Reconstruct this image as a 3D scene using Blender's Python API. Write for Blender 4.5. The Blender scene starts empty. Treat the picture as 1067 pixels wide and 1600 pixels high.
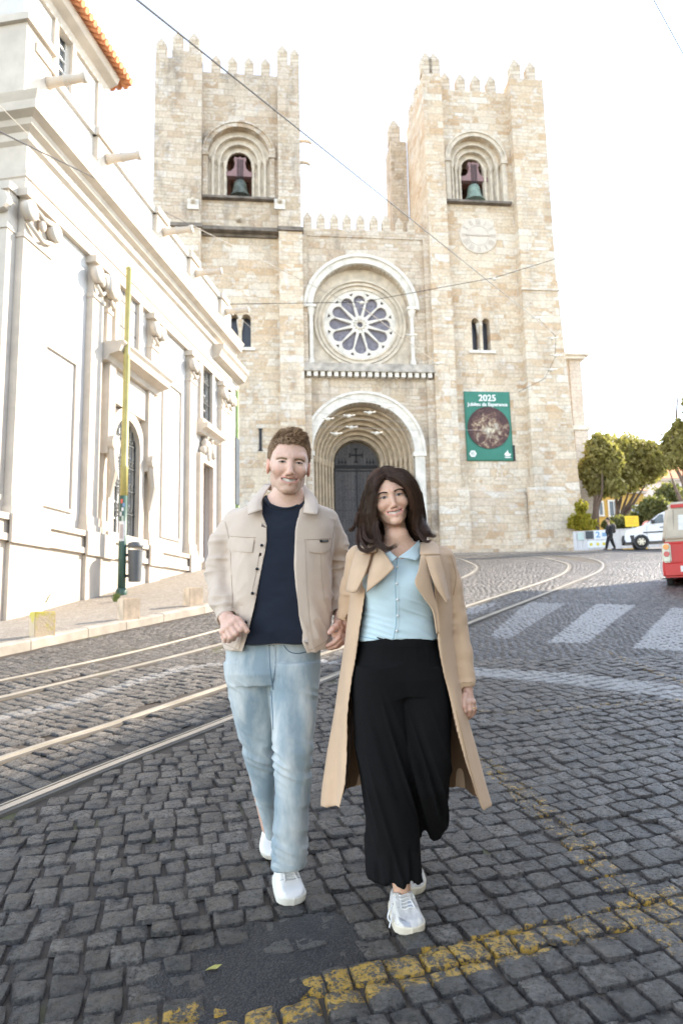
import bpy, bmesh, math, random
import numpy as np
from mathutils import Vector, Matrix
random.seed(7); RNG = np.random.default_rng(7)
PI = math.pi; rad = math.radians
SC = bpy.context.scene; COL = SC.collection
# ---------------- camera ----------------
F = 1125.0; PITCH = rad(8.54); ROLL = rad(-1.26); CAMH = 1.13
def _rx(a): c, s = math.cos(a), math.sin(a); return np.array([[1,0,0],[0,c,-s],[0,s,c]])
def _rz(a): c, s = math.cos(a), math.sin(a); return np.array([[c,-s,0],[s,c,0],[0,0,1]])
RC = _rx(PI/2+PITCH) @ _rz(ROLL); CP = np.array([0, 0, CAMH])
cd = bpy.data.cameras.new('camera'); cam = bpy.data.objects.new('camera', cd); COL.objects.link(cam)
cam.location = CP; cam.rotation_mode = 'XYZ'
cam.rotation_euler = Matrix(RC.tolist()).to_euler('XYZ')
cd.sensor_fit = 'VERTICAL'; cd.sensor_height = 36; cd.sensor_width = 24; cd.lens = F/1600*36
cd.clip_start = .05; cd.clip_end = 6000
cd.dof.use_dof = True; cd.dof.focus_distance = 2.95; cd.dof.aperture_fstop = 4.0
SC.camera = cam
# ---------------- world, sun, exposure ----------------
SUN_AZ, SUN_EL = 60.0, 30.0        # azimuth clockwise from +Y towards +X
w = bpy.data.worlds.new('World'); SC.world = w; w.use_nodes = True
nt = w.node_tree; bg = nt.nodes['Background']; sky = nt.nodes.new('ShaderNodeTexSky')
sky.sky_type = 'NISHITA'; sky.sun_disc = False; sky.sun_elevation = rad(SUN_EL); sky.sun_rotation = rad(SUN_AZ)
sky.air_density = 1.0; sky.dust_density = .15; sky.ozone_density = 1.0; sky.altitude = 50
hs = nt.nodes.new('ShaderNodeHueSaturation'); hs.inputs['Saturation'].default_value = .6; nt.links.new(sky.outputs[0], hs.inputs['Color']); nt.links.new(hs.outputs[0], bg.inputs[0]); bg.inputs[1].default_value = .15
sl = bpy.data.lights.new('sun', 'SUN'); sl.energy = 2.7; sl.angle = rad(.53); sl.color = (1, .87, .70)
so = bpy.data.objects.new('sun', sl); COL.objects.link(so)
_s = Vector((math.sin(rad(SUN_AZ))*math.cos(rad(SUN_EL)), math.cos(rad(SUN_AZ))*math.cos(rad(SUN_EL)), math.sin(rad(SUN_EL))))
so.rotation_euler = (-_s).to_track_quat('-Z', 'Y').to_euler(); so.location = _s*100
SC.view_settings.view_transform = 'Standard'; SC.view_settings.look = 'None'
SC.view_settings.exposure = 2.2; SC.view_settings.gamma = 1
SC.render.engine = 'CYCLES'
SC.cycles.max_bounces = 6; SC.cycles.diffuse_bounces = 4; SC.cycles.transparent_max_bounces = 8
# ---------------- pixel helpers (photo 1067x1600 -> world points on real planes) ----------------
def ray(x, y): return RC @ np.array([(x-533.5)/F, -(y-800)/F, -1.])
def atY(x, y, Y): d = ray(x, y); return CP + d*Y/d[1]
SL, Y0 = .128, 2.8
def gz(Y): return SL*(Y-Y0)
def gnd(x, y):
    d = ray(x, y); t = (CAMH+SL*Y0)/(SL*d[1]-d[2]); return CP + t*d
# ---------------- small scene helpers ----------------
def tag(o, label=None, cat=None, group=None, kind=None):
    if label: o['label'] = label
    if cat: o['category'] = cat
    if group: o['group'] = group
    if kind: o['kind'] = kind
    return o
def empty(name, loc=(0,0,0), rz=0, label=None, cat=None, group=None):
    o = bpy.data.objects.new(name, None); COL.objects.link(o); o.location = loc; o.rotation_euler = (0,0,rz)
    o.empty_display_size = .2
    return tag(o, label, cat, group)
def link(name, me, m=None, parent=None, smooth=False):
    o = bpy.data.objects.new(name, me); COL.objects.link(o)
    if m is not None:
        for mm in (m if isinstance(m, (list, tuple)) else [m]): me.materials.append(mm)
    if parent is not None: o.parent = parent
    if smooth: me.polygons.foreach_set('use_smooth', [True]*len(me.polygons))
    return o
def mk(name, V, Fc, m=None, parent=None, smooth=False):
    me = bpy.data.meshes.new(name)
    V = V.tolist() if isinstance(V, np.ndarray) else V
    Fc = Fc.tolist() if isinstance(Fc, np.ndarray) else Fc
    me.from_pydata(V, [], Fc); me.update()
    return link(name, me, m, parent, smooth)
def dup(o, parent=None, loc=None):
    c = o.copy(); COL.objects.link(c)
    if parent is not None: c.parent = parent
    if loc is not None: c.location = loc
    return c
def duptree(o, parent=None):
    c = dup(o, parent)
    for ch in list(o.children): duptree(ch, c)
    return c
class MB:
    """collects simple shapes into ONE mesh"""
    def __init__(s): s.v = []; s.f = []; s.mi = []; s.cur = 0
    def add(s, V, Fc):
        b = len(s.v); s.v += [tuple(map(float, p)) for p in V]; s.f += [tuple(i+b for i in f) for f in Fc]; s.mi += [s.cur]*len(Fc); return s
    def box(s, x0, x1, y0, y1, z0, z1, M=None):
        V = [(x,y,z) for z in (z0,z1) for y in (y0,y1) for x in (x0,x1)]
        if M is not None: V = [tuple(M @ Vector(p)) for p in V]
        return s.add(V, [(0,2,3,1),(4,5,7,6),(0,1,5,4),(2,6,7,3),(0,4,6,2),(1,3,7,5)])
    def prism(s, pts, y0, y1):      # outline in x,z extruded along y
        n = len(pts); V = [(p[0],y0,p[1]) for p in pts]+[(p[0],y1,p[1]) for p in pts]
        return s.add(V, [tuple(range(n)), tuple(range(2*n-1, n-1, -1))]+[(i, n+i, n+(i+1)%n, (i+1)%n) for i in range(n)])
    def prismz(s, pts, z0, z1):     # outline in x,y extruded along z
        n = len(pts); V = [(p[0],p[1],z0) for p in pts]+[(p[0],p[1],z1) for p in pts]
        return s.add(V, [tuple(range(n-1,-1,-1)), tuple(range(n, 2*n))]+[(i, (i+1)%n, n+(i+1)%n, n+i) for i in range(n)])
    def lathe(s, prof, c=(0,0,0), n=16, ax='z', cap=True, a0=0, a1=2*PI):
        V = []; full = abs(a1-a0-2*PI) < 1e-6; m = n if full else n+1
        for r, h in prof:
            for k in range(m):
                a = a0+(a1-a0)*k/n; x, y, z = r*math.cos(a), r*math.sin(a), h
                if ax == 'y': x, y, z = x, z, y
                if ax == 'x': x, y, z = z, x, y
                V.append((c[0]+x, c[1]+y, c[2]+z))
        Fc = []
        for i in range(len(prof)-1):
            for k in range(m if full else n):
                k2 = (k+1) % m; q = (i*m+k, i*m+k2, (i+1)*m+k2, (i+1)*m+k); Fc.append(q if ax != 'y' else q[::-1])
        if cap and full:
            a, b = tuple(range(m-1,-1,-1)), tuple(range((len(prof)-1)*m, len(prof)*m))
            Fc += [a, b] if ax != 'y' else [a[::-1], b[::-1]]
        return s.add(V, Fc)
    def tube(s, P, r, n=8, cap=True):
        P = [Vector(p) for p in P]; rs = r if isinstance(r, (list, tuple, np.ndarray)) else [r]*len(P)
        V = []; up = Vector((0,0,1)); prev = None
        for i, p in enumerate(P):
            t = (P[min(i+1, len(P)-1)]-P[max(i-1, 0)]).normalized()
            if prev is None: a = t.cross(up if abs(t.z) < .95 else Vector((1,0,0))).normalized()
            else: a = (prev - t*prev.dot(t)).normalized()
            prev = a; b = t.cross(a)
            for k in range(n):
                q = p + (a*math.cos(2*PI*k/n)+b*math.sin(2*PI*k/n))*rs[i]; V.append(tuple(q))
        Fc = [(i*n+k, i*n+(k+1)%n, (i+1)*n+(k+1)%n, (i+1)*n+k) for i in range(len(P)-1) for k in range(n)]
        if cap: Fc += [tuple(range(n-1,-1,-1)), tuple(range((len(P)-1)*n, len(P)*n))]
        return s.add(V, Fc)
    def sphere(s, c, r, n=12, m=8):
        rr = r if isinstance(r, (list, tuple)) else (r,r,r); V = []
        for i in range(1, m):
            for k in range(n):
                t, a = PI*i/m, 2*PI*k/n; V.append((c[0]+rr[0]*math.sin(t)*math.cos(a), c[1]+rr[1]*math.sin(t)*math.sin(a), c[2]+rr[2]*math.cos(t)))
        V += [(c[0],c[1],c[2]+rr[2]), (c[0],c[1],c[2]-rr[2])]; T, B = len(V)-2, len(V)-1
        Fc = [(i*n+k, (i+1)*n+k, (i+1)*n+(k+1)%n, i*n+(k+1)%n) for i in range(m-2) for k in range(n)]
        Fc += [(T, k, (k+1)%n) for k in range(n)]+[(B, (m-2)*n+(k+1)%n, (m-2)*n+k) for k in range(n)]
        return s.add(V, Fc)
    def done(s, name, m=None, parent=None, smooth=False, off=None):
        V = s.v if off is None else [(a+off[0], b+off[1], c+off[2]) for a, b, c in s.v]
        o = mk(name, V, s.f, m, parent, smooth)
        if any(s.mi): o.data.polygons.foreach_set('material_index', s.mi)
        return o
def autosmooth(o, ang=35):
    me = o.data; bm = bmesh.new(); bm.from_mesh(me)
    for f in bm.faces: f.smooth = True
    for e in bm.edges:
        if len(e.link_faces) == 2 and e.calc_face_angle(0) > rad(ang): e.smooth = False
    bm.to_mesh(me); bm.free(); return o
def slab(name, outline, holes, y0, y1, m, parent=None, merge=None):
    """flat wall with holes: outline and holes are lists of (x,z); front at y0, back at y1"""
    c = bpy.data.curves.new(name, 'CURVE'); c.dimensions = '2D'; c.fill_mode = 'BOTH'; c.extrude = (y1-y0)/2
    for pts in [outline]+holes:
        sp = c.splines.new('POLY'); sp.points.add(len(pts)-1)
        for i, p in enumerate(pts): sp.points[i].co = (p[0], p[1], 0, 1)
        sp.use_cyclic_u = True
    o = bpy.data.objects.new(name+'_tmp', c); COL.objects.link(o)
    me = bpy.data.meshes.new_from_object(o); bpy.data.objects.remove(o); bpy.data.curves.remove(c)
    ym = (y0+y1)/2
    V = np.empty(len(me.vertices)*3); me.vertices.foreach_get('co', V); V = V.reshape(-1,3)
    W = np.stack([V[:,0], ym-V[:,2], V[:,1]], 1); me.vertices.foreach_set('co', W.ravel()); me.update(); me.name = name
    me.materials.clear()
    return link(name, me, m, parent)
def join(objs, name, parent=None):
    """merge mesh objects (same local frame) into one mesh object, keeping materials"""
    mats = []; V = []; Fc = []; mi = []; sm = []
    for o in objs:
        b = len(V); V += [tuple(v.co) for v in o.data.vertices]
        mp = []
        for m in o.data.materials:
            if m not in mats: mats.append(m)
            mp.append(mats.index(m))
        for p in o.data.polygons:
            Fc.append(tuple(i+b for i in p.vertices)); mi.append(mp[p.material_index] if mp else 0); sm.append(p.use_smooth)
    for o in objs: bpy.data.objects.remove(o)
    r = mk(name, V, Fc, mats, parent); r.data.polygons.foreach_set('material_index', mi); r.data.polygons.foreach_set('use_smooth', sm)
    return r
def arch(cx, hw, z0, zs, n=24, pointed=0):
    """outline of an arched opening: half width hw, sill z0, spring zs"""
    P = [(cx-hw, z0), (cx+hw, z0)]
    for k in range(n+1):
        a = PI*k/n; P.append((cx+hw*math.cos(a), zs+hw*math.sin(a)*(1+pointed)))
    return P
def rect(x0, x1, z0, z1): return [(x0,z0),(x1,z0),(x1,z1),(x0,z1)]
def circ(cx, cz, r, n=48): return [(cx+r*math.cos(2*PI*k/n), cz+r*math.sin(2*PI*k/n)) for k in range(n)]
def catmull(P, n=8):
    P = np.array(P, float); Q = np.vstack([2*P[0]-P[1], P, 2*P[-1]-P[-2]]); out = []
    for i in range(1, len(Q)-2):
        for t in np.linspace(0, 1, n, endpoint=False):
            a, b, c, d = Q[i-1], Q[i], Q[i+1], Q[i+2]
            out.append(.5*((2*b)+(-a+c)*t+(2*a-5*b+4*c-d)*t*t+(-a+3*b-3*c+d)*t**3))
    out.append(P[-1]); return np.array(out)
# ---------------- materials ----------------
class NT:
    def __init__(s, name):
        s.m = bpy.data.materials.new(name); s.m.use_nodes = True; s.t = s.m.node_tree; s.b = s.t.nodes['Principled BSDF']
        s.out = s.t.nodes['Material Output']
    def n(s, ty, ins=None, **kw):
        nd = s.t.nodes.new('ShaderNode'+ty)
        for k, v in kw.items(): setattr(nd, k, v)
        for k, v in (ins or {}).items():
            so_ = nd.inputs[k]
            if isinstance(v, bpy.types.NodeSocket): s.t.links.new(v, so_)
            else: so_.default_value = v if not (isinstance(v, tuple) and len(v) == 3 and so_.type == 'RGBA') else (*v, 1)
        return nd
    def set(s, **kw):
        for k, v in kw.items():
            k = k.replace('_', ' ').title() if k not in ('IOR',) else k
            k = {'Base Color':'Base Color','Ior':'IOR'}.get(k, k)
            so_ = s.b.inputs[k]
            if isinstance(v, bpy.types.NodeSocket): s.t.links.new(v, so_)
            else: so_.default_value = (*v, 1) if isinstance(v, tuple) and len(v) == 3 and so_.type == 'RGBA' else v
        return s
    def coord(s, which='Object'): return s.n('TexCoord').outputs[which]
    def noise(s, vec, scale, detail=4, rough=.55, dist=0): return s.n('TexNoise', {'Vector': vec, 'Scale': scale, 'Detail': detail, 'Roughness': rough, 'Distortion': dist}).outputs['Fac']
    def math(s, op, a, b=0., c=None):
        d = {0: a, 1: b}
        if c is not None: d[2] = c
        return s.n('Math', d, operation=op).outputs[0]
    def mr(s, v, a, b, c=0., d=1.): return s.n('MapRange', {0: v, 1: a, 2: b, 3: c, 4: d}).outputs[0]
    def mix(s, f, a, b, mode='MIX'):
        nd = s.t.nodes.new('ShaderNodeMix'); nd.data_type = 'RGBA'; nd.blend_type = mode; nd.clamp_factor = True
        for i, v in ((0, f), (6, a), (7, b)):
            if isinstance(v, bpy.types.NodeSocket): s.t.links.new(v, nd.inputs[i])
            else: nd.inputs[i].default_value = v if i == 0 else ((*v, 1) if len(v) == 3 else v)
        return nd.outputs[2]
    def ramp(s, f, stops):
        nd = s.n('ValToRGB', {0: f}); e = nd.color_ramp.elements
        while len(e) < len(stops): e.new(.5)
        for i, (p, c) in enumerate(stops): e[i].position = p; e[i].color = (*c, 1)
        return nd.outputs[0]
    def bump(s, h, strength=.5, dist=.02, nrm=None):
        d = {'Height': h, 'Strength': strength, 'Distance': dist}
        if nrm is not None: d['Normal'] = nrm
        nd = s.n('Bump', d); s.t.links.new(nd.outputs[0], s.b.inputs['Normal']); return nd.outputs[0]
def simple(name, c, rough=.6, metal=0., var=.12, scale=8., bump=0., bd=.01, **kw):
    M = NT(name); v = M.coord(); n1 = M.noise(v, scale, 5)
    f = M.mr(n1, .3, .7, 1-var, 1+var)
    nd = M.n('VectorMath', {0: c, 3: f}, operation='SCALE')
    M.set(base_color=nd.outputs[0], roughness=rough, metallic=metal)
    if bump: M.bump(M.noise(v, scale*4, 5), bump, bd)
    for k, v2 in kw.items(): M.b.inputs[k.replace('_', ' ').title() if k != 'IOR' else k].default_value = v2
    return M.m
def ashlar(name, pal, bw=.8, bh=.36, stain=.5, z_off=0., mortar=.02, dark=(.13,.11,.095), bumpd=.03, seed=0., white=.0):
    M = NT(name); co = M.coord(); sp = M.n('SeparateXYZ', {0: co})
    wob = M.noise(co, .35, 3); wz = M.math('MULTIPLY', M.math('SUBTRACT', wob, .5), .25)
    xx = M.math('ADD', sp.outputs[0], sp.outputs[1])
    v = M.n('CombineXYZ', {0: M.math('ADD', xx, seed), 1: M.math('ADD', sp.outputs[2], wz), 2: 0.}).outputs[0]
    def brick(w, h, off, sq):
        nd = M.n('TexBrick', {'Vector': v, 'Color1': (0,0,0), 'Color2': (1,1,1), 'Mortar': (.5,.5,.5), 'Scale': 1., 'Mortar Size': mortar, 'Mortar Smooth': .3, 'Bias': 0., 'Brick Width': w, 'Row Height': h})
        nd.offset = off; nd.squash = sq; nd.squash_frequency = 3; return nd
    b1 = brick(bw, bh, .43, 1.35); b2 = brick(bw*.62, bh*.5, .5, .8)
    msk = M.mr(M.noise(M.n('VectorMath', {0: v, 1: (7.3,3.1,0)}, operation='ADD').outputs[0], .5, 2), .50, .53)
    rnd = M.mix(msk, b1.outputs[0], b2.outputs[0]); mo = M.mix(msk, b1.outputs[1], b2.outputs[1])
    rgb = M.ramp(rnd, [(i/(len(pal)-1), c) for i, c in enumerate(pal)])
    fine = M.noise(co, 6, 6, .7); rgb = M.mix(1., rgb, M.ramp(fine, [(.3, (.74,.72,.70)), (.7, (1.12,1.12,1.12))]), 'MULTIPLY')
    big = M.noise(co, .22, 5, .65)
    rgb = M.mix(M.mr(big, .52, .72, 0, .35), rgb, (.42,.30,.19))
    st = M.noise(M.n('VectorMath', {0: co, 1: (.8,.8,.25)}, operation='MULTIPLY').outputs[0], .9, 7, .75)
    rgb = M.mix(M.mr(st, .50, .74, 0, stain*1.15), rgb, dark)
    rgb = M.mix(M.mr(M.noise(co, 1.7, 3), .62, .68, 0, white), rgb, (.66,.64,.62))
    rgb = M.mix(M.math('MULTIPLY', mo, .38), rgb, (.30,.25,.20))
    M.set(base_color=rgb, roughness=.9)
    M.bump(M.math('ADD', M.math('MULTIPLY', mo, -1.), M.math('ADD', M.math('MULTIPLY', fine, .8), M.math('MULTIPLY', rnd, .35))), .6, bumpd)
    return M.m
# =============== GROUND ===============
def vnoise(X, Y, s, seed=0):
    """cheap smooth value noise on arrays"""
    x, y = X/s+seed*17.3, Y/s+seed*9.1; xi, yi = np.floor(x).astype(np.int64), np.floor(y).astype(np.int64); fx, fy = x-xi, y-yi
    fx, fy = fx*fx*(3-2*fx), fy*fy*(3-2*fy)
    def h(a, b): n = (a*374761393+b*668265263+seed*1442695041) & 0xffffffff; n = ((n ^ (n >> 13))*1274126177) & 0xffffffff; return ((n ^ (n >> 16)) & 0xffff)/65535.
    return (h(xi,yi)*(1-fx)+h(xi+1,yi)*fx)*(1-fy)+(h(xi,yi+1)*(1-fx)+h(xi+1,yi+1)*fx)*fy
def poly_dist(X, Y, P):
    """distance to polyline and signed side"""
    D = np.full(X.shape, 1e9); S = np.zeros(X.shape)
    for (x0,y0),(x1,y1) in zip(P[:-1], P[1:]):
        dx, dy = x1-x0, y1-y0; L = dx*dx+dy*dy+1e-12
        t = np.clip(((X-x0)*dx+(Y-y0)*dy)/L, 0, 1); d = np.hypot(X-x0-t*dx, Y-y0-t*dy)
        c = dx*(Y-y0)-dy*(X-x0); m = d < D; D[m] = d[m]; S[m] = np.sign(c[m])
    return D, S
def G2(pts): return [tuple(gnd(*p)[:2]) for p in pts]
railA = [(-4.3,-.6),(-3.2,1.5)]+G2([(0,1265),(185,1190),(370,1118),(505,1062),(726,976),(882,915),(940,888),(922,873),(832,867)])+[(3.5,40.2)]
railB = [(-4.8,.4),(-3.6,2.4)]+G2([(0,1185),(175,1130),(355,1070),(724,948),(857,905),(886,889),(877,878),(812,869)])+[(3.3,38.6)]
railC = [(-5.6,2.6),(-4.2,4.8)]+G2([(0,1090),(343,1007)])+[(.9,15.4),(3.11,19.73),(4.37,23.73),(4.95,27.71),(4.9,33.),(2.4,37.)]
railD = [(-6.3,3.4),(-4.8,5.6)]+G2([(0,1063),(278,1001)])+[(.1,16.0),(2.25,20.2),(3.4,23.9),(3.95,27.8),(3.8,32.2),(1.6,35.8)]
rails = [catmull(r, 10) for r in (railA, railB, railC, railD)]
RA = [tuple(p) for p in rails[0]]
whiteline = catmull([(-6.2,3.6)]+G2([(0,1122),(170,1078),(318,1040),(500,1034),(741,1049),(902,1061),(1067,1084)])+[(4.2,4.6)], 6)
# kerb line and pavement
kerbP = catmull([(-9.5,-2.),(-6.6,3.6)]+G2([(0,1025),(160,990),(330,955)])+[(-1.55,16.6),(-1.1,21.),(-1.3,27.),(-2.4,33.),(-4.5,38.5)], 6)
KP = [tuple(p) for p in kerbP]
cross = [[(854,1003),(917,1003),(993,945),(932,943)], [(988,1012),(1100,1020),(1122,951),(1047,949)], [(762,993),(794,997),(884,943),(826,940)], [(716,962),(731,945),(781,940),(752,956)]]
crossW = [G2(q) for q in cross]
yel1 = G2([(200,1632),(300,1602),(430,1578),(560,1540),(700,1505),(850,1465),(960,1440),(1067,1402)])+[(1.75,2.95)]
yel2 = G2([(755,1190),(800,1225),(850,1268),(895,1310),(930,1350),(985,1400),(1067,1480)])
yel3 = G2([(745,1112),(850,1109),(960,1100),(1080,1093)]); yel4 = G2([(930,1010),(1000,1040),(1080,1072)])
def inpoly(X, Y, Q):
    c = np.zeros(X.shape, bool); n = len(Q)
    for i in range(n):
        x0, y0 = Q[i]; x1, y1 = Q[(i+1) % n]
        k = (y0 > Y) != (y1 > Y)
        c ^= k & (X < (x1-x0)*(Y-y0)/(y1-y0+1e-12)+x0)
    return c
tarP = G2([(250,1560),(265,1500),(330,1465),(380,1425),(470,1420),(560,1440),(600,1490),(560,1530),(430,1590),(300,1620)])
def marks(X, Y):
    sm = lambda d, w: np.clip((w-d)/.02+.5, 0, 1)
    white = np.zeros(X.shape)
    d, _ = poly_dist(X, Y, [tuple(p) for p in whiteline]); white = np.maximum(white, sm(d, .09+.16*np.clip((X+.3)/2.5, 0, 1))*np.where(X < -.5, .5, .86))  # line widens to the right: shine and wear beside it painted in as white
    for i, q in enumerate(crossW): white = np.maximum(white, inpoly(X, Y, q)*(.95 if i < 2 else .6))
    yel = np.zeros(X.shape)
    d, _ = poly_dist(X, Y, yel1); yel = np.maximum(yel, sm(d, .10)*np.where(X < .65, .92, .84))
    d, _ = poly_dist(X, Y, yel2); yel = np.maximum(yel, sm(d, .09)*.80)
    for q in (yel3, yel4): d, _ = poly_dist(X, Y, q); yel = np.maximum(yel, sm(d, .07)*.78)
    return white, yel
def tar(X, Y):
    n = vnoise(X, Y, .25, 3)
    c = inpoly(X+(n-.5)*.2, Y+(vnoise(X, Y, .2, 5)-.5)*.2, tarP).astype(float)
    return c
def build_stones():
    quads = []
    # region 1: arcs right/near of rail A
    cx, cy = -6.8, 26.4; r = 27.6; 
    while r > 3.5:
        h = .122*random.uniform(.9, 1.12)*(1.0 if r > 16 else 1.1)
        n0 = int(2*PI*r/.115); a = random.random()*.01-PI*.62; rr0, rr1 = r, r-h
        while a < 0.12:
            wdt = random.gauss(.116, .013)/r; a1 = a+wdt; am = (a+a1)/2; rm = r-h/2
            X, Y = cx+rm*math.cos(am), cy+rm*math.sin(am)
            if 1.2 < Y < 15 and abs(X) < .53*Y+1.6:
                quads.append([(cx+q*math.cos(b), cy+q*math.sin(b)) for b, q in ((a,rr0),(a1,rr0),(a1,rr1),(a,rr1))]+[(X, Y, 1)])
            a = a1
        r -= h
    # region 2: rows perpendicular to the tracks, left of rail A
    th = math.atan2(1.87, 1.0)-.12; ux, uy = math.cos(th), math.sin(th); s = -14.
    while s < 42:
        h = .120*random.uniform(.9, 1.12); t = -12.-random.random()*.1
        while t < 16:
            wd = random.gauss(.135, .016)
            def pt(a, b, s=s):
                wob = .16*math.sin(.55*b)+.08*math.sin(1.3*b+2); return ((a+wob)*ux-b*uy-1.87, (a+wob)*uy+b*ux+4.06)
            X, Y = pt(s+h/2, t+wd/2)
            if 1.5 < Y < 37 and -(.56*Y+1.4) < X < 9: quads.append([pt(s,t+wd), pt(s,t), pt(s+h,t), pt(s+h,t+wd)]+[(X, Y, 2)])
            t += wd
        s += h
    th = rad(97); ux, uy = math.cos(th), math.sin(th); s = -4.
    while s < 40:      # region 3: courses straight across the upper street
        h = .14*random.uniform(.9, 1.12); t = -26.-random.random()*.1
        while t < 14:
            wd = random.gauss(.16, .02)
            def pt(a, b, s=s): wob = .10*math.sin(.8*b)+.05*math.sin(2.1*b+1); return ((a+wob)*ux-b*uy, (a+wob)*uy+b*ux)
            X, Y = pt(s+h/2, t+wd/2)
            if 12 < Y < 37 and abs(X) < .53*Y+1.6: quads.append([pt(s,t+wd), pt(s,t), pt(s+h,t), pt(s+h,t+wd)]+[(X, Y, 3)])
            t += wd
        s += h
    Q = np.array([[p[:2] for p in q[:4]] for q in quads]); C = np.array([q[4][:2] for q in quads]); reg = np.array([q[4][2] for q in quads])
    dA, sA = poly_dist(C[:,0], C[:,1], RA); left = sA > 0
    hiY = C[:,1] > 13+1.2*np.sin(C[:,0]*.5); keep = np.where(reg == 2, left, ~left & np.where(reg == 1, ~hiY, hiY))
    for R_ in rails:
        d, _ = poly_dist(C[:,0], C[:,1], [tuple(p) for p in R_]); keep &= d > .118
    dk, sk = poly_dist(C[:,0], C[:,1], KP); keep &= ~((sk > 0) | (dk < .16))
    keep &= ~((RNG.random(len(C)) < .006) & (C[:,1] < 6))
    Q, C = Q[keep], C[keep]
    order = np.argsort(C[:,1]); Q, C = Q[order], C[order]
    tarm = tar(C[:,0], C[:,1]) > .5; keep = ~(tarm & (RNG.random(len(C)) < .28)); Q, C, tarm = Q[keep], C[keep], tarm[keep]
    objsV = []; objsF = []; atts = []; base = 0
    for lo, hi, n in ((0, 4.2, 9), (4.2, 8, 6), (8, 40, 4)):
        m = (C[:,1] >= lo) & (C[:,1] < hi); q = Q[m].copy(); c = C[m]; tm = tarm[m]; K = len(q)
        if K == 0: continue
        q += RNG.normal(0, .0058, q.shape)
        ctr = q.mean(1, keepdims=True); gap = .0045; sz = np.linalg.norm(q-ctr, axis=2, keepdims=True); q = ctr+(q-ctr)*(1-gap/sz*1.25)
        g = np.linspace(-1, 1, n)
        # squeeze inner grid lines towards the rim for a rounded edge
        if n >= 6:
            e = 1-.085; inner = np.linspace(-e+.0, e, n-2); g = np.concatenate([[-1], inner, [1]])
        U, W = np.meshgrid(g, g, indexing='ij'); U = U.ravel(); W = W.ravel()
        rim = (np.maximum(abs(U), abs(W)) > .999)
        cr = 1-.065*(abs(U)*abs(W))**4; Ur, Wr = U*cr, W*cr
        a = (1-Ur)*(1-Wr)/4; b = (1+Ur)*(1-Wr)/4; cc = (1+Ur)*(1+Wr)/4; d = (1-Ur)*(1+Wr)/4
        P = q[:,0,None]*a[None,:,None]+q[:,1,None]*b[None,:,None]+q[:,2,None]*cc[None,:,None]+q[:,3,None]*d[None,:,None]
        X, Y = P[...,0], P[...,1]
        dome = .0032*(1-np.maximum(abs(U), abs(W))**2.2)[None]
        hs = RNG.normal(0, .0028, K)[:,None]; tx, ty = RNG.normal(0, .035, (2, K, 1))
        Z = gz(Y)+hs+tx*(X-c[:,0,None])+ty*(Y-c[:,1,None])+dome
        amp = 1. if n >= 6 else .6
        Z += amp*(.0075*(vnoise(X, Y, .04, 1)-.5)+.0050*(vnoise(X, Y, .016, 2)-.5))
        Z = np.where(rim[None], Z-.016, Z)
        Z = np.where(tm[:,None], Z-.005, Z)
        Z += .02*(vnoise(X, Y, 1.3, 6)-.5)
        wht, yel = marks(X, Y)
        rnd = np.broadcast_to(RNG.random(K)[:,None], X.shape)
        objsV.append(np.stack([X, Y, Z], -1).reshape(-1, 3))
        atts.append(np.stack([rnd, wht, yel, np.broadcast_to(tm[:,None].astype(float), X.shape)], -1).reshape(-1, 4))
        i, j = np.meshgrid(np.arange(n-1), np.arange(n-1), indexing='ij'); i, j = i.ravel(), j.ravel()
        f = np.stack([i*n+j, (i+1)*n+j, (i+1)*n+j+1, i*n+j+1], 1)
        Fc = (f[None]+(np.arange(K)*n*n)[:,None,None]).reshape(-1, 4)+base
        objsF.append(Fc); base += K*n*n
    V = np.concatenate(objsV); Fc = np.concatenate(objsF); A = np.concatenate(atts)
    me = bpy.data.meshes.new('cobblestones'); me.vertices.add(len(V)); me.vertices.foreach_set('co', V.ravel())
    me.loops.add(Fc.size); me.loops.foreach_set('vertex_index', Fc.ravel().astype(np.int32))
    me.polygons.add(len(Fc)); me.polygons.foreach_set('loop_start', np.arange(0, Fc.size, 4, dtype=np.int32)); me.polygons.foreach_set('loop_total', np.full(len(Fc), 4, np.int32))
    me.update(); me.validate()
    ca = me.color_attributes.new('mk', 'FLOAT_COLOR', 'POINT'); ca.data.foreach_set('color', A.ravel())
    return me, len(C)
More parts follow.
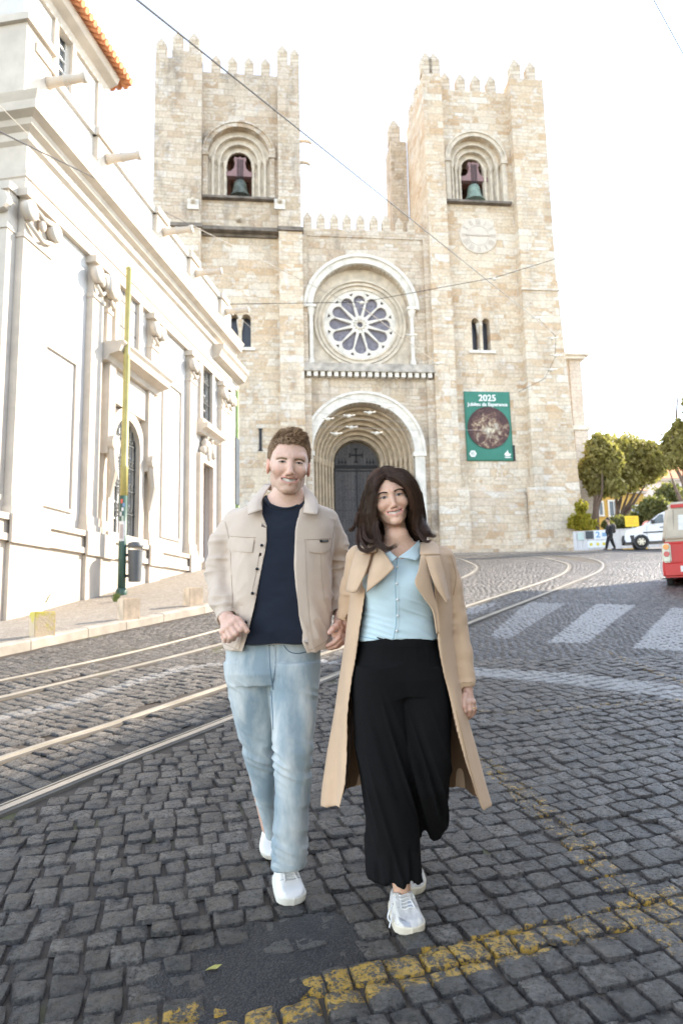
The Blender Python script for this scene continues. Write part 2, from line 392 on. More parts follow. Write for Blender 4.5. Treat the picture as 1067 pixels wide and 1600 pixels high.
# stone material
def stone_mat():
    M = NT('cobble_stone'); co = M.coord(); at = M.n('Attribute', attribute_name='mk'); sp = M.n('SeparateColor', {0: at.outputs['Color']})
    base = M.ramp(sp.outputs[0], [(0, (.033,.030,.029)), (.35, (.050,.046,.043)), (.7, (.075,.069,.064)), (1, (.125,.113,.101))])
    fine = M.noise(co, 48, 9, .82); mid = M.noise(co, 14, 5, .7)
    base = M.mix(1., base, M.ramp(fine, [(.41, (.22,.22,.23)), (.50, (.9,.89,.88)), (.60, (2.4,2.33,2.25))]), 'MULTIPLY')
    base = M.mix(M.mr(mid, .50, .66, 0, .45), base, (.13,.10,.075))
    base = M.mix(M.math('MULTIPLY', at.outputs['Alpha'], .55), base, (.03,.03,.031))
    n2 = M.noise(co, 26, 9, .78); n3 = M.noise(co, 70, 6, .8)
    chip = M.math('ADD', M.math('MULTIPLY', n2, .6), M.math('MULTIPLY', n3, .4))
    for i, col in ((1, (.62,.61,.60)), (2, (.80,.47,.05))):
        v = sp.outputs[i]; thr = M.math('SUBTRACT', .86, M.math('MULTIPLY', v, .40))
        f = M.mr(M.math('SUBTRACT', chip, thr), -.015, .03)
        f = M.math('MULTIPLY', f, M.mr(v, .02, .2)); f = M.math('MULTIPLY', v, M.mr(chip, .36, .58, .30, 1.)) if i == 1 else f; base = M.mix(M.math('MULTIPLY', f, .85 if i == 1 else .95), base, M.mix(n2, tuple(c*.8 for c in col), col))
    M.set(base_color=base, roughness=M.mr(fine, .38, .62, .20, .46)); M.b.inputs['Specular IOR Level'].default_value = .75
    b1 = M.bump(M.math('ADD', M.math('MULTIPLY', fine, 2.2), mid), 1., .014)
    return M.m
m_stone = stone_mat()
me, nst = build_stones(); print('stones', nst, len(me.vertices))
road = link('road_cobblestones', me, m_stone, None, True); tag(road, kind='structure')
# bed / filler sheet under the stones (sand, moss and tar) as one surface reaching to the horizon
def bed_mat():
    M = NT('road_bed'); co = M.coord(); at = M.n('Attribute', attribute_name='mk'); sp = M.n('SeparateColor', {0: at.outputs['Color']})
    n = M.noise(co, 30, 8, .75); sand = M.ramp(n, [(.3, (.016,.014,.013)), (.55, (.060,.045,.031)), (.8, (.14,.105,.07))])
    moss = M.mr(M.noise(co, 1.6, 4, .6), .58, .68, 0, .7); sand = M.mix(moss, sand, (.10,.11,.03))
    vor = M.n('TexVoronoi', {'Vector': co, 'Scale': 110.}); trc = M.ramp(vor.outputs['Distance'], [(0, (.060,.055,.050)), (.6, (.014,.013,.013))])
    c = M.mix(sp.outputs[0], sand, trc)
    # far paving: small setts seen edge on
    s3 = M.n('SeparateXYZ', {0: co}); br = M.n('TexBrick', {'Vector': co, 'Color1': (.03,.03,.034), 'Color2': (.065,.064,.066), 'Mortar': (.03,.028,.025), 'Scale': 1., 'Mortar Size': .012, 'Brick Width': .15, 'Row Height': .13})
    far = M.mr(s3.outputs[1], 36.3, 36.8); c = M.mix(far, c, br.outputs[0])
    c = M.mix(M.math('MULTIPLY', M.math('MULTIPLY', sp.outputs[1], far), .8), c, (.55,.55,.54))
    M.set(base_color=c, roughness=M.mr(n, .3, .7, .5, .8)); M.bump(M.math('ADD', n, M.math('MULTIPLY', vor.outputs['Distance'], M.math('MULTIPLY', sp.outputs[0], .8))), .8, .008)
    return M.m
def grid_sheet(name, xs, ys, zf, m, kind, att=None):
    X, Y = np.meshgrid(xs, ys, indexing='ij'); Z = zf(X, Y); nx, ny = len(xs), len(ys)
    V = np.stack([X, Y, Z], -1).reshape(-1, 3); i, j = np.meshgrid(np.arange(nx-1), np.arange(ny-1), indexing='ij'); i, j = i.ravel(), j.ravel()
    f = np.stack([i*ny+j, (i+1)*ny+j, (i+1)*ny+j+1, i*ny+j+1], 1)
    o = mk(name, V, f, m, None, True); tag(o, kind=kind)
    if att is not None:
        ca = o.data.color_attributes.new('mk', 'FLOAT_COLOR', 'POINT'); ca.data.foreach_set('color', att(X, Y).reshape(-1).astype(np.float32))
    return o
def tz(Y):   # far terrain: the slope eases off above the junction
    return np.where(Y < 38, gz(Y), np.where(Y < 60, gz(38)+(Y-38)*.085, gz(38)+22*.085))
xs = np.unique(np.concatenate([np.linspace(-400, -9, 12), np.linspace(-9, -1.4, 40), np.linspace(-1.4, 1.2, 200), np.linspace(1.2, 16, 60), np.linspace(16, 400, 14)]))
ys = np.unique(np.concatenate([np.linspace(-60, 1.2, 10), np.linspace(1.2, 4.4, 220), np.linspace(4.4, 22, 110), np.linspace(22, 60, 90), np.linspace(60, 900, 16)]))
def bedz(X, Y):
    t = tar(X, Y); near = (Y < 36.5)
    return tz(Y)+.02*(vnoise(X, Y, 1.3, 6)-.5)+np.where(near, -.0115+.0115*t+.006*(vnoise(X, Y, .07, 4)-.5)-.002, 0.)+np.where(near & (t > .5), .003*(vnoise(X, Y, .02, 8)-.5), 0)
def bedatt(X, Y):
    t = tar(X, Y); wht, yel = marks(X, Y); o = np.zeros(X.shape+(4,)); o[...,0] = t; o[...,1] = wht; o[...,2] = yel; o[...,3] = 1; return o
bed = grid_sheet('ground', xs, ys, bedz, bed_mat(), 'structure', bedatt)
# ---- rails ----
m_steel = simple('rail_steel', (.50,.47,.42), .40, .85, .2, 3)
m_conc = simple('rail_concrete', (.10,.088,.072), .8, 0, .25, 5, .5, .006)
m_groove = simple('rail_groove', (.03,.025,.02), .9)
def ribbon(name, P, offs, m, sgn=1):
    """strip(s) swept along a 2D line; offs = list of (lateral, height) profile points"""
    P = np.array(P); T = np.gradient(P, axis=0); T /= np.linalg.norm(T, axis=1, keepdims=True); Nn = np.stack([-T[:,1], T[:,0]], 1)*sgn
    V = []; k = len(offs)
    for p, n in zip(P, Nn):
        for o, h in offs: V.append((p[0]+n[0]*o, p[1]+n[1]*o, float(tz(np.array(p[1])))+h))
    return V, [(i*k+j, (i+1)*k+j, (i+1)*k+j+1, i*k+j+1) for i in range(len(P)-1) for j in range(k-1)]
for i, R_ in enumerate(rails):
    R_ = catmull(R_[::2], 5); sg = 1 if i in (0, 2) else -1
    b = MB(); b.cur = 0
    b.add(*ribbon('', R_, [(-.035,-.03),(-.035,.004),(.022,.006),(.024,-.012)], None, sg))
    b.add(*ribbon('', R_, [(.050,-.012),(.051,.003),(.064,.003),(.065,-.02)], None, sg)); b.cur = 1
    b.add(*ribbon('', R_, [(.022,-.013),(.052,-.013)], None, sg)); b.cur = 2
    b.add(*ribbon('', R_, [(-.075,-.03),(-.07,-.002),(-.034,.0)], None, sg)); b.add(*ribbon('', R_, [(.064,.0),(.090,-.003),(.094,-.03)], None, sg))
    o = b.done('tram_rail', [m_steel, m_groove, m_conc]); tag(o, kind='structure'); autosmooth(o, 50)
# ---- pavement on the left with kerb ----
DB = np.array([.165, 1, 0]); DB /= np.linalg.norm(DB); NB = np.array([DB[1], -DB[0], 0]); PB = gnd(5, 968)
def lb(x, y, off=0.):
    """photo pixel -> (s, z) on the left building's front plane (moved out by off)"""
    d = ray(x, y); P = PB+NB*off; t = np.dot(P-CP, NB)/np.dot(d, NB); p = CP+t*d; return float((p-PB)@DB), float(p[2]-PB[2])
def m_pave():
    M = NT('pavement_stone'); co = M.coord(); v1 = M.n('TexVoronoi', {'Vector': co, 'Scale': 16.}); ve = M.n('TexVoronoi', {'Vector': co, 'Scale': 16.}, feature='DISTANCE_TO_EDGE')
    c = M.ramp(v1.outputs['Color'], [(0, (.20,.17,.14)), (1, (.33,.30,.255))]); e = M.mr(ve.outputs['Distance'], .0, .09)
    c = M.mix(e, (.16,.13,.10), c); c = M.mix(M.mr(M.noise(co, 1.2, 5), .5, .8, 0, .5), c, (.28,.23,.18))
    M.set(base_color=c, roughness=.75); M.bump(M.math('ADD', e, M.noise(co, 30, 4)), .6, .008); return M.m
m_kerb = simple('kerb_stone', (.33,.295,.25), .8, 0, .25, 3, .5, .01)
V = []; nW = 14
for x, y in kerbP:
    q = np.array([x, y, 0]); s = float((q-PB)@DB); zb = PB[2]+.168*s if s < 12 else PB[2]+2.016+(s-12)*.13; 
    if s < 0: zb = PB[2]+.128*s
    base = PB+DB*s; k0 = gz(y)+.115
    for j in range(nW+1):
        t = j/nW; far = base-NB*6 if s < -1.5 else base-NB*.4
        p = np.array([x-.17, y+.06])*(1-t)+far[:2]*t; V.append((p[0], p[1], k0*(1-t)+zb*t+.004))
Fc = [(i*(nW+1)+j, i*(nW+1)+j+1, (i+1)*(nW+1)+j+1, (i+1)*(nW+1)+j) for i in range(len(kerbP)-1) for j in range(nW)]
pv = mk('pavement', V, [f[::-1] for f in Fc], m_pave(), None, True); tag(pv, kind='structure')
kb = MB(); L = np.concatenate([[0], np.cumsum(np.linalg.norm(np.diff(kerbP, axis=0), axis=1))]); s0 = 0
def kp(s): return np.array([np.interp(s, L, kerbP[:,0]), np.interp(s, L, kerbP[:,1])])
while s0 < L[-1]-1:
    ln = random.uniform(.8, 1.3); a, b_ = kp(s0+.006), kp(s0+ln-.006); t = (b_-a)/np.linalg.norm(b_-a); n = np.array([-t[1], t[0]])
    jz = random.uniform(-.006, .006); Vv = []
    for p in (a, b_):
        for o, h in ((-.005,-.15),(0,.10),(.02,.12),(.19,.125),(.20,-.1)): q = p+n*o; Vv.append((q[0], q[1], gz(p[1])+h+jz))
    kb.add(Vv, [(i, i+1, i+6, i+5) for i in range(4)]+[(0,5,6,1)][:0]+[(4,3,2,1,0), (5,6,7,8,9)])
    s0 += ln
k_ = kb.done('kerb', m_kerb); tag(k_, kind='structure')
# =============== CATHEDRAL ===============
AF = rad(6.5); UF = np.array([math.cos(AF), math.sin(AF), 0]); NF = np.array([math.sin(AF), -math.cos(AF), 0]); OF = atY(565, 497, 45.); ZB = 5.0
def fc(x, y, off=0.):
    """photo pixel -> (u, z) on the cathedral front plane moved out by off"""
    d = ray(x, y); P = OF+NF*off; t = np.dot(P-CP, NF)/np.dot(d, NF); p = CP+t*d; return float((p-OF)@UF), float(p[2]-ZB)
pal_w = [(.54,.38,.235),(.66,.54,.40),(.72,.63,.50),(.60,.47,.32),(.74,.68,.585),(.56,.41,.26),(.68,.58,.44),(.70,.64,.54)]
pal_g = [(.50,.40,.28),(.60,.50,.385),(.64,.56,.45),(.54,.44,.32),(.66,.60,.52),(.48,.36,.245),(.60,.52,.41)]
st_warm = ashlar('tower_stone_warm', pal_w, 1.3, .52, .34, white=.45)
st_grey = ashlar('tower_stone_weathered', pal_g, 1.15, .48, .78, seed=3.3, white=.35)
st_base = ashlar('base_stone', pal_w[:5], 1.4, .58, .5, seed=9., white=.3)
st_plain = simple('carved_stone', (.60,.53,.43), .9, 0, .22, 2.2, .5, .02)
st_pale = simple('pale_stone', (.66,.62,.55), .9, 0, .18, 2., .4, .015)
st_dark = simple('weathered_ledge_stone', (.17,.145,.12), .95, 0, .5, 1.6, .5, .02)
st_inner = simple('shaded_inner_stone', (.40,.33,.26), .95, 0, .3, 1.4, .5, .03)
m_iron = simple('dark_iron', (.03,.03,.032), .5, .6)
cath = empty('cathedral', (OF[0], OF[1], ZB), AF, 'pale stone cathedral with two crenellated bell towers and a rose window up the street', 'cathedral')
def CM(b, name, m, smooth=False, parent=None): return b.done(name, m, parent or cath, smooth)
zg0, zstr, zpar, ztop = .0, fc(400,359)[1], fc(540,358)[1], 38.75-ZB
ztopR = 38.5-ZB
# depth positions: y = 0 is the front plane, positive is into the building
LT0, LT1 = -13.5, -3.9; RT0, RT1 = 4.7, 13.4
# ---- nave front with the rose and portal recesses ----
rc_u, rc_z = fc(567,481); ra_r = 3.22            # rose arch recess
ra_spring = fc(567,484)[1]; ra_sill = fc(567,572)[1]
rose_u, rose_z = fc(565,499)
pt_u = fc(569,700)[0]; pt_spring = fc(569,706)[1]; pt_r = 3.28
noff = .0
nave = slab('nave_wall', rect(LT1, RT0, zg0, zpar), [arch(rose_u, ra_r, ra_sill, ra_spring, 32), arch(pt_u, pt_r, .35, pt_spring, 32)], .1, 1.3, st_grey, cath)
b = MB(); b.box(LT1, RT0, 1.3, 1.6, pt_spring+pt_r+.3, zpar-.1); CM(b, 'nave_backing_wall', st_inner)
b = MB(); b.box(LT1-.2, RT0+.2, 4.5, 45, zg0, zpar-1.2); CM(b, "nave_body", st_grey)
# rose arch moulding
def ring(b, cx, cz, r0, r1, y0, y1, a0=0., a1=PI, n=40):
    V = []; full = abs(a1-a0-2*PI) < 1e-6
    for k in range(n+1):
        a = a0+(a1-a0)*k/n; c, s = math.cos(a), math.sin(a)
        V += [(cx+r0*c, y0, cz+r0*s), (cx+r1*c, y0, cz+r1*s), (cx+r1*c, y1, cz+r1*s), (cx+r0*c, y1, cz+r0*s)]
    Fc = [(4*k+j, 4*(k+1)+j, 4*(k+1)+(j+1)%4, 4*k+(j+1)%4) for k in range(n) for j in range(4)]
    if not full: Fc += [(0,1,2,3), (4*n+3, 4*n+2, 4*n+1, 4*n)]
    b.add(V, Fc)
b = MB(); ring(b, rose_u, ra_spring, ra_r-.0, ra_r+.42, -.12, .3); ring(b, rose_u, ra_spring, ra_r+.42, ra_r+.62, -.24, .2); CM(b, 'rose_arch_moulding', st_pale)
for sx in (-1, 1):     # jamb columns of the rose recess
    b = MB(); x = rose_u+sx*(ra_r+.12); b.lathe([(.20,ra_sill),(.20,ra_sill+.35),(.13,ra_sill+.45),(.13,ra_spring-.55),(.16,ra_spring-.5),(.27,ra_spring-.05),(.27,ra_spring)], (x,-.05,0), 12)
    b.box(x-.33, x+.33, -.33, .1, ra_spring+.003, ra_spring+.16); CM(b, 'column', st_pale, False)
# rose window
rw = slab('rose_wall', rect(rose_u-ra_r-.1, rose_u+ra_r+.1, ra_sill-.1, ra_spring+ra_r+.1), [circ(rose_u, rose_z, 2.85, 64)], .75, 1.25, st_plain, cath)
rose = empty('rose_window', (rose_u, .9, rose_z)); rose.parent = cath
petals = []
def petal(a, r0, r1, w0, w1):
    P = []; ca, sa = math.cos(a), math.sin(a)
    pts = [(r0, -w0), (r1, -w1)]+[(r1+w1*math.sin(PI*k/10)*1.0, -w1*math.cos(PI*k/10)) for k in range(1, 10)]+[(r1, w1), (r0, w0)]
    return [(ca*p-sa*q, sa*p+ca*q) for p, q in pts]
for k in range(12): petals.append(petal(PI/2+k*PI/6, .60, 1.66, .055, .40))
tri = []
for k in range(12):
    a = PI/2+(k+.5)*PI/6; ca, sa = math.cos(a), math.sin(a)
    tri.append([(ca*p-sa*q, sa*p+ca*q) for p, q in ((2.02,0),(2.22,-.16),(2.22,.16))])
dots = [circ(.40*math.cos(k*PI/6+.26), .40*math.sin(k*PI/6+.26), .042, 8) for k in range(12)]
tr = slab('tracery', circ(0, 0, 2.5, 72), petals+tri+dots+[circ(0,0,.20,20)], -.08, .12, st_pale, rose)
b = MB()
for r, w_, y in ((2.42,.12,-.16),(2.72,.10,-.22),(2.95,.13,-.30),(.27,.05,-.13)): ring(b, 0, 0, r, r+w_, y, .1, 0, 2*PI, 72)
ring(b, 0, 0, 2.5, 2.86, -.05, .3, 0, 2*PI, 72); CM(b, 'rose_moulding', st_plain, parent=rose)
M = NT('leaded_glass'); co = M.coord(); vo = M.n('TexVoronoi', {'Vector': co, 'Scale': 5.}); M.set(base_color=M.ramp(vo.outputs['Color'], [(0,(.11,.10,.12)),(1,(.22,.20,.23))]), roughness=.35); m_glass_l = M.m
b = MB(); b.lathe([(2.48,.14),(2.48,.18)], (0,0,0), 48, 'y'); CM(b, 'rose_glass', m_glass_l, parent=rose)
# ledge with corbels
lz0, lz1 = fc(560,591)[1], fc(560,571)[1]
b = MB(); b.box(LT1+.003, RT0-.003, -.35, .097, lz1-.42, lz1+.02); b.box(LT1+.003, RT0-.003, -.46, -.003, lz1-.55, lz1-.4203)
CM(b, 'ledge', simple('ledge_stone', (.40,.36,.31), .95, 0, .4, 2, .5, .02))
ncb = 19; cb0 = None
for k in range(ncb):
    x = LT1+.35+(RT0-LT1-.7)*k/(ncb-1)
    if cb0 is None:
        b = MB(); b.prism([(-.13,0),(.13,0),(.13,.36),(-.13,.36)], -.36, .09); cb0 = CM(b, 'corbel', st_pale); o = cb0
    else: o = dup(cb0, cath)
    o.location = (x, 0, lz0-.0)
# parapet merlons
def merlon_bm(w=.56, h=.82, d=.5, tip=.58):
    b = MB(); b.box(-w/2, w/2, 0, d, 0, h)
    V = [(-w/2-.01,-.01,h),(w/2+.01,-.01,h),(w/2+.01,d+.01,h),(-w/2-.01,d+.01,h),(0,d*.35,h+tip),(0,d*.65,h+tip)]
    b.add(V, [(0,1,4),(1,2,5,4),(2,3,5),(3,0,4,5),(3,2,1,0)]); return b
mer0 = merlon_bm().done('merlon', st_grey, cath); mer_used = [False]
def merlon(u, y, z, sc=1., rz=0.):
    o = mer0 if not mer_used[0] else dup(mer0, cath); mer_used[0] = True
    o.location = (u, y, z); sc *= 1.22; o.scale = (sc, sc, sc); o.rotation_euler = (0, 0, rz); return o
for px in (481, 502, 523, 543, 564, 585, 604): u = fc(px, 356)[0]; merlon(u, .12, zpar-.02, .82)
merlon(fc(626,356)[0], .5, zpar-.02, .82); merlon(fc(645,356)[0], .5, zpar-.02, .82)
b = MB(); b.box(LT1, RT0, .02, .7, zpar-.55, zpar+.003); CM(b, 'parapet', st_grey)
# ---- portal ----
steps = 7; depth = 2.9; r_in = 1.55
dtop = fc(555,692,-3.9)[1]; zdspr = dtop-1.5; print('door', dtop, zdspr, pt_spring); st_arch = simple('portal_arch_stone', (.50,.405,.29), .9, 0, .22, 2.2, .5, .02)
for k in range(steps):
    r0 = pt_r-(pt_r-r_in)*(k+.6)/(steps); yk = 1.1+k*(depth/steps)
    zz = pt_spring+(zdspr-pt_spring)*(k+.6)/(steps-.4)
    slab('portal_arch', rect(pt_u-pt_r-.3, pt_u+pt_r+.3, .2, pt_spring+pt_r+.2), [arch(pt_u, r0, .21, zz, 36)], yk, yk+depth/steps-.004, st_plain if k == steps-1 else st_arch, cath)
    b = MB(); ring(b, pt_u, zz, r0-.02, r0+.10, yk-.09, yk+.04, n=36)
    for sx in (-1, 1): b.lathe([(.13,.2),(.13,.7),(.075,.8),(.075,zz-.45),(.11,zz-.4),(.15,zz-.08),(.15,zz)], (pt_u+sx*(r0+.09), yk-.10, 0), 8)
    CM(b, 'portal_shaft', st_arch)
b = MB(); ring(b, pt_u, pt_spring, pt_r, pt_r+.55, -.06, .4); ring(b, pt_u, pt_spring, pt_r+.55, pt_r+.72, -.16, .2)
for sx in (-1, 1):
    x = pt_u+sx*(pt_r+.32); b.box(x-.42, x+.42, -.14, .35, pt_spring-.28, pt_spring-.003)
    b.box(x-.32, x+.32, -.06, .35, .3, pt_spring-.283)
CM(b, 'portal_surround', st_pale)
dy = 1.1+depth; zsd = zdspr
M = NT('old_door'); co = M.coord(); sp = M.n('SeparateXYZ', {0: co}); br = M.n('TexBrick', {'Vector': M.n('CombineXYZ', {0: sp.outputs[2], 1: sp.outputs[0], 2: 0.}).outputs[0], 'Color1': (.035,.034,.038), 'Color2': (.075,.070,.073), 'Mortar': (.01,.01,.01), 'Scale': 1., 'Brick Width': 3., 'Row Height': .22, 'Mortar Size': .012})
M.set(base_color=M.mix(M.mr(M.noise(co, 9, 6, .8), .4, .8), br.outputs[0], (.13,.12,.12)), roughness=.7); M.bump(br.outputs[1], -.5, .02)
door = slab('portal_door', arch(pt_u, 1.50, .2, zsd), [], dy+.02, dy+.16, M.m, cath)
m_dk = simple('door_iron', (.012,.012,.013), .6, .4)
zl = fc(555,729,-3.9)[1]+.1
b = MB(); b.box(pt_u-.025, pt_u+.025, dy-.03, dy+.021, .25, zl-.21); b.box(pt_u-1.46, pt_u+1.46, dy-.09, dy+.018, zl-.2, zl); b.box(pt_u-1.46, pt_u+1.46, dy-.05, dy+.018, zl-.42, zl-.36)
for kx in (-1, 1):
    for r in range(7):
        for c in range(5): b.lathe([(.035,-.04),(.035,0)], (pt_u+kx*(.2+c*.27), dy+.0, .7+r*.72), 6, 'y')
for x0, x1, z0, z1 in ((-.05,.05,.28,1.22),(-.42,.42,.72,.82),(-.13,.13,.24,.34),(-.13,.13,1.16,1.26),(-.48,-.40,.62,.92),(.40,.48,.62,.92)):
    b.box(pt_u+x0, pt_u+x1, dy-.06, dy+.017, zl+z0-.05, zl+z1-.05)
for x in (-1.2,-.98,-.75,.75,.98,1.2): b.lathe([(.09,-.03),(.09,.018)], (pt_u+x, dy, zl+.22), 8, 'y'); b.box(pt_u+x-.02, pt_u+x+.02, dy-.02, dy+.016, zl+.05, zl+.5)
CM(b, 'door_ironwork', m_dk, parent=door)
# ---- stylobate and steps ----
b = MB()
for k in range(6): b.box(LT1+.2+0*k, RT0-.2, -3.1+k*.5, 1.1+depth, -.4, -.02+k*.085)
b.box(LT0-.3, LT1+.2, -1.2, .6, -1.5, .9); b.box(RT0-.2, RT1+.4, -1.25, .6, -1.5, .55); b.box(RT0-.2, RT1+.8, -1.6, .6, -1.5, .28)
CM(b, 'stone_steps', st_base)
# ---- towers ----
def belfry(cu, zsill, zspr, ring_r, open_hw, u0, u1, z0, z1, m):
    fr = slab('belfry_wall', rect(u0, u1, z0, z1), [arch(cu, ring_r*.88, zsill, zspr)], .35, .75, m, cath)
    n = 3; rs = [ring_r*.88-(ring_r*.88-open_hw)*(k+1)/n for k in range(n)]
    for k, r in enumerate(rs):
        yk = .75+k*.26
        slab('belfry_arch', rect(u0+.02, u1-.02, z0+.02, z1-.5), [arch(cu, r, zsill+.001*(k+1), zspr, pointed=.12 if k == n-1 else 0)], yk, yk+.257, st_plain, cath)
        b = MB(); ring(b, cu, zspr, r-.03, r+.10, yk-.08, yk+.05, n=28)
        for sx in (-1, 1): b.lathe([(.14,zsill),(.14,zsill+.2),(.085,zsill+.3),(.085,zspr-.45),(.11,zspr-.4),(.17,zspr-.06),(.17,zspr)], (cu+sx*(r+.12), yk-.12, 0), 8)
        CM(b, 'belfry_shaft', st_plain)
    b = MB(); ring(b, cu, zspr, ring_r*.88, ring_r, .2, .6, n=32); ring(b, cu, zspr, ring_r, ring_r+.12, .1, .5, n=32)
    for sx in (-1, 1):
        x = cu+sx*ring_r*.96; b.box(x-.24, x+.24, .12, .6, zspr-.18, zspr-.003); b.box(x-.16, x+.16, .22, .6, zsill, zspr-.183)
    CM(b, 'belfry_hood', st_grey if m is st_grey else st_plain)
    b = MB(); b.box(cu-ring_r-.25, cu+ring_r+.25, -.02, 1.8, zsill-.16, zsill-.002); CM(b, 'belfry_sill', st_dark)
    # chamber behind the opening
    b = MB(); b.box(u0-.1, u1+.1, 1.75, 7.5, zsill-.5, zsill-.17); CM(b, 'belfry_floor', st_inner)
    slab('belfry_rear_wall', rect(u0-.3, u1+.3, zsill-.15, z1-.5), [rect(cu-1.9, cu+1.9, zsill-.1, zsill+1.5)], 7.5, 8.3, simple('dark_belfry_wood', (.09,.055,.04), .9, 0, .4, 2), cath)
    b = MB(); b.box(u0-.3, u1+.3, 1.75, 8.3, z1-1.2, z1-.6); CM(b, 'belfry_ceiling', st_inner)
    # timbers
    b = MB()
    for x, ya in ((cu-.75,2.6),(cu+.75,2.6)): b.box(x-.12, x+.12, ya, ya+.25, zsill, zspr+.9)
    b.box(cu-2, cu+2, 3.2, 3.45, zspr-.1, zspr+.2); b.box(cu-1.8, cu+1.8, 4.6, 4.9, zsill+1.2, zsill+1.5)
    CM(b, 'belfry_timber', simple('timber', (.16,.07,.045), .8))
def face_box(b, u0, u1, y0, y1, z0, z1): b.box(u0, u1, y0, y1, z0, z1)
def sloped_base(b, u0, u1, yf, z0, z1, out, sl=.5):
    """a proud lower course with a sloping top"""
    b.add([(u0,yf-out,z0),(u1,yf-out,z0),(u1,yf-out,z1),(u0,yf-out,z1),(u1,yf+.002,z1+sl),(u0,yf+.002,z1+sl),(u0,yf+.3,z0),(u1,yf+.3,z0)], [(0,1,2,3),(3,2,4,5),(0,3,5,6),(1,7,4,2)])
zsplit = fc(790,768)[1]
TD = 9.0; TDR = 5.4
# left tower: two front buttresses, recessed panel between
Lb1 = fc(316,200)[0]; Lb2 = fc(434,200)[0]
cuL = fc(373.5,300,-.25)[0]; zsL = fc(375,311,-.35)[1]; spL = fc(375,243,-.35)[1]
b = MB(); face_box(b, LT0, Lb1, -.35, .9, zstr+.003, ztop); face_box(b, Lb2, LT1, -.35, .9, zstr+.003, ztop)
face_box(b, LT0, LT0+1.1, .9, TD, zstr+.003, ztop-.3); face_box(b, LT1-1.1, LT1, .9, TD, zstr+.003, ztop-.3); CM(b, 'tower_upper_walls', st_grey)
belfry(cuL, zsL, spL, 2.32, .84, Lb1, Lb2, zstr+.0, ztop-.35, st_grey)
b = MB(); face_box(b, LT0-.0, Lb1, -.40, 1., zg0-.5, zstr-.25); face_box(b, Lb2, LT1+.05, -.40, 1., zg0-.5, zstr-.25)
face_box(b, LT0, LT0+.9, 1., TD, zg0-1.5, zstr-.25); face_box(b, LT1-.9, LT1-.003, 1., TD, zg0-.5, zstr-.25); CM(b, 'tower_lower_walls', st_warm)
def twin(px0, px1, py0, py1, u0, u1, z0, z1, m):
    a, zt = fc(px0, py0); c, zb_ = fc(px1, py1); mid = (a+c)/2; hw = (c-a)/2*.40
    slab('tower_front_wall', rect(u0, u1, z0, z1), [arch(mid-hw*1.38, hw, zb_, zt-hw), arch(mid+hw*1.38, hw, zb_, zt-hw)], .3, 1.3, m, cath)
    b = MB(); b.lathe([(.17,zb_),(.17,zb_+.25),(.11,zb_+.35),(.11,zt-hw-.75),(.15,zt-hw-.7),(.24,zt-hw-.1),(.24,zt-hw)], (mid,.62,0), 10)
    CM(b, 'window_column', st_pale)
    b = MB(); b.box(a-.1, c+.1, 1.0, 1.02, zb_-.05, zt+.1); CM(b, 'window_glass', simple('dark_window_glass', (.05,.055,.07), .2))
    b = MB(); b.box(a-.25, c+.25, .15, .31, zb_-.2, zb_-.003); CM(b, 'window_sill', st_pale)
twin(357, 393, 487, 541, Lb1, Lb2, zg0-.5, zstr-.25, st_warm)
# string course under the left belfry stage
b = MB(); za, zb2 = zstr-.25, zstr
b.box(LT0-.12, Lb1+.1, -.55, -.35, za+.02, zb2+.02); b.box(Lb1+.1, Lb2-.1, .12, .36, za-.2, zb2-.2); b.box(Lb2-.1, LT1+.12, -.55, -.35, za+.02, zb2+.02); b.box(LT1+.003, LT1+.14, -.35, TD, za+.02, zb2+.02)
b.box(LT0, LT1, -.35, 1.2, za-.003, zb2-.003)
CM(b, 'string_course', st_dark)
# sill panel spouts
def spout(u, y, z, ax='y', L=.9):
    b = MB()
    if ax == 'y': P = [(u,y,z),(u,y-L*.5,z+.04),(u,y-L,z-.05)]
    else: P = [(u,y,z),(u+L*.5,y,z+.06),(u+L*.8,y,z+.02),(u+L,y,z-.14)]
    b.tube(P, [.20,.17,.13][:3] if ax == 'y' else [.13,.12,.13,.08], 8); return CM(b, 'stone_spout', st_plain, True)
spout(fc(303,322)[0], -.35, fc(303,322)[1], 'y', .5); spout(fc(437,322)[0], -.35, fc(437,322)[1], 'y', .5); spout(cuL, .35, fc(375,340)[1], 'y', .45)
for px, py in ((303,322),(437,322)):
    u, z = fc(px, py); b = MB(); b.box(u-.36, u+.36, -.5, -.352, z-.5, z+.2); CM(b, 'stone_plaque', st_pale)
spout(LT1, 2.0, fc(475,185)[1]-.3, 'x', .95); spout(LT1, 2.4, fc(475,216)[1]-.2, 'x', .85)
# merlons left tower
for px, dzz in ((253,-.25),(279,.55),(304,.55)): merlon(fc(px,90)[0], -.3, ztop-.02+(dzz if dzz > 0 else 0), 1.0)
b = MB(); b.box(fc(270,90)[0], Lb1, -.3495, .5, ztop-.3, ztop+.56); CM(b, 'raised_parapet', st_grey)
for px in (337, 363, 389, 415): merlon(fc(px,100)[0], .4, ztop-.37, .95)
for px in (441, 460): merlon(fc(px,80)[0], -.3, ztop-.02, 1.05 if px == 441 else .9)
for yy in (3., 5., 7.): merlon(LT1-.1, yy, ztop-.32, .95, PI/2); merlon(LT0+.5, yy, ztop-.32, .95, PI/2)
b = MB(); b.box(Lb1, Lb2, .36, .9, ztop-.36, ztop-.355); CM(b, 'parapet', st_grey)
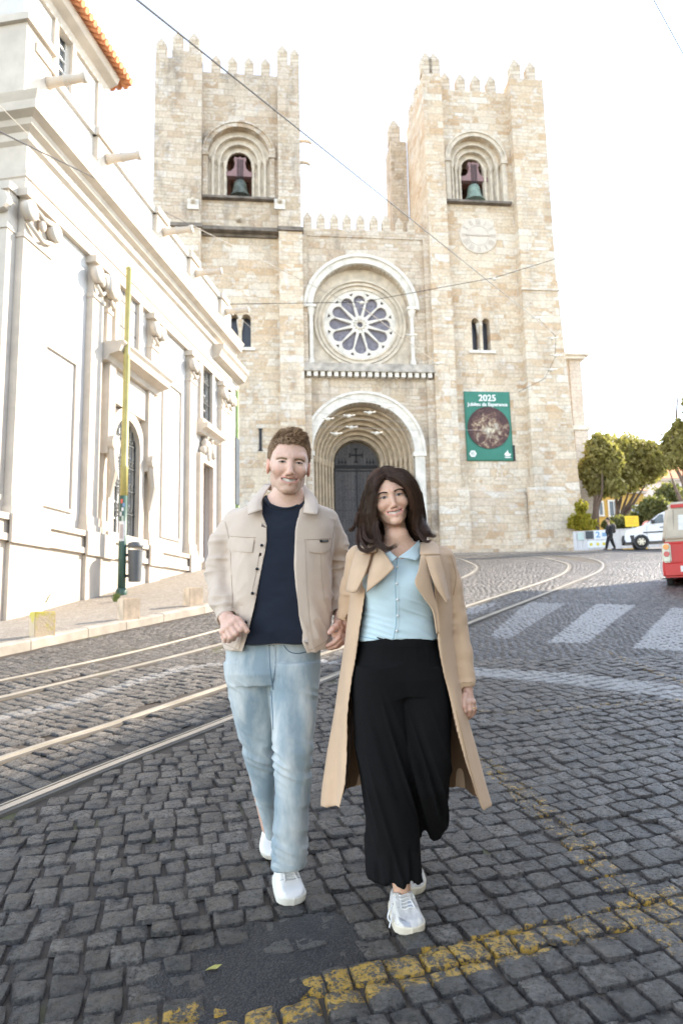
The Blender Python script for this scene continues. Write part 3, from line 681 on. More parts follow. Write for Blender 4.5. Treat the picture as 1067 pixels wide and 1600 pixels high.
# right tower
Rb1 = fc(690,200)[0]; Rb2 = fc(797,200)[0]
cuR = fc(745.5,300,-.25)[0]; zsR = fc(739,317,-.35)[1]; spR = fc(739,252,-.35)[1]; zcl = fc(745,400)[1]-1.8
b = MB(); face_box(b, RT0, Rb1, -.35, .9, zcl+.003, ztopR+.3); face_box(b, Rb2, RT1, -.35, .9, zcl+.003, ztopR+.35)
face_box(b, RT0, RT0+1.1, .9, TDR, zcl, ztopR-.0); face_box(b, RT1-1.1, RT1, .9, TD, zcl, ztopR-.3); CM(b, 'tower_upper_walls', st_warm)
belfry(cuR, zsR, spR, 2.10, .80, Rb1, Rb2, zcl, ztopR-.3, st_warm)
b = MB(); face_box(b, RT0-.05, Rb1+.05, -.42, 1., zg0-.5, zcl); face_box(b, Rb2-.05, RT1+.06, -.42, 1., zg0-.5, zcl)
face_box(b, RT0-.003, RT0+.9, 1., TDR, zg0, zcl); face_box(b, RT1-.9, RT1+.003, 1., TD, zg0-1, zcl)
sloped_base(b, RT0-.15, Rb1+.5, -.42, zg0-1, zsplit-.3, .22); sloped_base(b, Rb2-.55, RT1+.25, -.42, zg0-1, zsplit-.3, .30); sloped_base(b, Rb1+.5, Rb2-.55, .3, zg0-1, zsplit-.35, .55)
b.add([(RT1+.06,-.42,zg0-1),(RT1+.75,-.42,zg0-1),(RT1+.06,-.42,fc(850,465)[1]),(RT1+.06,2.,zg0-1),(RT1+.75,2.,zg0-1),(RT1+.06,2.,fc(850,465)[1])], [(0,1,2),(5,4,3),(1,4,5,2)])
CM(b, 'tower_lower_walls', st_warm)
twin(737, 770, 494, 546, Rb1, Rb2, zg0-.5, zcl, st_warm)
uu, z_ = fc(822,452); b = MB(); b.box(Rb2-.1, RT1+.12, -.52, -.353, z_-.28, z_-.12); CM(b, 'string_course', st_plain)
merlon(RT0+.6, 4.2, ztopR-.02, 1., PI/2)
for uu_ in (RT0+.32, fc(677,110)[0]): merlon(uu_, -.3, ztopR+.28, 1.15)
for px in (698, 722, 746, 770): merlon(fc(px,125)[0], .4, ztopR-.32, .95)
for px, k in ((803,1.1),(827,1.),): merlon(fc(px,120)[0], -.3, ztopR+.33, k)
merlon(RT1-.3, 3., ztopR-.32, 1., PI/2); merlon(RT1-.3, 6., ztopR-.32, 1., PI/2); merlon(RT0+.6, 2.4, ztopR-.02, 1., PI/2)
# rear turret of the right tower
ut0, ut1 = fc(607,300,-6.5)[0], fc(622,300,-6.5)[0]
b = MB(); b.box(ut0, ut1+.5, TDR-.2, TDR+2.0, zpar-3, fc(613,212)[1]+3.4); CM(b, 'rear_turret', st_grey)
merlon((ut0+ut1)/2, TDR-.1, fc(613,212)[1]+3.38, 1.3)
# clock
cu, cz = fc(747, 368, -.3); ck = empty('clock_face', (cu, .28, cz)); ck.parent = cath
m_ck = simple('clock_plaster', (.62,.555,.47), .9, 0, .08, 2); m_ckn = simple('clock_numerals', (.52,.46,.39), .9)
b = MB(); b.lathe([(1.30,0),(1.32,.07)], (0,0,0), 56, 'y'); CM(b, 'clock_disc', m_ck, parent=ck)
b = MB()
ROM = ['XII','I','II','III','IIII','V','VI','VII','VIII','IX','X','XI']
def stroke(b, a, r0, r1, t0, t1, w=.028):
    sa, ca = math.sin(a), math.cos(a)
    pts = []
    for r, t in ((r0,t0-w),(r0,t0+w),(r1,t1+w),(r1,t1-w)): pts.append((sa*r+ca*t, ca*r-sa*t))
    b.prism(pts, -.018, -.002)
for h in range(12):
    a = h*PI/6; s_ = ROM[h]; wd = {'I':.09,'V':.17,'X':.17}; tot = sum(wd[c] for c in s_); t = -tot/2
    for c in s_:
        m_ = t+wd[c]/2
        if c == 'I': stroke(b, a, .82, 1.20, m_, m_)
        elif c == 'V': stroke(b, a, .82, 1.20, m_, m_-.06); stroke(b, a, .82, 1.20, m_, m_+.06, .016)
        else: stroke(b, a, .82, 1.20, m_-.055, m_+.055); stroke(b, a, .82, 1.20, m_+.055, m_-.055, .016)
        t += wd[c]
ring(b, 0, 0, .70, .73, -.02, -.004, 0, 2*PI, 40); CM(b, 'clock_numerals', m_ckn, parent=ck)
b = MB(); b.prism([(-.9,.03),(-.1,.05),(.0,.09),(.1,.05),(.85,.02),(.85,-.02),(.1,-.05),(0,-.09),(-.1,-.05),(-.9,-.03)], -.05, -.03); CM(b, 'clock_hands', m_ckn, parent=ck)
# slit windows and iron fixture
for px, py0, py1 in ((407,668,703),):
    u, z1_ = fc(px, py0); _, z0_ = fc(px, py1); b = MB(); b.box(u-.09, u+.09, .22, .298, z0_, z1_); b.box(u-.14, u+.14, .2, .298, z1_-.06, z1_); b.box(u-.14, u+.14, .2, .298, z0_, z0_+.06); CM(b, 'iron_bar', m_iron)
u, z1_ = fc(803, 694); _, z0_ = fc(803, 719); b = MB(); b.box(u-.12, u+.12, .25, .298, z0_, z1_); CM(b, 'slit_window', m_iron)
# side annex right of the right tower
ua, z1_ = fc(872, 556, -3.0); ub, _ = fc(906, 556, -3.0); zc = fc(900, 666, -3.0)[1]
b = MB(); b.box(RT1-.5, ub+.05, 3.0, 9, -.5, zc-.3); b.box(RT1-.5, ub-.1, 3.1, 9, zc-.3, z1_-.3)
b.box(ua+.75, ub+.12, 2.85, 9.1, -.5, zc-.31); b.box(ua+.75, ub-.02, 2.95, 9.1, zc-.29, z1_-.31); CM(b, 'side_chapel_walls', ashlar('chapel_stone', [(.66,.60,.53),(.70,.64,.57),(.64,.58,.50)], 1.1, .5, .15, seed=5.))
b = MB(); b.box(RT1-.5, ub+.25, 2.75, 9.2, zc-.31, zc-.05); b.box(RT1-.5, ub+.18, 2.6, 9.3, z1_-.32, z1_-.1); b.box(RT1-.5, ub+.45, 2.4, 9.5, z1_-.1, z1_+.05); CM(b, 'side_chapel_cornice', st_pale)
# pilaster strips between the nave front and the towers
for q in ((LT1+.0, LT1+.35, -.12, .097, lz1+.05, zpar-.56), (RT0-.4, RT0-.0, -.12, .097, lz1+.05, zpar-.56), (LT1, LT1+.5, -.2, .097, .3, lz0-.1), (RT0-.55, RT0, -.2, .097, .3, lz0-.1)):
    b = MB(); b.box(*q); CM(b, 'pilaster_strip', st_grey)
# ---- bells: hang in the towers, things of their own ----
def bell(name, u, z, m, label, yz=1.4):
    r = empty(name, tuple(OF+UF*u-NF*yz+np.array([0,0,z+ZB-OF[2]])), AF, label, 'bell', 'bells in the cathedral towers')
    r.scale = (1.25,1.25,1.2)
    b = MB(); b.lathe([(.60,0),(.585,.05),(.50,.16),(.42,.34),(.37,.62),(.34,.86),(.27,1.0),(.10,1.08)], (0,0,0), 28); o = b.done('bell_body', m, r, True); autosmooth(o, 40)
    b = MB(); b.lathe([(.03,.2),(.03,-.06),(.09,-.1),(.09,-.2),(.03,-.24)], (0,0,0), 8); b.done('clapper', m_iron, r)
    b = MB(); b.prism([(-.82,1.25),(.82,1.25),(.82,1.5),(.5,1.56),(.34,1.75),(.26,2.1),(.34,2.3),(.3,2.45),(.1,2.4),(0,2.48),(-.1,2.4),(-.3,2.45),(-.34,2.3),(-.26,2.1),(-.34,1.75),(-.5,1.56),(-.82,1.5)], -.16, .16)
    b.done('yoke', simple('yoke_paint', (.27,.165,.165), .6), r)
    b = MB()
    for x in (-.14,-.05,.05,.14): b.tube([(x,-.18,1.02),(x,-.18,2.3)], .022, 6)
    b.done('yoke_straps', m_iron, r)
m_bz = simple('bell_bronze_dark', (.13,.15,.13), .55, .5, .5, 3); m_bg = simple('bell_bronze_green', (.24,.32,.27), .65, .3, .25, 3)
zbl = fc(375,307,-1.2)[1]; bell('church_bell', fc(375.5,300,-1.4)[0], zbl, m_bz, 'dark bronze bell on a pink yoke in the arch of the left tower')
zbr = fc(741,313,-1.2)[1]; bell('church_bell', fc(740,300,-1.4)[0], zbr, m_bg, 'pale green bronze bell on a pink yoke in the arch of the right tower')
# ---- banner ----
ubn0, zbn1 = fc(724, 610); ubn1, _ = fc(797, 610); _, zbn0 = fc(728, 719)
ub0, ub1 = ubn0+.06, ubn1
bn = empty('banner', tuple(OF+UF*((ub0+ub1)/2)+NF*(-.22)+np.array([0,0,zbn0+ZB-OF[2]])), AF, 'green jubilee banner with a round painting hanging on the right tower wall', 'banner')
W, H_ = ub1-ub0, zbn1-zbn0
M = NT('banner_cloth'); co = M.coord(); M.set(base_color=M.ramp(M.noise(co, .8, 3), [(.3,(.032,.175,.125)),(.7,(.048,.215,.16))]), roughness=.7); m_bn = M.m
V = []; nx, nz = 24, 32
for i in range(nx+1):
    for j in range(nz+1):
        x, z = -W/2+W*i/nx, H_*j/nz; V.append((x, -.012-.025*math.sin(x*3.1+z*1.7)*math.sin(PI*j/nz), z))
o = mk('cloth', V, [(i*(nz+1)+j, (i+1)*(nz+1)+j, (i+1)*(nz+1)+j+1, i*(nz+1)+j+1) for i in range(nx) for j in range(nz)], m_bn, bn, True)
sm_ = o.modifiers.new('s', 'SOLIDIFY'); sm_.thickness = .01
M = NT('painting_print'); co = M.coord(); n1 = M.noise(co, 2.6, 6, .65, .8); n2 = M.n('TexVoronoi', {'Vector': M.n('VectorMath', {0: co, 1: (3.6,1,3.0)}, operation='MULTIPLY').outputs[0], 'Scale': 1.3, 'Randomness': 1.}, feature='SMOOTH_F1')
sp = M.n('SeparateXYZ', {0: co}); rr = M.math('ADD', M.math('POWER', M.math('ADD', sp.outputs[0], -.05), 2.), M.math('POWER', M.math('ADD', sp.outputs[2], .25), 2.))
fig = M.mr(M.math('ADD', M.math('MULTIPLY', n1, 1.9), M.math('MULTIPLY', rr, -.22)), 0.50, 1.05)
c = M.ramp(fig, [(0,(.045,.022,.022)),(.35,(.10,.05,.04)),(.55,(.30,.19,.12)),(.75,(.55,.46,.31)),(1,(.70,.65,.52))])
c = M.mix(M.mr(n2.outputs['Distance'], .1, .5, 0, .6), c, (.085,.04,.04)); M.set(base_color=c, roughness=.7); m_pt = M.m
b = MB(); b.lathe([(1.42,-.075),(1.42,-.05)], (0,0,H_*.475), 48, 'y'); o = b.done('round_painting', m_pt, bn)
o.data.transform(Matrix.Translation((0,0,-H_*.475))); o.location = (0,0,H_*.475)
m_wt = simple('banner_white', (.80,.82,.80), .7)
def text(s, size, loc, rot, m, parent, name, align='CENTER', ext=.004, bold=.0):
    c = bpy.data.curves.new(name, 'FONT'); c.body = s; c.size = size; c.align_x = align; c.align_y = 'CENTER'; c.extrude = ext; c.offset = bold
    t = bpy.data.objects.new(name+'_tmp', c); COL.objects.link(t); me = bpy.data.meshes.new_from_object(t); bpy.data.objects.remove(t); bpy.data.curves.remove(c)
    me.materials.clear(); me.name = name
    o = link(name, me, m, parent); o.location = loc; o.rotation_euler = rot; return o
text('2025', .60, (0,-.07,H_-.47), (PI/2,0,0), m_wt, bn, 'year_lettering', bold=.012)
text('Jubileu da Esperança', .33, (0,-.07,H_-.90), (PI/2,0,0), m_wt, bn, 'title_lettering', bold=.008)
b = MB(); ring(b, -1.15, .47, .13, .24, -.06, -.05, 0, 2*PI, 6); ring(b, -1.15, .47, .03, .09, -.06, -.05, 0, 2*PI, 6)
b.prism([(.95,.42),(1.1,.3),(1.35,.34),(1.42,.5),(1.3,.46),(1.22,.6),(1.2,.74),(1.1,.58),(1.02,.52)], -.06, -.05); b.prism([(.95,.26),(1.42,.26),(1.36,.2),(1.0,.2)], -.06, -.05)
b.done('emblems', m_wt, bn)
# =============== LEFT CHURCH BUILDING (white rendered, in sun) ===============
ang = math.atan2(DB[1], DB[0])
lbld = empty('church_building', tuple(PB), ang, 'long white rendered church with pilasters and a heavy cornice along the left pavement', 'church')
# local frame: x = s along the facade (away from the camera), y = into the building (left), z up from the base corner
def LM(b, name, m, smooth=False, parent=None): return b.done(name, m, parent or lbld, smooth)
def wall_mat():
    M = NT('white_render'); co = M.coord(); n = M.noise(co, 1.1, 6, .6); c = M.ramp(n, [(.3,(.50,.475,.435)),(.6,(.58,.56,.53)),(.8,(.54,.505,.46))])
    sp = M.n('SeparateXYZ', {0: co}); st = M.noise(M.n('VectorMath', {0: co, 1: (1.5,1.5,.25)}, operation='MULTIPLY').outputs[0], 1.6, 6, .7)
    c = M.mix(M.mr(st, .55, .75, 0, .30), c, (.44,.37,.29)); M.set(base_color=c, roughness=.85); M.bump(M.noise(co, 22, 5), .25, .01); return M.m
m_wall = wall_mat()
m_lime = simple('limestone_trim', (.53,.475,.405), .85, 0, .12, 2.5, .4, .01)
m_gl2 = simple('window_glass', (.10,.12,.14), .12); m_white = simple('white_paint', (.72,.72,.70), .5)
m_grille = simple('iron_grille', (.045,.05,.05), .55, .3)
ZC = (lb(60,141,.62)[1]+lb(377,530,.62)[1])/2; ZBAL = lb(94,116,.5)[1]; ZP = lb(50,815,.2)[1]; S1 = lb(377,530,.5)[0]; print('S', lb(60,141,.62), lb(377,530,.62)); SEND = S1
zarch = ZC-1.7
# openings
wU0, zU0 = lb(181, 545); wU1, zU1 = lb(212, 555)
def srange(xa, xb, y): return lb(xa, y)[0], lb(xb, y)[0]
sA0, sA1 = srange(181, 213, 500); zUa, zUb = lb(197, 556)[1], lb(197, 436)[1]
sB0, sB1 = srange(172, 212, 740); zLa, zLb = lb(192, 838)[1], lb(192, 655)[1]
sC0, sC1 = srange(313, 328, 610); zVa, zVb = lb(320, 662)[1], lb(320, 566)[1]
sD0, sD1 = srange(311, 327, 800); zDa, zDb = lb(318, 882)[1], lb(318, 726)[1]
print('LB', ZC, ZBAL, ZP, S1, (sA0,sA1,zUa,zUb), (sB0,sB1,zLa,zLb), (sC0,sC1,zVa,zVb), (sD0,sD1,zDa,zDb))
hwB = (sB1-sB0)/2; cB = (sB0+sB1)/2
mainw = slab('main_wall', [(0,-.6),(SEND,-.6+0),(SEND,zarch+.3),(0,zarch+.3)], [rect(sA0,sA1,zUa,zUb), arch(cB,hwB,zLa,zLb-hwB,20), rect(sC0,sC1,zVa,zVb), rect(sD0,sD1,zDa,zDb)], .0, .55, m_wall, lbld)
b = MB(); b.box(-.0, .15, .5501, 9, -1, zarch+.3); b.box(SEND-.2, SEND, .55, 9, -1, zarch+.3); b.box(0, SEND, 8.5, 9, -1, zarch+.3); LM(b, 'end_wall', m_wall)
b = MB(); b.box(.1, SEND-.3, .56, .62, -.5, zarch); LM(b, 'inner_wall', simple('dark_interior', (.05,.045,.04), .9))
# plinth (two steps)
b = MB(); z1 = ZP
b.box(-.55, sD0-.25, -.16, -.003, -1.2, z1-.42); b.box(-.62, sD0-.2, -.24, -.003, z1-.42, z1-.30); b.box(-.58, sD0-.22, -.19, -.003, z1-.30, z1-.06); b.box(-.62, sD0-.2, -.25, -.003, z1-.06, z1+.05)
b.box(sD1+.25, SEND, -.16, -.003, -1, z1-.42); b.box(sD1+.2, SEND+.05, -.24, -.003, z1-.42, z1-.30); b.box(sD1+.22, SEND, -.19, -.003, z1-.3, z1-.06); b.box(sD1+.2, SEND+.05, -.25, -.003, z1-.06, z1+.05)
b.box(-.55, -.15, -.003, 9, -1.2, z1-.42); b.box(-.62, -.15, -.003, 9.05, z1-.42, z1-.3); b.box(-.58, -.15, -.003, 9, z1-.3, z1-.06); b.box(-.62, -.15, -.003, 9.05, z1-.06, z1+.05)
LM(b, 'plinth', m_lime)
# pilasters
garg = [lb(p[0], p[1], .5)[0]-.1 for p in ((94,116),(184,240),(270,352),(319,418),(364,480))]
def pil(name, s0, s1, out=.16, z0=None, z1=None):
    z0 = ZP+.05 if z0 is None else z0; z1 = zarch if z1 is None else z1
    b = MB(); b.box(s0, s1, -out, -.002, z0+.35, z1-.95); b.box(s0-.06, s1+.06, -out-.06, -.002, z0+.003, z0+.16); b.box(s0-.03, s1+.03, -out-.03, -.002, z0+.16, z0+.35)
    b.box(s0-.09, s1+.09, -out-.10, -.002, z1-.16, z1-.003); b.box(s0-.02, s1+.02, -out-.03, -.002, z1-.95, z1-.86); b.box(s0+.02, s1-.02, -out+.01, -.002, z1-.86, z1-.16)
    b.box(s0-.1, s1+.1, -out-.08, -.162, -1.15, ZP-.45) ; b.box(s0-.14, s1+.14, -out-.14, -.243, ZP-.45, ZP+.06)
    o = LM(b, name, m_lime)
    c = MB()      # ionic volutes and leaves
    for sx in (s0+.03, s1-.03):
        c.lathe([(.05,-.1),(.19,-.09),(.19,.05),(.13,.06),(.13,.0),(.06,.0),(.06,.07)], (sx,-out-.06,z1-.42), 14, 'y')
    c.tube([(s0+.1,-out-.08,z1-.28),((s0+s1)/2,-out-.1,z1-.36),(s1-.1,-out-.08,z1-.28)], .06, 6); c.sphere(((s0+s1)/2,-out-.08,z1-.5), (.10,.07,.12), 8, 6)
    c.tube([(s0+.05,-out-.05,z1-.65),((s0+s1)/2,-out-.09,z1-.82),(s1-.05,-out-.05,z1-.65)], .045, 6)
    c.done('capital', m_lime, o, True); return o
pil('pilaster', -.15, .75)
pil('pilaster', *srange(128, 146, 700)); pil('pilaster', lb(226,700)[0], lb(238,700)[0]); pil('pilaster', lb(289,700)[0], lb(299,700)[0]); pil('pilaster', lb(340,650)[0], lb(350,650)[0]); pil('pilaster', SEND-.5, SEND-.05)
pil('pilaster', lb(149,700)[0]+.25, lb(160,700)[0]+.15, .08)
# end face pilaster (faces the camera)
b = MB(); b.box(-.42, -.152, .0, 1.2, ZP+.4, zarch-.9); b.box(-.46, -.152, -.03, 1.25, ZP+.05, ZP+.4); b.box(-.5, -.152, -.06, 1.3, zarch-.16, zarch-.003); b.box(-.45, -.152, -.02, 1.22, zarch-.9, zarch-.16)
for yv in (.1, 1.1): b.lathe([(.05,-.1),(.2,-.09),(.2,.05),(.13,.06),(.06,.0),(.06,.07)], (-.5,yv,zarch-.42), 14, 'x')
LM(b, 'end_pilaster', m_lime)
# framed panels between pilasters
def frame(b, s0, s1, z0, z1, w=.07, out=.05):
    b.box(s0, s1, -out, -.002, z1-w, z1); b.box(s0, s1, -out, -.002, z0, z0+w); b.box(s0, s0+w, -out, -.002, z0+w, z1-w); b.box(s1-w, s1, -out, -.002, z0+w, z1-w)
b = MB()
pA = lb(60,700)[0], lb(115,700)[0]; frame(b, pA[0], pA[1], ZP+.4, zarch-2.6); LM(b, 'wall_panel_frame', m_lime); b = MB(); frame(b, lb(252,700)[0], lb(282,700)[0], ZP+.4, zarch-1.4); LM(b, 'wall_panel_frame', m_lime)
# entablature and cornice (stepped profile), broken forward over pilasters
def profile(b, s0, s1, prof, yin=.0):
    """sweep (out, z) profile along s with closed ends"""
    n = len(prof); V = [(s, -o, z) for s in (s0, s1) for o, z in prof]
    Fc = [(i, i+1, n+i+1, n+i) for i in range(n-1)]; b.add(V, Fc+[tuple(range(n-1,-1,-1)), tuple(range(n, 2*n))])
ent = [(-.3,zarch),(.12,zarch),(.12,zarch+.28),(.15,zarch+.30),(.15,zarch+.45),(.10,zarch+.46),(.10,ZC-.72),(.18,ZC-.66),(.20,ZC-.52),(.32,ZC-.46),(.36,ZC-.36),(.52,ZC-.30),(.54,ZC-.14),(.60,ZC-.04),(.62,ZC),(-.3,ZC+.05)]
def mitre(b, prof, x1, y1=9.):
    n = len(prof); V = [(-o, y1, z) for o, z in prof]+[(-o, -o, z) for o, z in prof]+[(x1, -o, z) for o, z in prof]
    b.add(V, [(k*n+i, k*n+i+1, (k+1)*n+i+1, (k+1)*n+i) for k in (0,1) for i in range(n-1)]+[tuple(range(2*n, 3*n))])
b = MB(); mitre(b, ent, SEND); LM(b, 'cornice', m_lime)
# parapet with posts
ZBT = ZBAL+.35
b = MB(); b.box(-.3, SEND, -.12, .25, ZC+.02, ZBT-.2); b.box(-.35, SEND+.05, -.2, .32, ZBT-.2, ZBT-.03); b.box(-.3, -.02, .25, 9, ZC+.02, ZBT-.2); b.box(-.38, -.02, .32, 9, ZBT-.2, ZBT-.03); LM(b, 'parapet', m_wall)
for s in garg: b = MB(); b.box(s-.32, s+.32, -.24, .3, ZC+.03, ZBT-.21); b.box(s-.38, s+.38, -.30, .36, ZBT-.2, ZBT-.01); LM(b, 'parapet_post', m_lime)
b = MB(); b.box(-.5, .35, -.26, .9, ZC+.03, ZBT+.18); b.box(-.58, .42, -.34, .98, ZBT+.18, ZBT+.33); LM(b, 'parapet_post', m_lime)
g0 = None
for s in garg:
    if g0 is None:
        b = MB(); b.lathe([(.12,0),(.20,.03),(.16,.15),(.15,.4),(.19,.45),(.15,.5),(.13,.85),(.17,.9),(.17,.98),(.08,1.0)], (0,0,0), 14, 'y'); b.v = [(x,-y,z) for x,y,z in b.v]; b.f = [f[::-1] for f in b.f]
        g0 = o = LM(b, 'stone_spout', m_lime, True)
    else: o = dup(g0, lbld)
    o.location = (s+.1, -.24, ZBAL-.16); o.scale = (.62,.85,.62)
# window trims
def frame_open(b, s0, s1, z0, z1, w=.18, out=.10, top=True, sill=True):
    b.box(s0-w, s0, -out, .05, z0, z1+w); b.box(s1, s1+w, -out, .05, z0, z1+w); b.box(s0, s1, -out, .05, z1, z1+w)
    if sill: b.box(s0-w-.05, s1+w+.05, -out-.1, .05, z0-.16, z0-.002)
def window(name, s0, s1, z0, z1, cols, rows, grille=True, arched=False):
    b = MB(); b.box(s0-.02, s1+.02, .16, .18, z0-.02, z1+.02); o = LM(b, name, m_gl2)
    f = MB(); w = .05
    f.box(s0, s0+w, .10, .159, z0, z1); f.box(s1-w, s1, .10, .159, z0, z1)
    for k in range(cols+1): x = s0+(s1-s0-w)*k/cols; f.box(x, x+w*.7, .11, .158, z0, z1)
    for k in range(rows+1): z = z0+(z1-z0-w)*k/rows; f.box(s0, s1, .105, .157, z, z+w*.8)
    f.done('window_frame', m_white, o)
    if grille:
        g = MB(); n = max(3, int((s1-s0)/.16))
        for k in range(n+1): x = s0+.03+(s1-s0-.06)*k/n; g.box(x-.012, x+.012, .0, .02, z0, z1)
        m_ = max(3, int((z1-z0)/.55))
        for k in range(1, m_):
            z = z0+(z1-z0)*k/m_; g.box(s0, s1, -.005, .025, z-.014, z+.014)
            for j in range(n): x = s0+.03+(s1-s0-.06)*(j+.5)/n; g.lathe([(.05,-.008),(.07,-.008),(.07,.008),(.05,.008)], (x,.01,z+.12), 8, 'y', False)
        g.done('window_grille', m_grille, o)
    return o
window('window', sA0, sA1, zUa, zUb, 2, 4); window('window', sB0, sB1, zLa, zLb, 2, 7); window('window', sC0, sC1, zVa, zVb, 2, 4)
b = MB(); frame_open(b, sA0, sA1, zUa, zUb); LM(b, 'window_surround', m_lime); b = MB(); frame_open(b, sC0, sC1, zVa, zVb); LM(b, 'window_surround', m_lime)
b = MB(); w = .26      # arched window surround
b.box(sB0-w, sB0, -.12, .05, zLa, zLb-hwB); b.box(sB1, sB1+w, -.12, .05, zLa, zLb-hwB); b.box(sB0-w-.1, sB1+w+.1, -.2, .05, zLa-.16, zLa-.002)
ring(b, cB, zLb-hwB, hwB, hwB+w, -.12, .05, n=20)
b.box(sB0-w-.28, sB0-w+.02, -.22, -.003, zLb-1.1, zUa-.62); b.box(sB1+w-.02, sB1+w+.28, -.22, -.003, zLb-1.1, zUa-.62)
b.box(sB0-w-.22, sB1+w+.22, -.14, -.003, zLb+w-.05, zUa-.62)
profile(b, sB0-w-.5, sB1+w+.5, [(-.002,zUa-.62),(.25,zUa-.62),(.30,zUa-.5),(.55,zUa-.44),(.60,zUa-.30),(.66,zUa-.24),(.66,zUa-.2),(-.002,zUa-.17)])
for sx in (sB0-w-.13, sB1+w+.13): b.lathe([(.06,-.1),(.19,-.09),(.19,.04),(.1,.06)], (sx,-.26,zLb-.85), 12, 'y'); b.tube([(sx,-.24,zLb-1.0),(sx,-.30,zLb-1.5),(sx,-.2,zLb-2.1)], [.13,.10,.05], 8)
LM(b, 'window_hood', m_lime)
# door with carved head
b = MB(); b.box(sD0, sD1, .16, .2, zDa, zDb); dr = LM(b, 'door', simple('brown_door', (.23,.15,.12), .6, 0, .3, 4))
b = MB()
for k in range(5): z = zDa+.2+(zDb-zDa-.3)*k/5; b.box(sD0+.1, sD1-.1, .13, .159, z, z+(zDb-zDa)/5-.15)
b.done('door_panels', simple('brown_door_panel', (.27,.18,.14), .6), dr)
b = MB(); frame_open(b, sD0, sD1, zDa, zDb, .26, .14, sill=False); b.box(sD0-.35, sD1+.35, -.45, .05, zDa-.35, zDa-.003)
profile(b, sD0-.45, sD1+.45, [(-.002,zVa-.5),(.2,zVa-.5),(.25,zVa-.42),(.42,zVa-.36),(.45,zVa-.22),(-.002,zVa-.2)])
zm = (zDb+zVa-.3)/2
for a, c_, r_ in ((0,.0,.22),(-.3,.1,.14),(.3,.1,.14),(-.45,-.15,.12),(.45,-.15,.12),(0,-.25,.15),(-.2,.28,.1),(.2,.28,.1)): b.sphere(((sD0+sD1)/2+a, -.12, zm+c_), (r_,.12,r_*1.2), 8, 6)
LM(b, 'door_surround', m_lime)
# lower wing beyond with its own cornice
sE1 = lb(391, 581, .55)[0]; zE = lb(391, 581, .55)[1]; zE0 = lb(355,670)[0]
b = MB(); b.box(SEND+.003, sE1-.3, .1, 8, -.5+1, zE-.4); LM(b, 'wing_wall', m_wall)
b = MB(); profile(b, SEND-1.9, sE1, [(-.5,zE-.7),(.05,zE-.7),(.1,zE-.5),(.35,zE-.4),(.42,zE-.2),(.5,zE-.12),(.5,zE),(-.5,zE+.05)]); b.box(max(SEND+.05, sE1-.9), sE1-.3, -.05, .098, 1, zE-.7); LM(b, 'wing_cornice', m_lime)
wx = lb(357,720)[0]; b = MB(); b.box(SEND+1.1, SEND+1.5, .04, .098, lb(357,780)[1], lb(357,672)[1]); LM(b, 'wing_window', m_gl2)
# upper storey set back, with arched window and tiled eave
UO = -1.15
def lbu(x, y): return lb(x, y, UO)
su0 = lbu(36, 60)[0]; su1 = lbu(160, 160)[0]; zev = lbu(160,118)[1]
sw0, sw1 = lbu(87,80)[0], lbu(110,90)[0]; zwa, zwb = lbu(98,140)[1], lbu(98,45)[1]
print('UP', su0, su1, zev, sw0, sw1, zwa, zwb)
hw_ = (sw1-sw0)/2
slab('upper_wall', rect(su0, su1, ZC, zev), [arch((sw0+sw1)/2, hw_, zwa, zwb-hw_*.5, 16)], -UO, -UO+.4, m_wall, lbld)
b = MB(); b.box(su0, su0+.3, -UO+.4, 8, ZC, zev); b.box(su1-.3, su1, -UO+.4, 8, ZC, zev); LM(b, 'upper_end_wall', m_wall)
o = window('upper_window', sw0, sw1, zwa, zwb, 2, 5, False); o.location = (0, -UO, 0)
b = MB(); w = .16; b.box(sw0-w, sw0, -UO-.08, -UO+.02, zwa, zwb-hw_*.5); b.box(sw1, sw1+w, -UO-.08, -UO+.02, zwa, zwb-hw_*.5); ring(b, (sw0+sw1)/2, zwb-hw_*.5, hw_, hw_+w, -UO-.08, -UO+.02, n=16)
profile(b, su0-.1, su1+.15, [(UO-.1,zev-.45),(UO+.08,zev-.45),(UO+.14,zev-.28),(UO+.36,zev-.2),(UO+.42,zev-.05),(UO+.42,zev),(UO-.1,zev)]); b.box(su1-.35, su1+.06, -UO-.08, -UO-.002, ZC, zev-.46)
LM(b, 'upper_trim', m_lime)
m_tile = simple('clay_roof_tile', (.60,.25,.11), .8, 0, .3, 5, .4, .01)
b = MB(); ye = -UO-.62; nrow = int((su1+.5-su0+.3)/.2)
b.add([(su0-.3,ye,zev+.02),(su1+.5,ye,zev+.02),(su1-2.4,ye+3,zev+1.5),(su0-.3,ye+3,zev+1.5),(su1+.5,ye+9,zev+.02),(su1-2.4,ye+6,zev+1.5)], [(0,1,2,3),(1,4,5,2)])
for k in range(nrow+1):
    x = su0-.3+.2*k; f = min(1., max(.05, (su1+.5-x)/2.9)); b.tube([(x,ye-.05,zev+.03),(x,ye+3*f,zev+.03+1.48*f)], .085, 8)
for k in range(18):
    y = ye+.2+k*.2; f = min(1., (y-ye)/3.+.02); b.tube([(su1+.55,y,zev+.03),(su1+.5-2.9*f,y,zev+.03+1.48*f)], .085, 8)
LM(b, 'tiled_roof', m_tile, False)
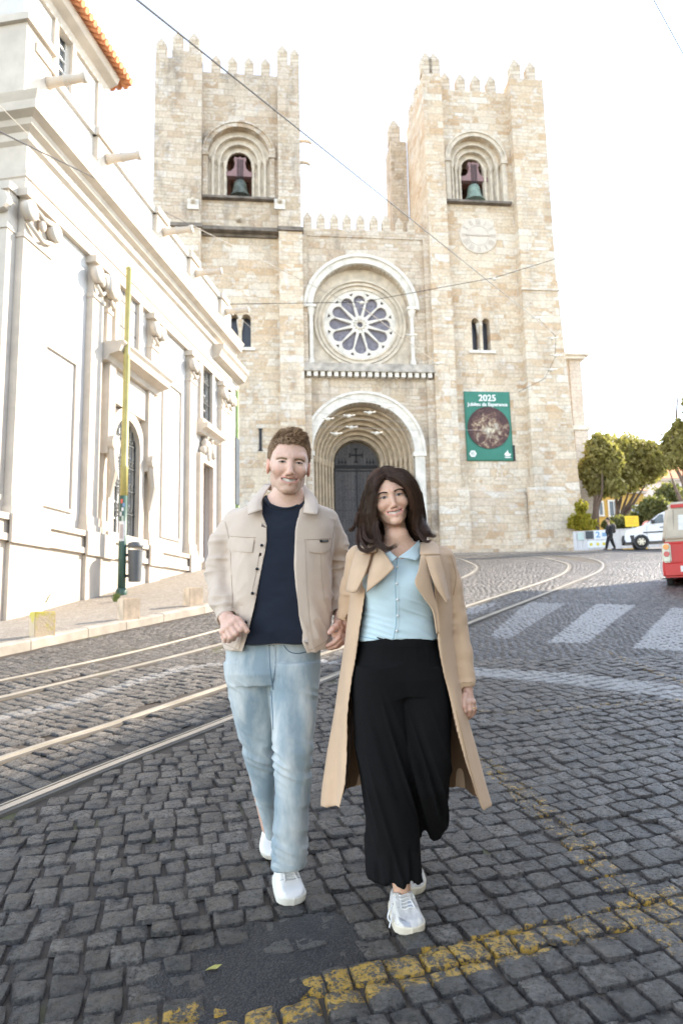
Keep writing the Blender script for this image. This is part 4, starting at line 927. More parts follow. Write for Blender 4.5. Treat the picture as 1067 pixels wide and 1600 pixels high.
# =============== STREET FURNITURE AND BACKGROUND ===============
_ks = np.array([float((np.array([x, y, 0])-PB)@DB) for x, y in kerbP])
def pave_z(X, Y):
    s = float((np.array([X, Y, 0])-PB)@DB); i = np.interp(s, _ks, np.arange(len(_ks))); kx = np.interp(i, np.arange(len(_ks)), kerbP[:,0])-.17; ky = np.interp(i, np.arange(len(_ks)), kerbP[:,1])+.06
    zb = PB[2]+(.168*s if 0 <= s < 12 else .128*s if s < 0 else 2.016+(s-12)*.13); bx = (PB+DB*s-NB*.4)
    t = np.clip((X-kx)/(bx[0]-kx), 0, 1); return (gz(ky)+.115)*(1-t)+zb*t+.004
def on_pave(px, py):
    best = None
    for Y in np.linspace(8, 40, 1600):
        p = atY(px, py, Y); e = abs(p[2]-pave_z(p[0], p[1]))
        if best is None or e < best[0]: best = (e, p)
    p = best[1]; return np.array([p[0], p[1], pave_z(p[0], p[1])])
# stone bollards
m_boll = simple('bollard_stone', (.56,.44,.32), .85, 0, .25, 6, .6, .01)
def boll_mat_moss():
    M = NT('bollard_stone_moss'); co = M.coord(); n = M.noise(co, 6, 5); sp = M.n('SeparateXYZ', {0: co})
    M.set(base_color=M.mix(M.mr(M.math('ADD', n, M.math('MULTIPLY', sp.outputs[2], .9)), .62, .74), (.56,.44,.30), (.55,.46,.10)), roughness=.85); M.bump(M.noise(co, 30, 5), .6, .01); return M.m
for (px, py), m_, sz, lab in (((66,992), boll_mat_moss(), .27, 'square stone bollard stained yellow with moss at the kerb edge'), ((201,966), m_boll, .27, 'square stone bollard in front of the green pole base'), ((302,945), m_boll, .27, 'square stone bollard farthest up the pavement near the brown door')):
    p = on_pave(px, py); b = MB(); h = .27*1.15; r = empty('stone_bollard', tuple(p), rad(38), lab, 'bollard', 'stone bollards along the kerb')
    bm = bmesh.new(); bmesh.ops.create_cube(bm, size=1); bmesh.ops.scale(bm, vec=(sz, sz, h+.1), verts=bm.verts); bmesh.ops.translate(bm, vec=(0,0,h/2-.05), verts=bm.verts)
    bmesh.ops.bevel(bm, geom=bm.edges[:], offset=.012, segments=2, affect='EDGES'); me = bpy.data.meshes.new('block'); bm.to_mesh(me); bm.free(); o = link('block', me, m_, r)
# catenary pole with stickers
pp = on_pave(190, 929); topz = atY(199, 422, pp[1])[2]-pp[2]
pole = empty('catenary_pole', tuple(pp), 0, 'tall tram wire pole, yellow green above and dark green below, by the litter bin', 'pole')
m_yg = simple('pole_yellow_green', (.40,.355,.12), .45, 0, .15, 4); m_dg = simple('pole_dark_green', (.045,.10,.08), .45, 0, .15, 4)
zc = atY(191, 775, pp[1])[2]-pp[2]
b = MB(); b.lathe([(.085,-.1),(.085,zc)], n=20); b.lathe([(.12,-.1),(.12,.10),(.09,.14)], n=20); b.done('pole_base', m_dg, pole, True)
b = MB(); b.lathe([(.083,zc),(.083,zc+.6),(.088,zc+.62),(.088,zc+.68),(.078,zc+.7),(.072,topz*.72),(.078,topz*.72+.02),(.066,topz*.72+.06),(.060,topz),(.068,topz+.01),(.068,topz+.05),(.02,topz+.09)], n=20); b.done('pole_shaft', m_yg, pole, True)
m_pap = simple('paper', (.72,.72,.72), .7)
def sticker(z0, z1, a0, a1, m):
    b = MB(); V = []; 
    for k in range(7):
        a = a0+(a1-a0)*k/6; V += [(.0885*math.cos(a), .0885*math.sin(a), z0), (.0885*math.cos(a), .0885*math.sin(a), z1)]
    b.add(V, [(2*k, 2*k+2, 2*k+3, 2*k+1) for k in range(6)]); return b.done('sticker', m, pole, True)
zq = lambda y: atY(191, y, pp[1])[2]-pp[2]
sticker(zq(846), zq(815), rad(-150), rad(-50), m_pap)
for y0, a, col, hh in ((783,-100,(.65,.12,.08),.06),(796,-85,(.7,.7,.7),.05),(803,-110,(.6,.6,.62),.06),(810,-80,(.55,.6,.5),.07),(789,-70,(.2,.3,.5),.05)):
    sticker(zq(y0)-hh, zq(y0)+hh*.6, rad(a-14), rad(a+16), simple('sticker_print', col, .6))
b = MB(); b.box(-.035, .035, -.0895, -.0888, zq(842), zq(820)); b.done('sticker', simple('sticker_photo', (.45,.38,.36), .6), pole)
# litter bin on the pole
q = pp+np.array([.28,.02,0]); zb0, zb1 = atY(211,909,q[1])[2]-pp[2], atY(211,862,q[1])[2]-pp[2]
bin_ = empty('litter_bin', tuple(q+np.array([0,0,zb0])), 0, 'dark grey litter bin with a domed lid fixed beside the green pole', 'bin')
hb = zb1-zb0; m_bin = simple('bin_grey', (.10,.11,.12), .5, .1, .1, 5)
b = MB(); b.lathe([(.13,0),(.135,.02),(.16,hb),(.165,hb+.0),(.165,hb+.03),(.15,hb+.03),(.14,hb-.1)], n=24); autosmooth(b.done('bin_body', m_bin, bin_, True))
b = MB(); b.lathe([(.17,hb+.10),(.175,hb+.14),(.15,hb+.19),(.05,hb+.22)], n=24); b.tube([(.14,0,hb),(.14,0,hb+.12)], .012); b.tube([(-.14,0,hb),(-.14,0,hb+.12)], .012); autosmooth(b.done('bin_lid', m_bin, bin_, True))
b = MB(); b.box(-.21, -.12, -.03, .03, .1, .16); b.box(-.21, -.12, -.03, .03, hb-.1, hb-.04); b.done('bin_bracket', m_iron, bin_)
# far pole
p2 = on_pave(371, 850); t2 = atY(374, 588, p2[1])[2]-p2[2]
pole2 = empty('catenary_pole', tuple(p2), 0, 'slim green tram wire pole standing farther up at the end of the white church', 'pole')
b = MB(); b.lathe([(.10,0),(.10,2.6),(.085,2.62),(.07,t2),(.02,t2+.08)], n=14); b.done('pole_shaft', simple('pole_green', (.17,.24,.07), .5), pole2, True)
b = MB(); b.lathe([(.105,0),(.105,1.2)], n=14); b.done('pole_base', m_dg, pole2, True)
# weeds at the wall foot
def weed(px, py, n, h, label):
    p = on_pave(px, py); V = []; Fc = []
    for k in range(n):
        a = random.random()*2*PI; r = random.random()*h*.5; L_ = h*random.uniform(.8, 1.7); w_ = .006+.004*random.random(); bx, by = r*math.cos(a)*.9, r*math.sin(a)*.6; lx, ly = bx*1.5+random.gauss(0,.4)*L_*.5, by*1.5+random.gauss(0,.4)*L_*.5
        i = len(V); V += [(bx-w_,by,0),(bx+w_,by,0),((bx+lx)/2+w_*1.2,(by+ly)/2,L_*.6),((bx+lx)/2-w_*1.2,(by+ly)/2,L_*.6),(lx,ly,L_)]; Fc += [(i,i+1,i+2,i+3),(i+3,i+2,i+4)]
    o = mk('weed_clump', V, Fc, m_weed); o.location = tuple(p); tag(o, label, 'weeds', 'weeds at the foot of the white wall')
m_weed = simple('weed_green', (.13,.17,.04), .7, 0, .4, 20)
weed(62, 952, 90, .22, 'small weed tuft behind the mossy bollard'); weed(112, 935, 110, .14, 'low weed tuft against the white wall, second from the camera'); weed(167, 920, 130, .24, 'grass tuft growing at the wall foot left of the green pole'); weed(182, 940, 60, .12, 'sparse weeds at the base of the green pole')
# overhead wires
m_wire = simple('wire_dark', (.035,.032,.03), .5, .3); m_wl = simple('wire_sunlit_steel', (.5,.46,.40), .4, .6); m_cl = simple('wire_clamp', (.62,.58,.50), .5, .2)
def wire(pts, r, m, label, clamps=()):
    P = [atY(x, y, Y) for x, y, Y in pts]
    if len(P) == 2: P = [P[0]*(1-t)+P[1]*t for t in np.linspace(0, 1, 9)]
    c0 = P[0]; rt = empty('overhead_wire', tuple(c0), 0, label, 'wire', 'overhead tram wires')
    b = MB(); b.tube([p-c0 for p in P], r, 6); b.done('cable', m, rt)
    for x, y, Y in clamps:
        c = atY(x, y, Y)-c0; b = MB(); s = Y/45.; b.sphere(tuple(c), (.14*s,.10*s,.12*s), 8, 6); b.tube([c+np.array([-.35,0,.08])*s, c, c+np.array([.4,0,.05])*s], .05*s, 6); b.done('wire_clamp', m_cl, rt, True)
wire([(200,-12,7.),(872,527,40.)], .012, m_wire, 'long dark cable crossing the left tower from the top edge down to the right tower', [])
wire([(-20,196,9.),(300,352,30.)], .012, m_wire, 'dark cable crossing the white church cornice near the left edge')
wire([(300,352,30.),(560,482,44.)], .016, m_wl, 'pale cable running from the white church cornice to the rose window')
wire([(-20,145,9.),(120,285,16.),(345,468,30.),(455,571,40.)], .007, m_wl, 'pale thin cable descending past the white cornice to the left tower foot')
wire([(1012,-16,8.),(1085,118,8.5)], .006, m_wire, 'short dark cable in the top right corner of the sky')
wire([(312,476,32.),(565,472,33.),(772,434,34.),(1090,336,36.)], .015, m_wire, 'span cable crossing level in front of the rose window', [(565,473,33.),(772,436,34.)])
wire([(565,480,33.),(680,566,38.)], .018, m_wl, 'bright short cable falling from the rose window clamp to the right', [(642,524,36.),(683,568,38.)])
wire([(440,612,36.),(700,640,38.)], .010, m_wl, 'thin cable level above the portal arch', [(603,637,38.)])
wire([(470,640,36.),(560,655,37.),(700,662,38.)], .010, m_wl, 'thin cable sagging across the portal arch below the upper one', [(512,655,36.5),(545,650,37),(577,645,37)])
wire([(460,664,36.),(640,672,37.),(760,672,38.)], .010, m_wl, 'lowest thin cable stretched in front of the dark portal door', [(549,668,37),(588,677,37),(525,678,36)])
wire([(838,495,38.),(868,526,39.),(866,560,39.),(850,592,39.),(810,612,39.)], .012, m_wire, 'loose cable curving down the right tower beside the banner', [(838,497,38.),(862,529,39.),(868,556,39.),(860,578,39.)])
# ---------------- hoarding, signs ----------------
def gpt(px, py, Y): p = atY(px, py, Y); return np.array([p[0], Y, float(tz(np.array(Y)))])
h0, h1 = gpt(896, 856, 43.5), gpt(1075, 857, 41.5); dv = h1-h0; ln = float(np.hypot(dv[0], dv[1]))
ho = empty('hoarding', tuple(h0), math.atan2(dv[1], dv[0]), 'low white construction hoarding beside the right tower', 'barrier')
m_hw = simple('hoarding_white', (.62,.61,.61), .6, 0, .08, 2)
b = MB(); n = int(ln/.3)
for k in range(n): b.prismz([(k*.3,0),(k*.3+.2,0),(k*.3+.23,.03),(k*.3+.27,.03),(k*.3+.3,0),(k*.3+.3,.06),(k*.3,.06)], 0, 1.12)
b.done('corrugated_panel', m_hw, ho)
b = MB(); b.box(0, ln, -.02, .08, 1.123, 1.17); b.done('top_rail', m_hw, ho)
m_b1 = simple('notice_green', (.50,.60,.56), .6); m_b2 = simple('notice_dark', (.05,.06,.07), .6); m_b3 = simple('notice_blue', (.20,.36,.55), .6); m_b4 = simple('notice_yellow', (.65,.55,.08), .6); m_b5 = simple('notice_white', (.75,.78,.8), .6)
b = MB(); b.box(.25, .62, -.05, -.03, .62, 1.08); b.done('notice_panel', m_b1, ho)
b = MB(); b.box(.72, 1.15, -.05, -.03, .68, 1.14); b.done('notice_panel', m_b2, ho)
b = MB(); b.box(1.2, 1.95, -.05, -.03, .60, 1.14); b.done('notice_panel', m_b5, ho)
text('2', .48, (1.42,-.055,.88), (PI/2,0,0), m_b3, ho, 'notice_number', bold=.02)
b = MB(); b.box(1.66, 1.92, -.055, -.051, .78, 1.0); b.done('notice_symbol', m_b3, ho)
b = MB(); b.box(.8, 1.95, -.05, -.03, .12, .55); b.done('notice_panel', m_b5, ho)
for x in (1.0, 1.38, 1.72): b = MB(); b.lathe([(.10,-.055),(.10,-.051)], (x,0,.33), 10, 'y'); b.done('notice_symbol', m_b4, ho)
p = gpt(990, 858, 41.); z1 = atY(990,806,41.)[2]-p[2]; zz0 = atY(990,823,41.)[2]-p[2]
ys_ = empty('yellow_sign', tuple(p), rad(4), 'yellow rectangular works sign on a post above the white hoarding', 'sign'); b = MB(); b.box(-.40, .40, -.02, .02, zz0, z1); b.done('sign_panel', simple('sign_yellow', (.80,.55,.02), .5), ys_)
b = MB(); b.tube([(.05,.05,0),(.05,.05,z1-.1)], .03, 8); b.done('post', simple('galvanised', (.45,.46,.47), .4, .6), ys_)
b = MB()
for k, (a, c_) in enumerate(((-.3,.25),(-.25,.1),(-.3,.28))): b.box(a, c_, -.024, -.0205, z1-.16-.14*k, z1-.12-.14*k)
b.done('sign_bars', simple('sign_orange', (.75,.38,.02), .5), ys_)
p = gpt(1014, 858, 39.6); rr_ = atY(1014,822,39.6)[2]-p[2]
rs = empty('round_sign', tuple(p), rad(0), 'round white sign with a pale red rim behind the white van', 'sign'); b = MB(); b.lathe([(.27,-.02),(.27,.0)], (0,0,rr_), 24, 'y'); b.done('sign_disc', simple('sign_white', (.75,.72,.70), .5), rs)
b = MB(); ring(b, 0, rr_, .22, .30, -.03, .01, 0, 2*PI, 24); b.done('sign_rim', simple('sign_red', (.62,.25,.20), .5), rs)
b = MB(); b.tube([(0,.03,0),(0,.03,rr_)], .03, 8); b.done('post', simple('galvanised_b', (.45,.46,.47), .4, .6), rs)
# ---------------- trees ----------------
def leaf_mat(name, c0, c1):
    M = NT(name); g = M.n('NewGeometry'); c = M.mix(g.outputs['Random Per Island'], c0, c1); M.set(base_color=c, roughness=.6)
    tr = M.n('BsdfTranslucent', {'Color': M.mix(.5, c, (.35,.38,.05))}); ms = M.n('MixShader', {0: .5, 1: M.b.outputs[0], 2: tr.outputs[0]}); M.t.links.new(ms.outputs[0], M.out.inputs[0]); return M.m
m_bark = simple('tree_bark', (.17,.12,.09), .9, 0, .3, 6, .7, .03)
def leaves(name, blobs, n, size, m, parent, seed=1, shell=.55):
    r = np.random.default_rng(seed); V = []; vol = np.array([b_[3]*b_[4]*b_[5] for b_ in blobs])**.67; vol /= vol.sum(); cnt = (vol*n).astype(int); cs = []
    for b_, c in zip(blobs, cnt):
        nc = max(8, c//22); cl = r.normal(size=(nc,3)); cl /= np.linalg.norm(cl, axis=1, keepdims=True); cl *= (shell+(1-shell)*r.random((nc,1)))*np.array(b_[3:6])
        pts = cl[r.integers(0, nc, c)]+r.normal(0, 1, (c,3))*np.array(b_[3:6])*.13; cs.append(pts+np.array(b_[:3]))
    P = np.concatenate(cs); N_ = len(P); a = r.normal(size=(N_,3)); a /= np.linalg.norm(a, axis=1, keepdims=True); b_ = np.cross(a, r.normal(size=(N_,3))); b_ /= np.linalg.norm(b_, axis=1, keepdims=True)
    s = size*r.uniform(.6, 1.3, (N_,1)); Q = np.stack([P-a*s, P+b_*s*.5, P+a*s, P-b_*s*.5], 1).reshape(-1,3); Fc = np.arange(N_*4).reshape(-1,4)
    return mk(name, Q, Fc, m, parent)
def tree(loc, label, blobs, n, size, m, trunks, seed, name='tree', group='trees beyond the hoarding', cat='tree'):
    r = empty(name, tuple(loc), 0, label, cat, group); leaves('crown', blobs, n, size, m, r, seed)
    if trunks:
        b = MB()
        for P, rs_ in trunks: b.tube(catmull(P, 4), np.interp(np.linspace(0,1,(len(P)-1)*4+1), np.linspace(0,1,len(rs_)), rs_), 8)
        b.done('trunk', m_bark, r, True)
    return r
ml1 = leaf_mat('foliage_olive', (.20,.18,.06), (.50,.42,.16)); ml2 = leaf_mat('foliage_dark', (.12,.135,.055), (.26,.25,.11)); ml3 = leaf_mat('foliage_yellow', (.28,.27,.03), (.55,.44,.05))
def rel(px, py, Y, base): return tuple(atY(px, py, Y)-base)
def branches(base, Y, seed, x0, tips, r0=.28, fork=.35, lean=0):
    rr2 = random.Random(seed); T = []; z0 = 0
    for (tx, ty) in tips:
        e = np.array(rel(tx, ty, Y+rr2.uniform(-1,1), base)); f_ = np.array([e[0]*.15+rr2.uniform(-.15,.15), rr2.uniform(-.2,.2), e[2]*fork])
        T.append(([(rr2.uniform(-.1,.1),0,0), tuple(f_), tuple(f_*.5+e*.5+np.array([rr2.uniform(-.3,.3),0,rr2.uniform(-.1,.2)])), tuple(e)], [r0, r0*.6, r0*.35, r0*.12]))
    return T
Y = 50.
def blobs(px, Y, base, lst): 
    o = []
    for x, y, rx_, ry in lst: c = rel(x, y, Y, base); k = Y/F; o.append((c[0], c[1]+random.uniform(-.8,.8), c[2], rx_*k, rx_*k*.9, ry*k))
    return o
b1 = gpt(962, 840, Y); tree(b1, 'big olive green tree with forked trunks behind the white van', blobs(0, Y, b1, [(985,712,38,32),(1008,722,32,30),(960,718,28,34),(975,735,30,24),(1020,730,24,20),(990,740,40,22),(970,750,30,20)]), 19000, .19, ml1, branches(b1, Y, 2, 962, [(950,745),(975,735),(1000,738),(1012,750),(985,760)], .30), 3)
Y = 47.; b2 = gpt(931, 840, Y); tree(b2, 'leafy tree standing next to the right tower corner', blobs(0, Y, b2, [(932,705,22,24),(925,735,18,26),(945,725,22,30),(940,755,22,20),(955,765,16,16)]), 13000, .18, ml1, branches(b2, Y, 5, 931, [(922,745),(940,735),(955,750),(930,720)], .28, .45), 4)
Y = 40.; b3 = gpt(1075, 850, Y); tree(b3, 'tree at the right picture edge with bare twigs reaching in', blobs(0, Y, b3, [(1062,690,22,26),(1050,672,12,12),(1075,640,18,24),(1048,725,18,14),(1080,700,25,40),(1066,590,9,16),(1058,700,18,18)]), 7000, .15, ml1, branches(b3, Y, 8, 1075, [(1050,680),(1045,735),(1060,600),(1075,650)], .22, .5), 6)
Y = 44.5; b4 = gpt(910, 850, Y); tree(b4, 'yellow green bush over the hoarding by the right tower', blobs(0, Y, b4, [(905,795,10,12),(912,812,16,14),(922,820,14,10),(900,815,8,10)]), 5000, .11, ml3, None, 7, 'bush', 'bushes beyond the hoarding', 'bush')
Y = 45.5; b5 = gpt(1040, 850, Y); tree(b5, 'dark rounded shrubs behind the white van and red tricycle', blobs(0, Y, b5, [(1020,800,26,22),(1050,780,24,26),(1040,810,30,22),(1065,800,22,30),(995,815,14,16)]), 15000, .15, ml2, None, 9, 'bush', 'bushes beyond the hoarding', 'bush')
Y = 46.; b6 = gpt(965, 850, Y); tree(b6, 'low dark bush between the two tree trunks', blobs(0, Y, b6, [(968,818,18,14),(985,822,14,12),(945,822,10,9)]), 5000, .12, ml2, None, 11, 'bush', 'bushes beyond the hoarding', 'bush')
# ---------------- far houses ----------------
def house(name, x0, x1, ytop, Y, mcol, label, dep=9, win=(), roof=None, mroof=None, base_y=850):
    a, c_ = atY(x0, ytop, Y), atY(x1, ytop, Y); zg = float(tz(np.array(Y))); r = empty(name, (a[0], Y, zg), rad(5), label, 'house', 'houses behind the trees'); W_ = c_[0]-a[0]; H2 = a[2]-zg
    b = MB(); b.box(0, W_, 0, dep, -.5, H2); b.done('wall', mcol, r)
    b = MB(); b.box(-.2, W_+.2, -.25, dep, H2+.002, H2+.22); b.done('cornice', m_lime, r)
    if roof: b = MB(); b.add([(-.3,-.3,H2+.22),(W_+.3,-.3,H2+.22),(W_+.3,dep*.5,H2+.22+roof),(-.3,dep*.5,H2+.22+roof),(W_+.3,dep+.3,H2+.22),(-.3,dep+.3,H2+.22)], [(0,1,2,3),(3,2,4,5),(1,4,2),(0,3,5)]); b.done('roof', mroof, r)
    for wx0, wy0, wx1, wy1 in win:
        p0, p1 = atY(wx0, wy1, Y), atY(wx1, wy0, Y); u0, u1, z0, z1 = p0[0]-a[0], p1[0]-a[0], p0[2]-zg, p1[2]-zg
        b = MB(); b.box(u0, u1, -.06, .02, z0, z1); o = b.done('window', m_gl2, r)
        b = MB(); b.box(u0-.12, u0, -.1, -.0, z0, z1); b.box(u1, u1+.12, -.1, -.0, z0, z1); b.box(u0-.12, u1+.12, -.1, 0, z1, z1+.12); b.box(u0-.12, u1+.12, -.15, 0, z0-.12, z0); b.box((u0+u1)/2-.03, (u0+u1)/2+.03, -.08, -.061, z0, z1); b.done('window_frame', m_white, o)
    return r
m_ye = simple('ochre_render', (.55,.36,.10), .9, 0, .12, 1); m_pk = simple('pale_pink_render', (.72,.64,.60), .9, 0, .08, 1)
house('ochre_house', 925, 1008, 772, 58., m_ye, 'ochre yellow house seen between the tree trunks', win=[(953,783,966,806),(990,790,1000,815),(930,785,940,805)], roof=1.6, mroof=m_tile)
house('white_house', 1003, 1100, 752, 66., m_pk, 'pale house with a terracotta roof above the dark shrubs', win=[(1060,770,1070,790),(1035,772,1043,790)], roof=2.2, mroof=m_tile)
# building along the right side of the street, outside the frame; its roof shades the foreground
rb = empty('street_building', (8.0, 0, 0), math.atan2(1, .36), 'tall rendered street building along the right side, outside the picture', 'building')
b = MB(); b.box(-26, 24, -9, 0, -3, 9.6); b.done('wall', simple('cream_render', (.62,.56,.47), .9, 0, .1, .6), rb)
b = MB(); b.box(-26.2, 24.2, -9.2, .25, 9.602, 9.85); b.done('cornice', m_lime, rb)
for k in range(12):
    for z in (1.6, 5.2):
        x = -24+k*4.; b = MB(); b.box(x, x+1.1, -.05, .03, z, z+2.1); o = b.done('window', m_gl2, rb); b = MB(); b.box(x-.12, x+1.22, -.03, .06, z+2.1, z+2.25); b.box(x-.12, x+1.22, -.03, .09, z-.14, z); b.box(x-.12, x, -.03, .05, z, z+2.1); b.box(x+1.1, x+1.22, -.03, .05, z, z+2.1); b.done('window_frame', m_lime, o)
# =============== VEHICLES ===============
m_wv = simple('van_white_paint', (.74,.75,.77), .25, 0, .03, 2); m_blk = simple('black_plastic', (.035,.037,.04), .6); m_tyre = simple('tyre_rubber', (.018,.018,.018), .8); m_rim = simple('alloy_rim', (.50,.46,.38), .35, .7)
m_redp = simple('red_paint', (.50,.012,.010), .42, 0, .06, 3); m_canv = simple('canvas_beige', (.52,.46,.37), .9, 0, .12, 5, .4, .004); m_amb = simple('amber_lens', (.75,.28,.03), .2); m_redl = simple('red_lens', (.45,.02,.02), .2); m_clear = simple('clear_lens', (.6,.62,.5), .2); m_chr = simple('chrome_trim', (.6,.6,.58), .2, .9)
def wheel(parent, loc, R_=.31, w_=.19, spokes=6, ax=0):
    r = empty('wheel', loc, ax); r.parent = parent
    b = MB(); b.lathe([(R_*.62,-w_/2),(R_*.93,-w_/2),(R_,-w_*.3),(R_,w_*.3),(R_*.93,w_/2),(R_*.62,w_/2)], n=28, ax='y', cap=False); b.lathe([(R_*.62,w_/2),(R_*.62,-w_/2)], n=28, ax='y', cap=False); b.done('tyre', m_tyre, r, True)
    b = MB(); b.lathe([(R_*.64,-w_*.48),(R_*.58,-w_*.5),(R_*.57,-w_*.3),(R_*.64,-w_*.2)], n=28, ax='y', cap=False); b.lathe([(R_*.17,-w_*.45),(R_*.17,-w_*.2)], n=14, ax='y')
    for k in range(spokes):
        a = 2*PI*k/spokes; M_ = Matrix.Rotation(a, 4, 'Y'); b.box(.02, R_*.60, -w_*.42, -w_*.25, -R_*.13, R_*.13, M_)
    b.done('rim', m_rim, r)
    b = MB(); b.lathe([(R_*.6,-w_*.18),(R_*.6,-w_*.1)], n=24, ax='y'); b.done('brake_disc', m_blk, r)
# white van, front to the left
def sidebody(name, prof, halfw, m, parent, taper=None, segs=1):
    """side outline (x,z) extruded across y with rounded shoulders"""
    n = len(prof); ys_l = [-1, -.96, -.86, .86, .96, 1]; k_in = [.0, .5, 1, 1, .5, 0]; V = []
    cx = sum(p[0] for p in prof)/n; czz = sum(p[1] for p in prof)/n
    for yl, ki in zip(ys_l, k_in):
        for x, z in prof:
            f = .05*(1-ki); tp = 1-(taper*max(0, z-1.0) if taper else 0)
            V.append((x+(cx-x)*f*.6, yl*halfw*tp, z+(czz-z)*f))
    Fc = [(i*n+j, i*n+(j+1)%n, (i+1)*n+(j+1)%n, (i+1)*n+j) for i in range(5) for j in range(n)]+[tuple(range(n-1,-1,-1)), tuple(range(5*n, 6*n))]
    o = mk(name, V, Fc, m, parent, True); return autosmooth(o, 40)
pv_ = gpt(1000, 858, 37.8); x_front = atY(983.5, 840, 37.)[0]
van = empty('parked_van', (x_front, 37.9, float(tz(np.array(37.9)))-.02), rad(-19), 'small white panel van parked nose left beside the hoarding', 'van')
body = [(0.06,.28),(.0,.45),(.02,.72),(.10,.92),(.45,1.02),(.95,1.14),(1.25,1.30),(1.75,1.70),(2.0,1.80),(2.6,1.84),(4.15,1.82),(4.3,1.5),(4.36,.8),(4.34,.35),(4.2,.27)]
sidebody('body', body, .86, m_wv, van, .10)
for cx_ in (.83, 3.55):
    for sy in (-1, 1): b = MB(); ring(b, cx_, .31, .0, .37, sy*.80-.07, sy*.80+.07, 0, 2*PI, 24); b.done('wheel_arch', m_blk, van)
for cx_ in (.83, 3.55):
    wheel(van, (cx_, -.80, .31)); wheel(van, (cx_, .80, .31))
b = MB(); b.prismz([(-.06,-.80),(.5,-.885),(.5,-.84),(.05,-.7),(.05,.7),(.5,.84),(.5,.885),(-.06,.80)], .30, .66); b.done('front_bumper', m_blk, van)
b = MB(); b.prism([(1.33,1.27),(1.78,1.66),(1.95,1.66),(1.95,1.22),(1.4,1.20)], -.842, -.80); b.done('side_window', m_gl2, van); b = MB(); b.prism([(2.02,1.22),(2.02,1.66),(2.75,1.68),(2.75,1.22)], -.842, -.80); b.done('side_window', m_gl2, van); b = MB(); b.prism([(1.33,1.27),(1.78,1.66),(1.95,1.66),(1.95,1.22),(1.4,1.20)], .80, .842); van_g = b.done('side_window', m_gl2, van)
V = [(1.18,-.70,1.27),(1.18,.70,1.27),(1.74,.66,1.73),(1.74,-.66,1.73)]; V = [(x-.03,y,z+.02) for x,y,z in V]; mk('windscreen', V, [(0,3,2,1)], m_gl2, van)
b = MB(); b.box(.95, 1.9, -.878, -.85, .74, .80); b.box(2.1, 3.0, -.878, -.85, .74, .80); b.done('side_moulding', m_blk, van)
b = MB(); b.box(1.36, 1.52, -1.02, -.84, 1.22, 1.38); b.done('wing_mirror', m_blk, van)
b = MB(); b.prism([(.03,.74),(.08,.90),(.42,.97),(.36,.78)], -.845, -.70); b.prism([(.03,.74),(.08,.90),(.42,.97),(.36,.78)], .70, .845); b.done('headlight', m_clear, van)
b = MB(); b.box(1.98, 1.995, -.868, -.84, .42, 1.22); b.box(1.12,1.125, -.868, -.84, .42, 1.1); b.box(1.75, 1.92, -.885, -.85, .98, 1.02); b.done('door_line', m_blk, van)
# red motor tricycle with canvas top, seen from behind
tk = gnd(1040, 916); xl = atY(1033.5, 870, tk[1])[0]
tuk = empty('motor_tricycle', (xl+.60, tk[1]-.28, gz(tk[1]-.1)), rad(-27), 'red three wheeled taxi with a beige canvas top at the right edge', 'tricycle')
TKS = (atY(1036,783,tk[1])[2]-tk[2])/1.72
def tz_(py): return (atY(1040,py,tk[1])[2]-tk[2])
zr0, zr1, zt = tz_(902), tz_(846), tz_(783)
def rbox(name, x0, x1, y0, y1, z0, z1, bev, m, parent, tap=0., tapy=0.):
    bm = bmesh.new(); bmesh.ops.create_cube(bm, size=1); bmesh.ops.scale(bm, vec=(x1-x0, y1-y0, z1-z0), verts=bm.verts); bmesh.ops.translate(bm, vec=((x0+x1)/2,(y0+y1)/2,(z0+z1)/2), verts=bm.verts)
    for v in bm.verts:
        if v.co.z > (z0+z1)/2: v.co.x = (x0+x1)/2+(v.co.x-(x0+x1)/2)*(1-tap); v.co.y = (y0+y1)/2+(v.co.y-(y0+y1)/2)*(1-tapy)
    bmesh.ops.bevel(bm, geom=bm.edges[:], offset=bev, segments=3, affect='EDGES'); me = bpy.data.meshes.new(name); bm.to_mesh(me); bm.free(); return autosmooth(link(name, me, m, parent), 40)
rbox('body', -.66, .66, 0, 2.1, zr0, zr1, .06, m_redp, tuk); rbox('rear_skirt', -.67, .67, -.05, .3, zr0-.0, (zr0+zr1)*.5-.05, .05, m_redp, tuk)
rbox('nose', -.45, .45, 2.0, 2.75, zr0-.05, zr1+.1, .12, m_redp, tuk, .2, .2)
rbox('canvas_top', -.645, .645, -.02, 2.2, zr1+.003, zt-.12, .07, m_canv, tuk, .20, .10)
rbox('roof_cap', -.50, .50, .1, 2.1, zt-.16, zt, .06, m_canv, tuk, .1, .1)
b = MB(); b.box(-.40, .40, .12, .135, zt-.15, zt-.07); b.done('roof_trim', m_redp, tuk)
b = MB(); V = [(-.28,.008,zr1+.18),(.28,.008,zr1+.18),(.26,.045,zt-.33),(-.26,.045,zt-.33)]; b.add(V, [(0,1,2,3)]); b.done('rear_window', simple('clear_plastic_window', (.70,.70,.68), .15), tuk)
b = MB(); b.tube([(-.62,.0,zr1+.1),(.62,.0,zr1+.1)], .012, 6); b.tube([(-.38,.012,zr1+.1),(-.36,.06,zt-.2)], .009, 6); b.tube([(.38,.012,zr1+.1),(.36,.06,zt-.2)], .009, 6); b.done('canvas_seam', simple('canvas_seam', (.40,.36,.30), .9), tuk)
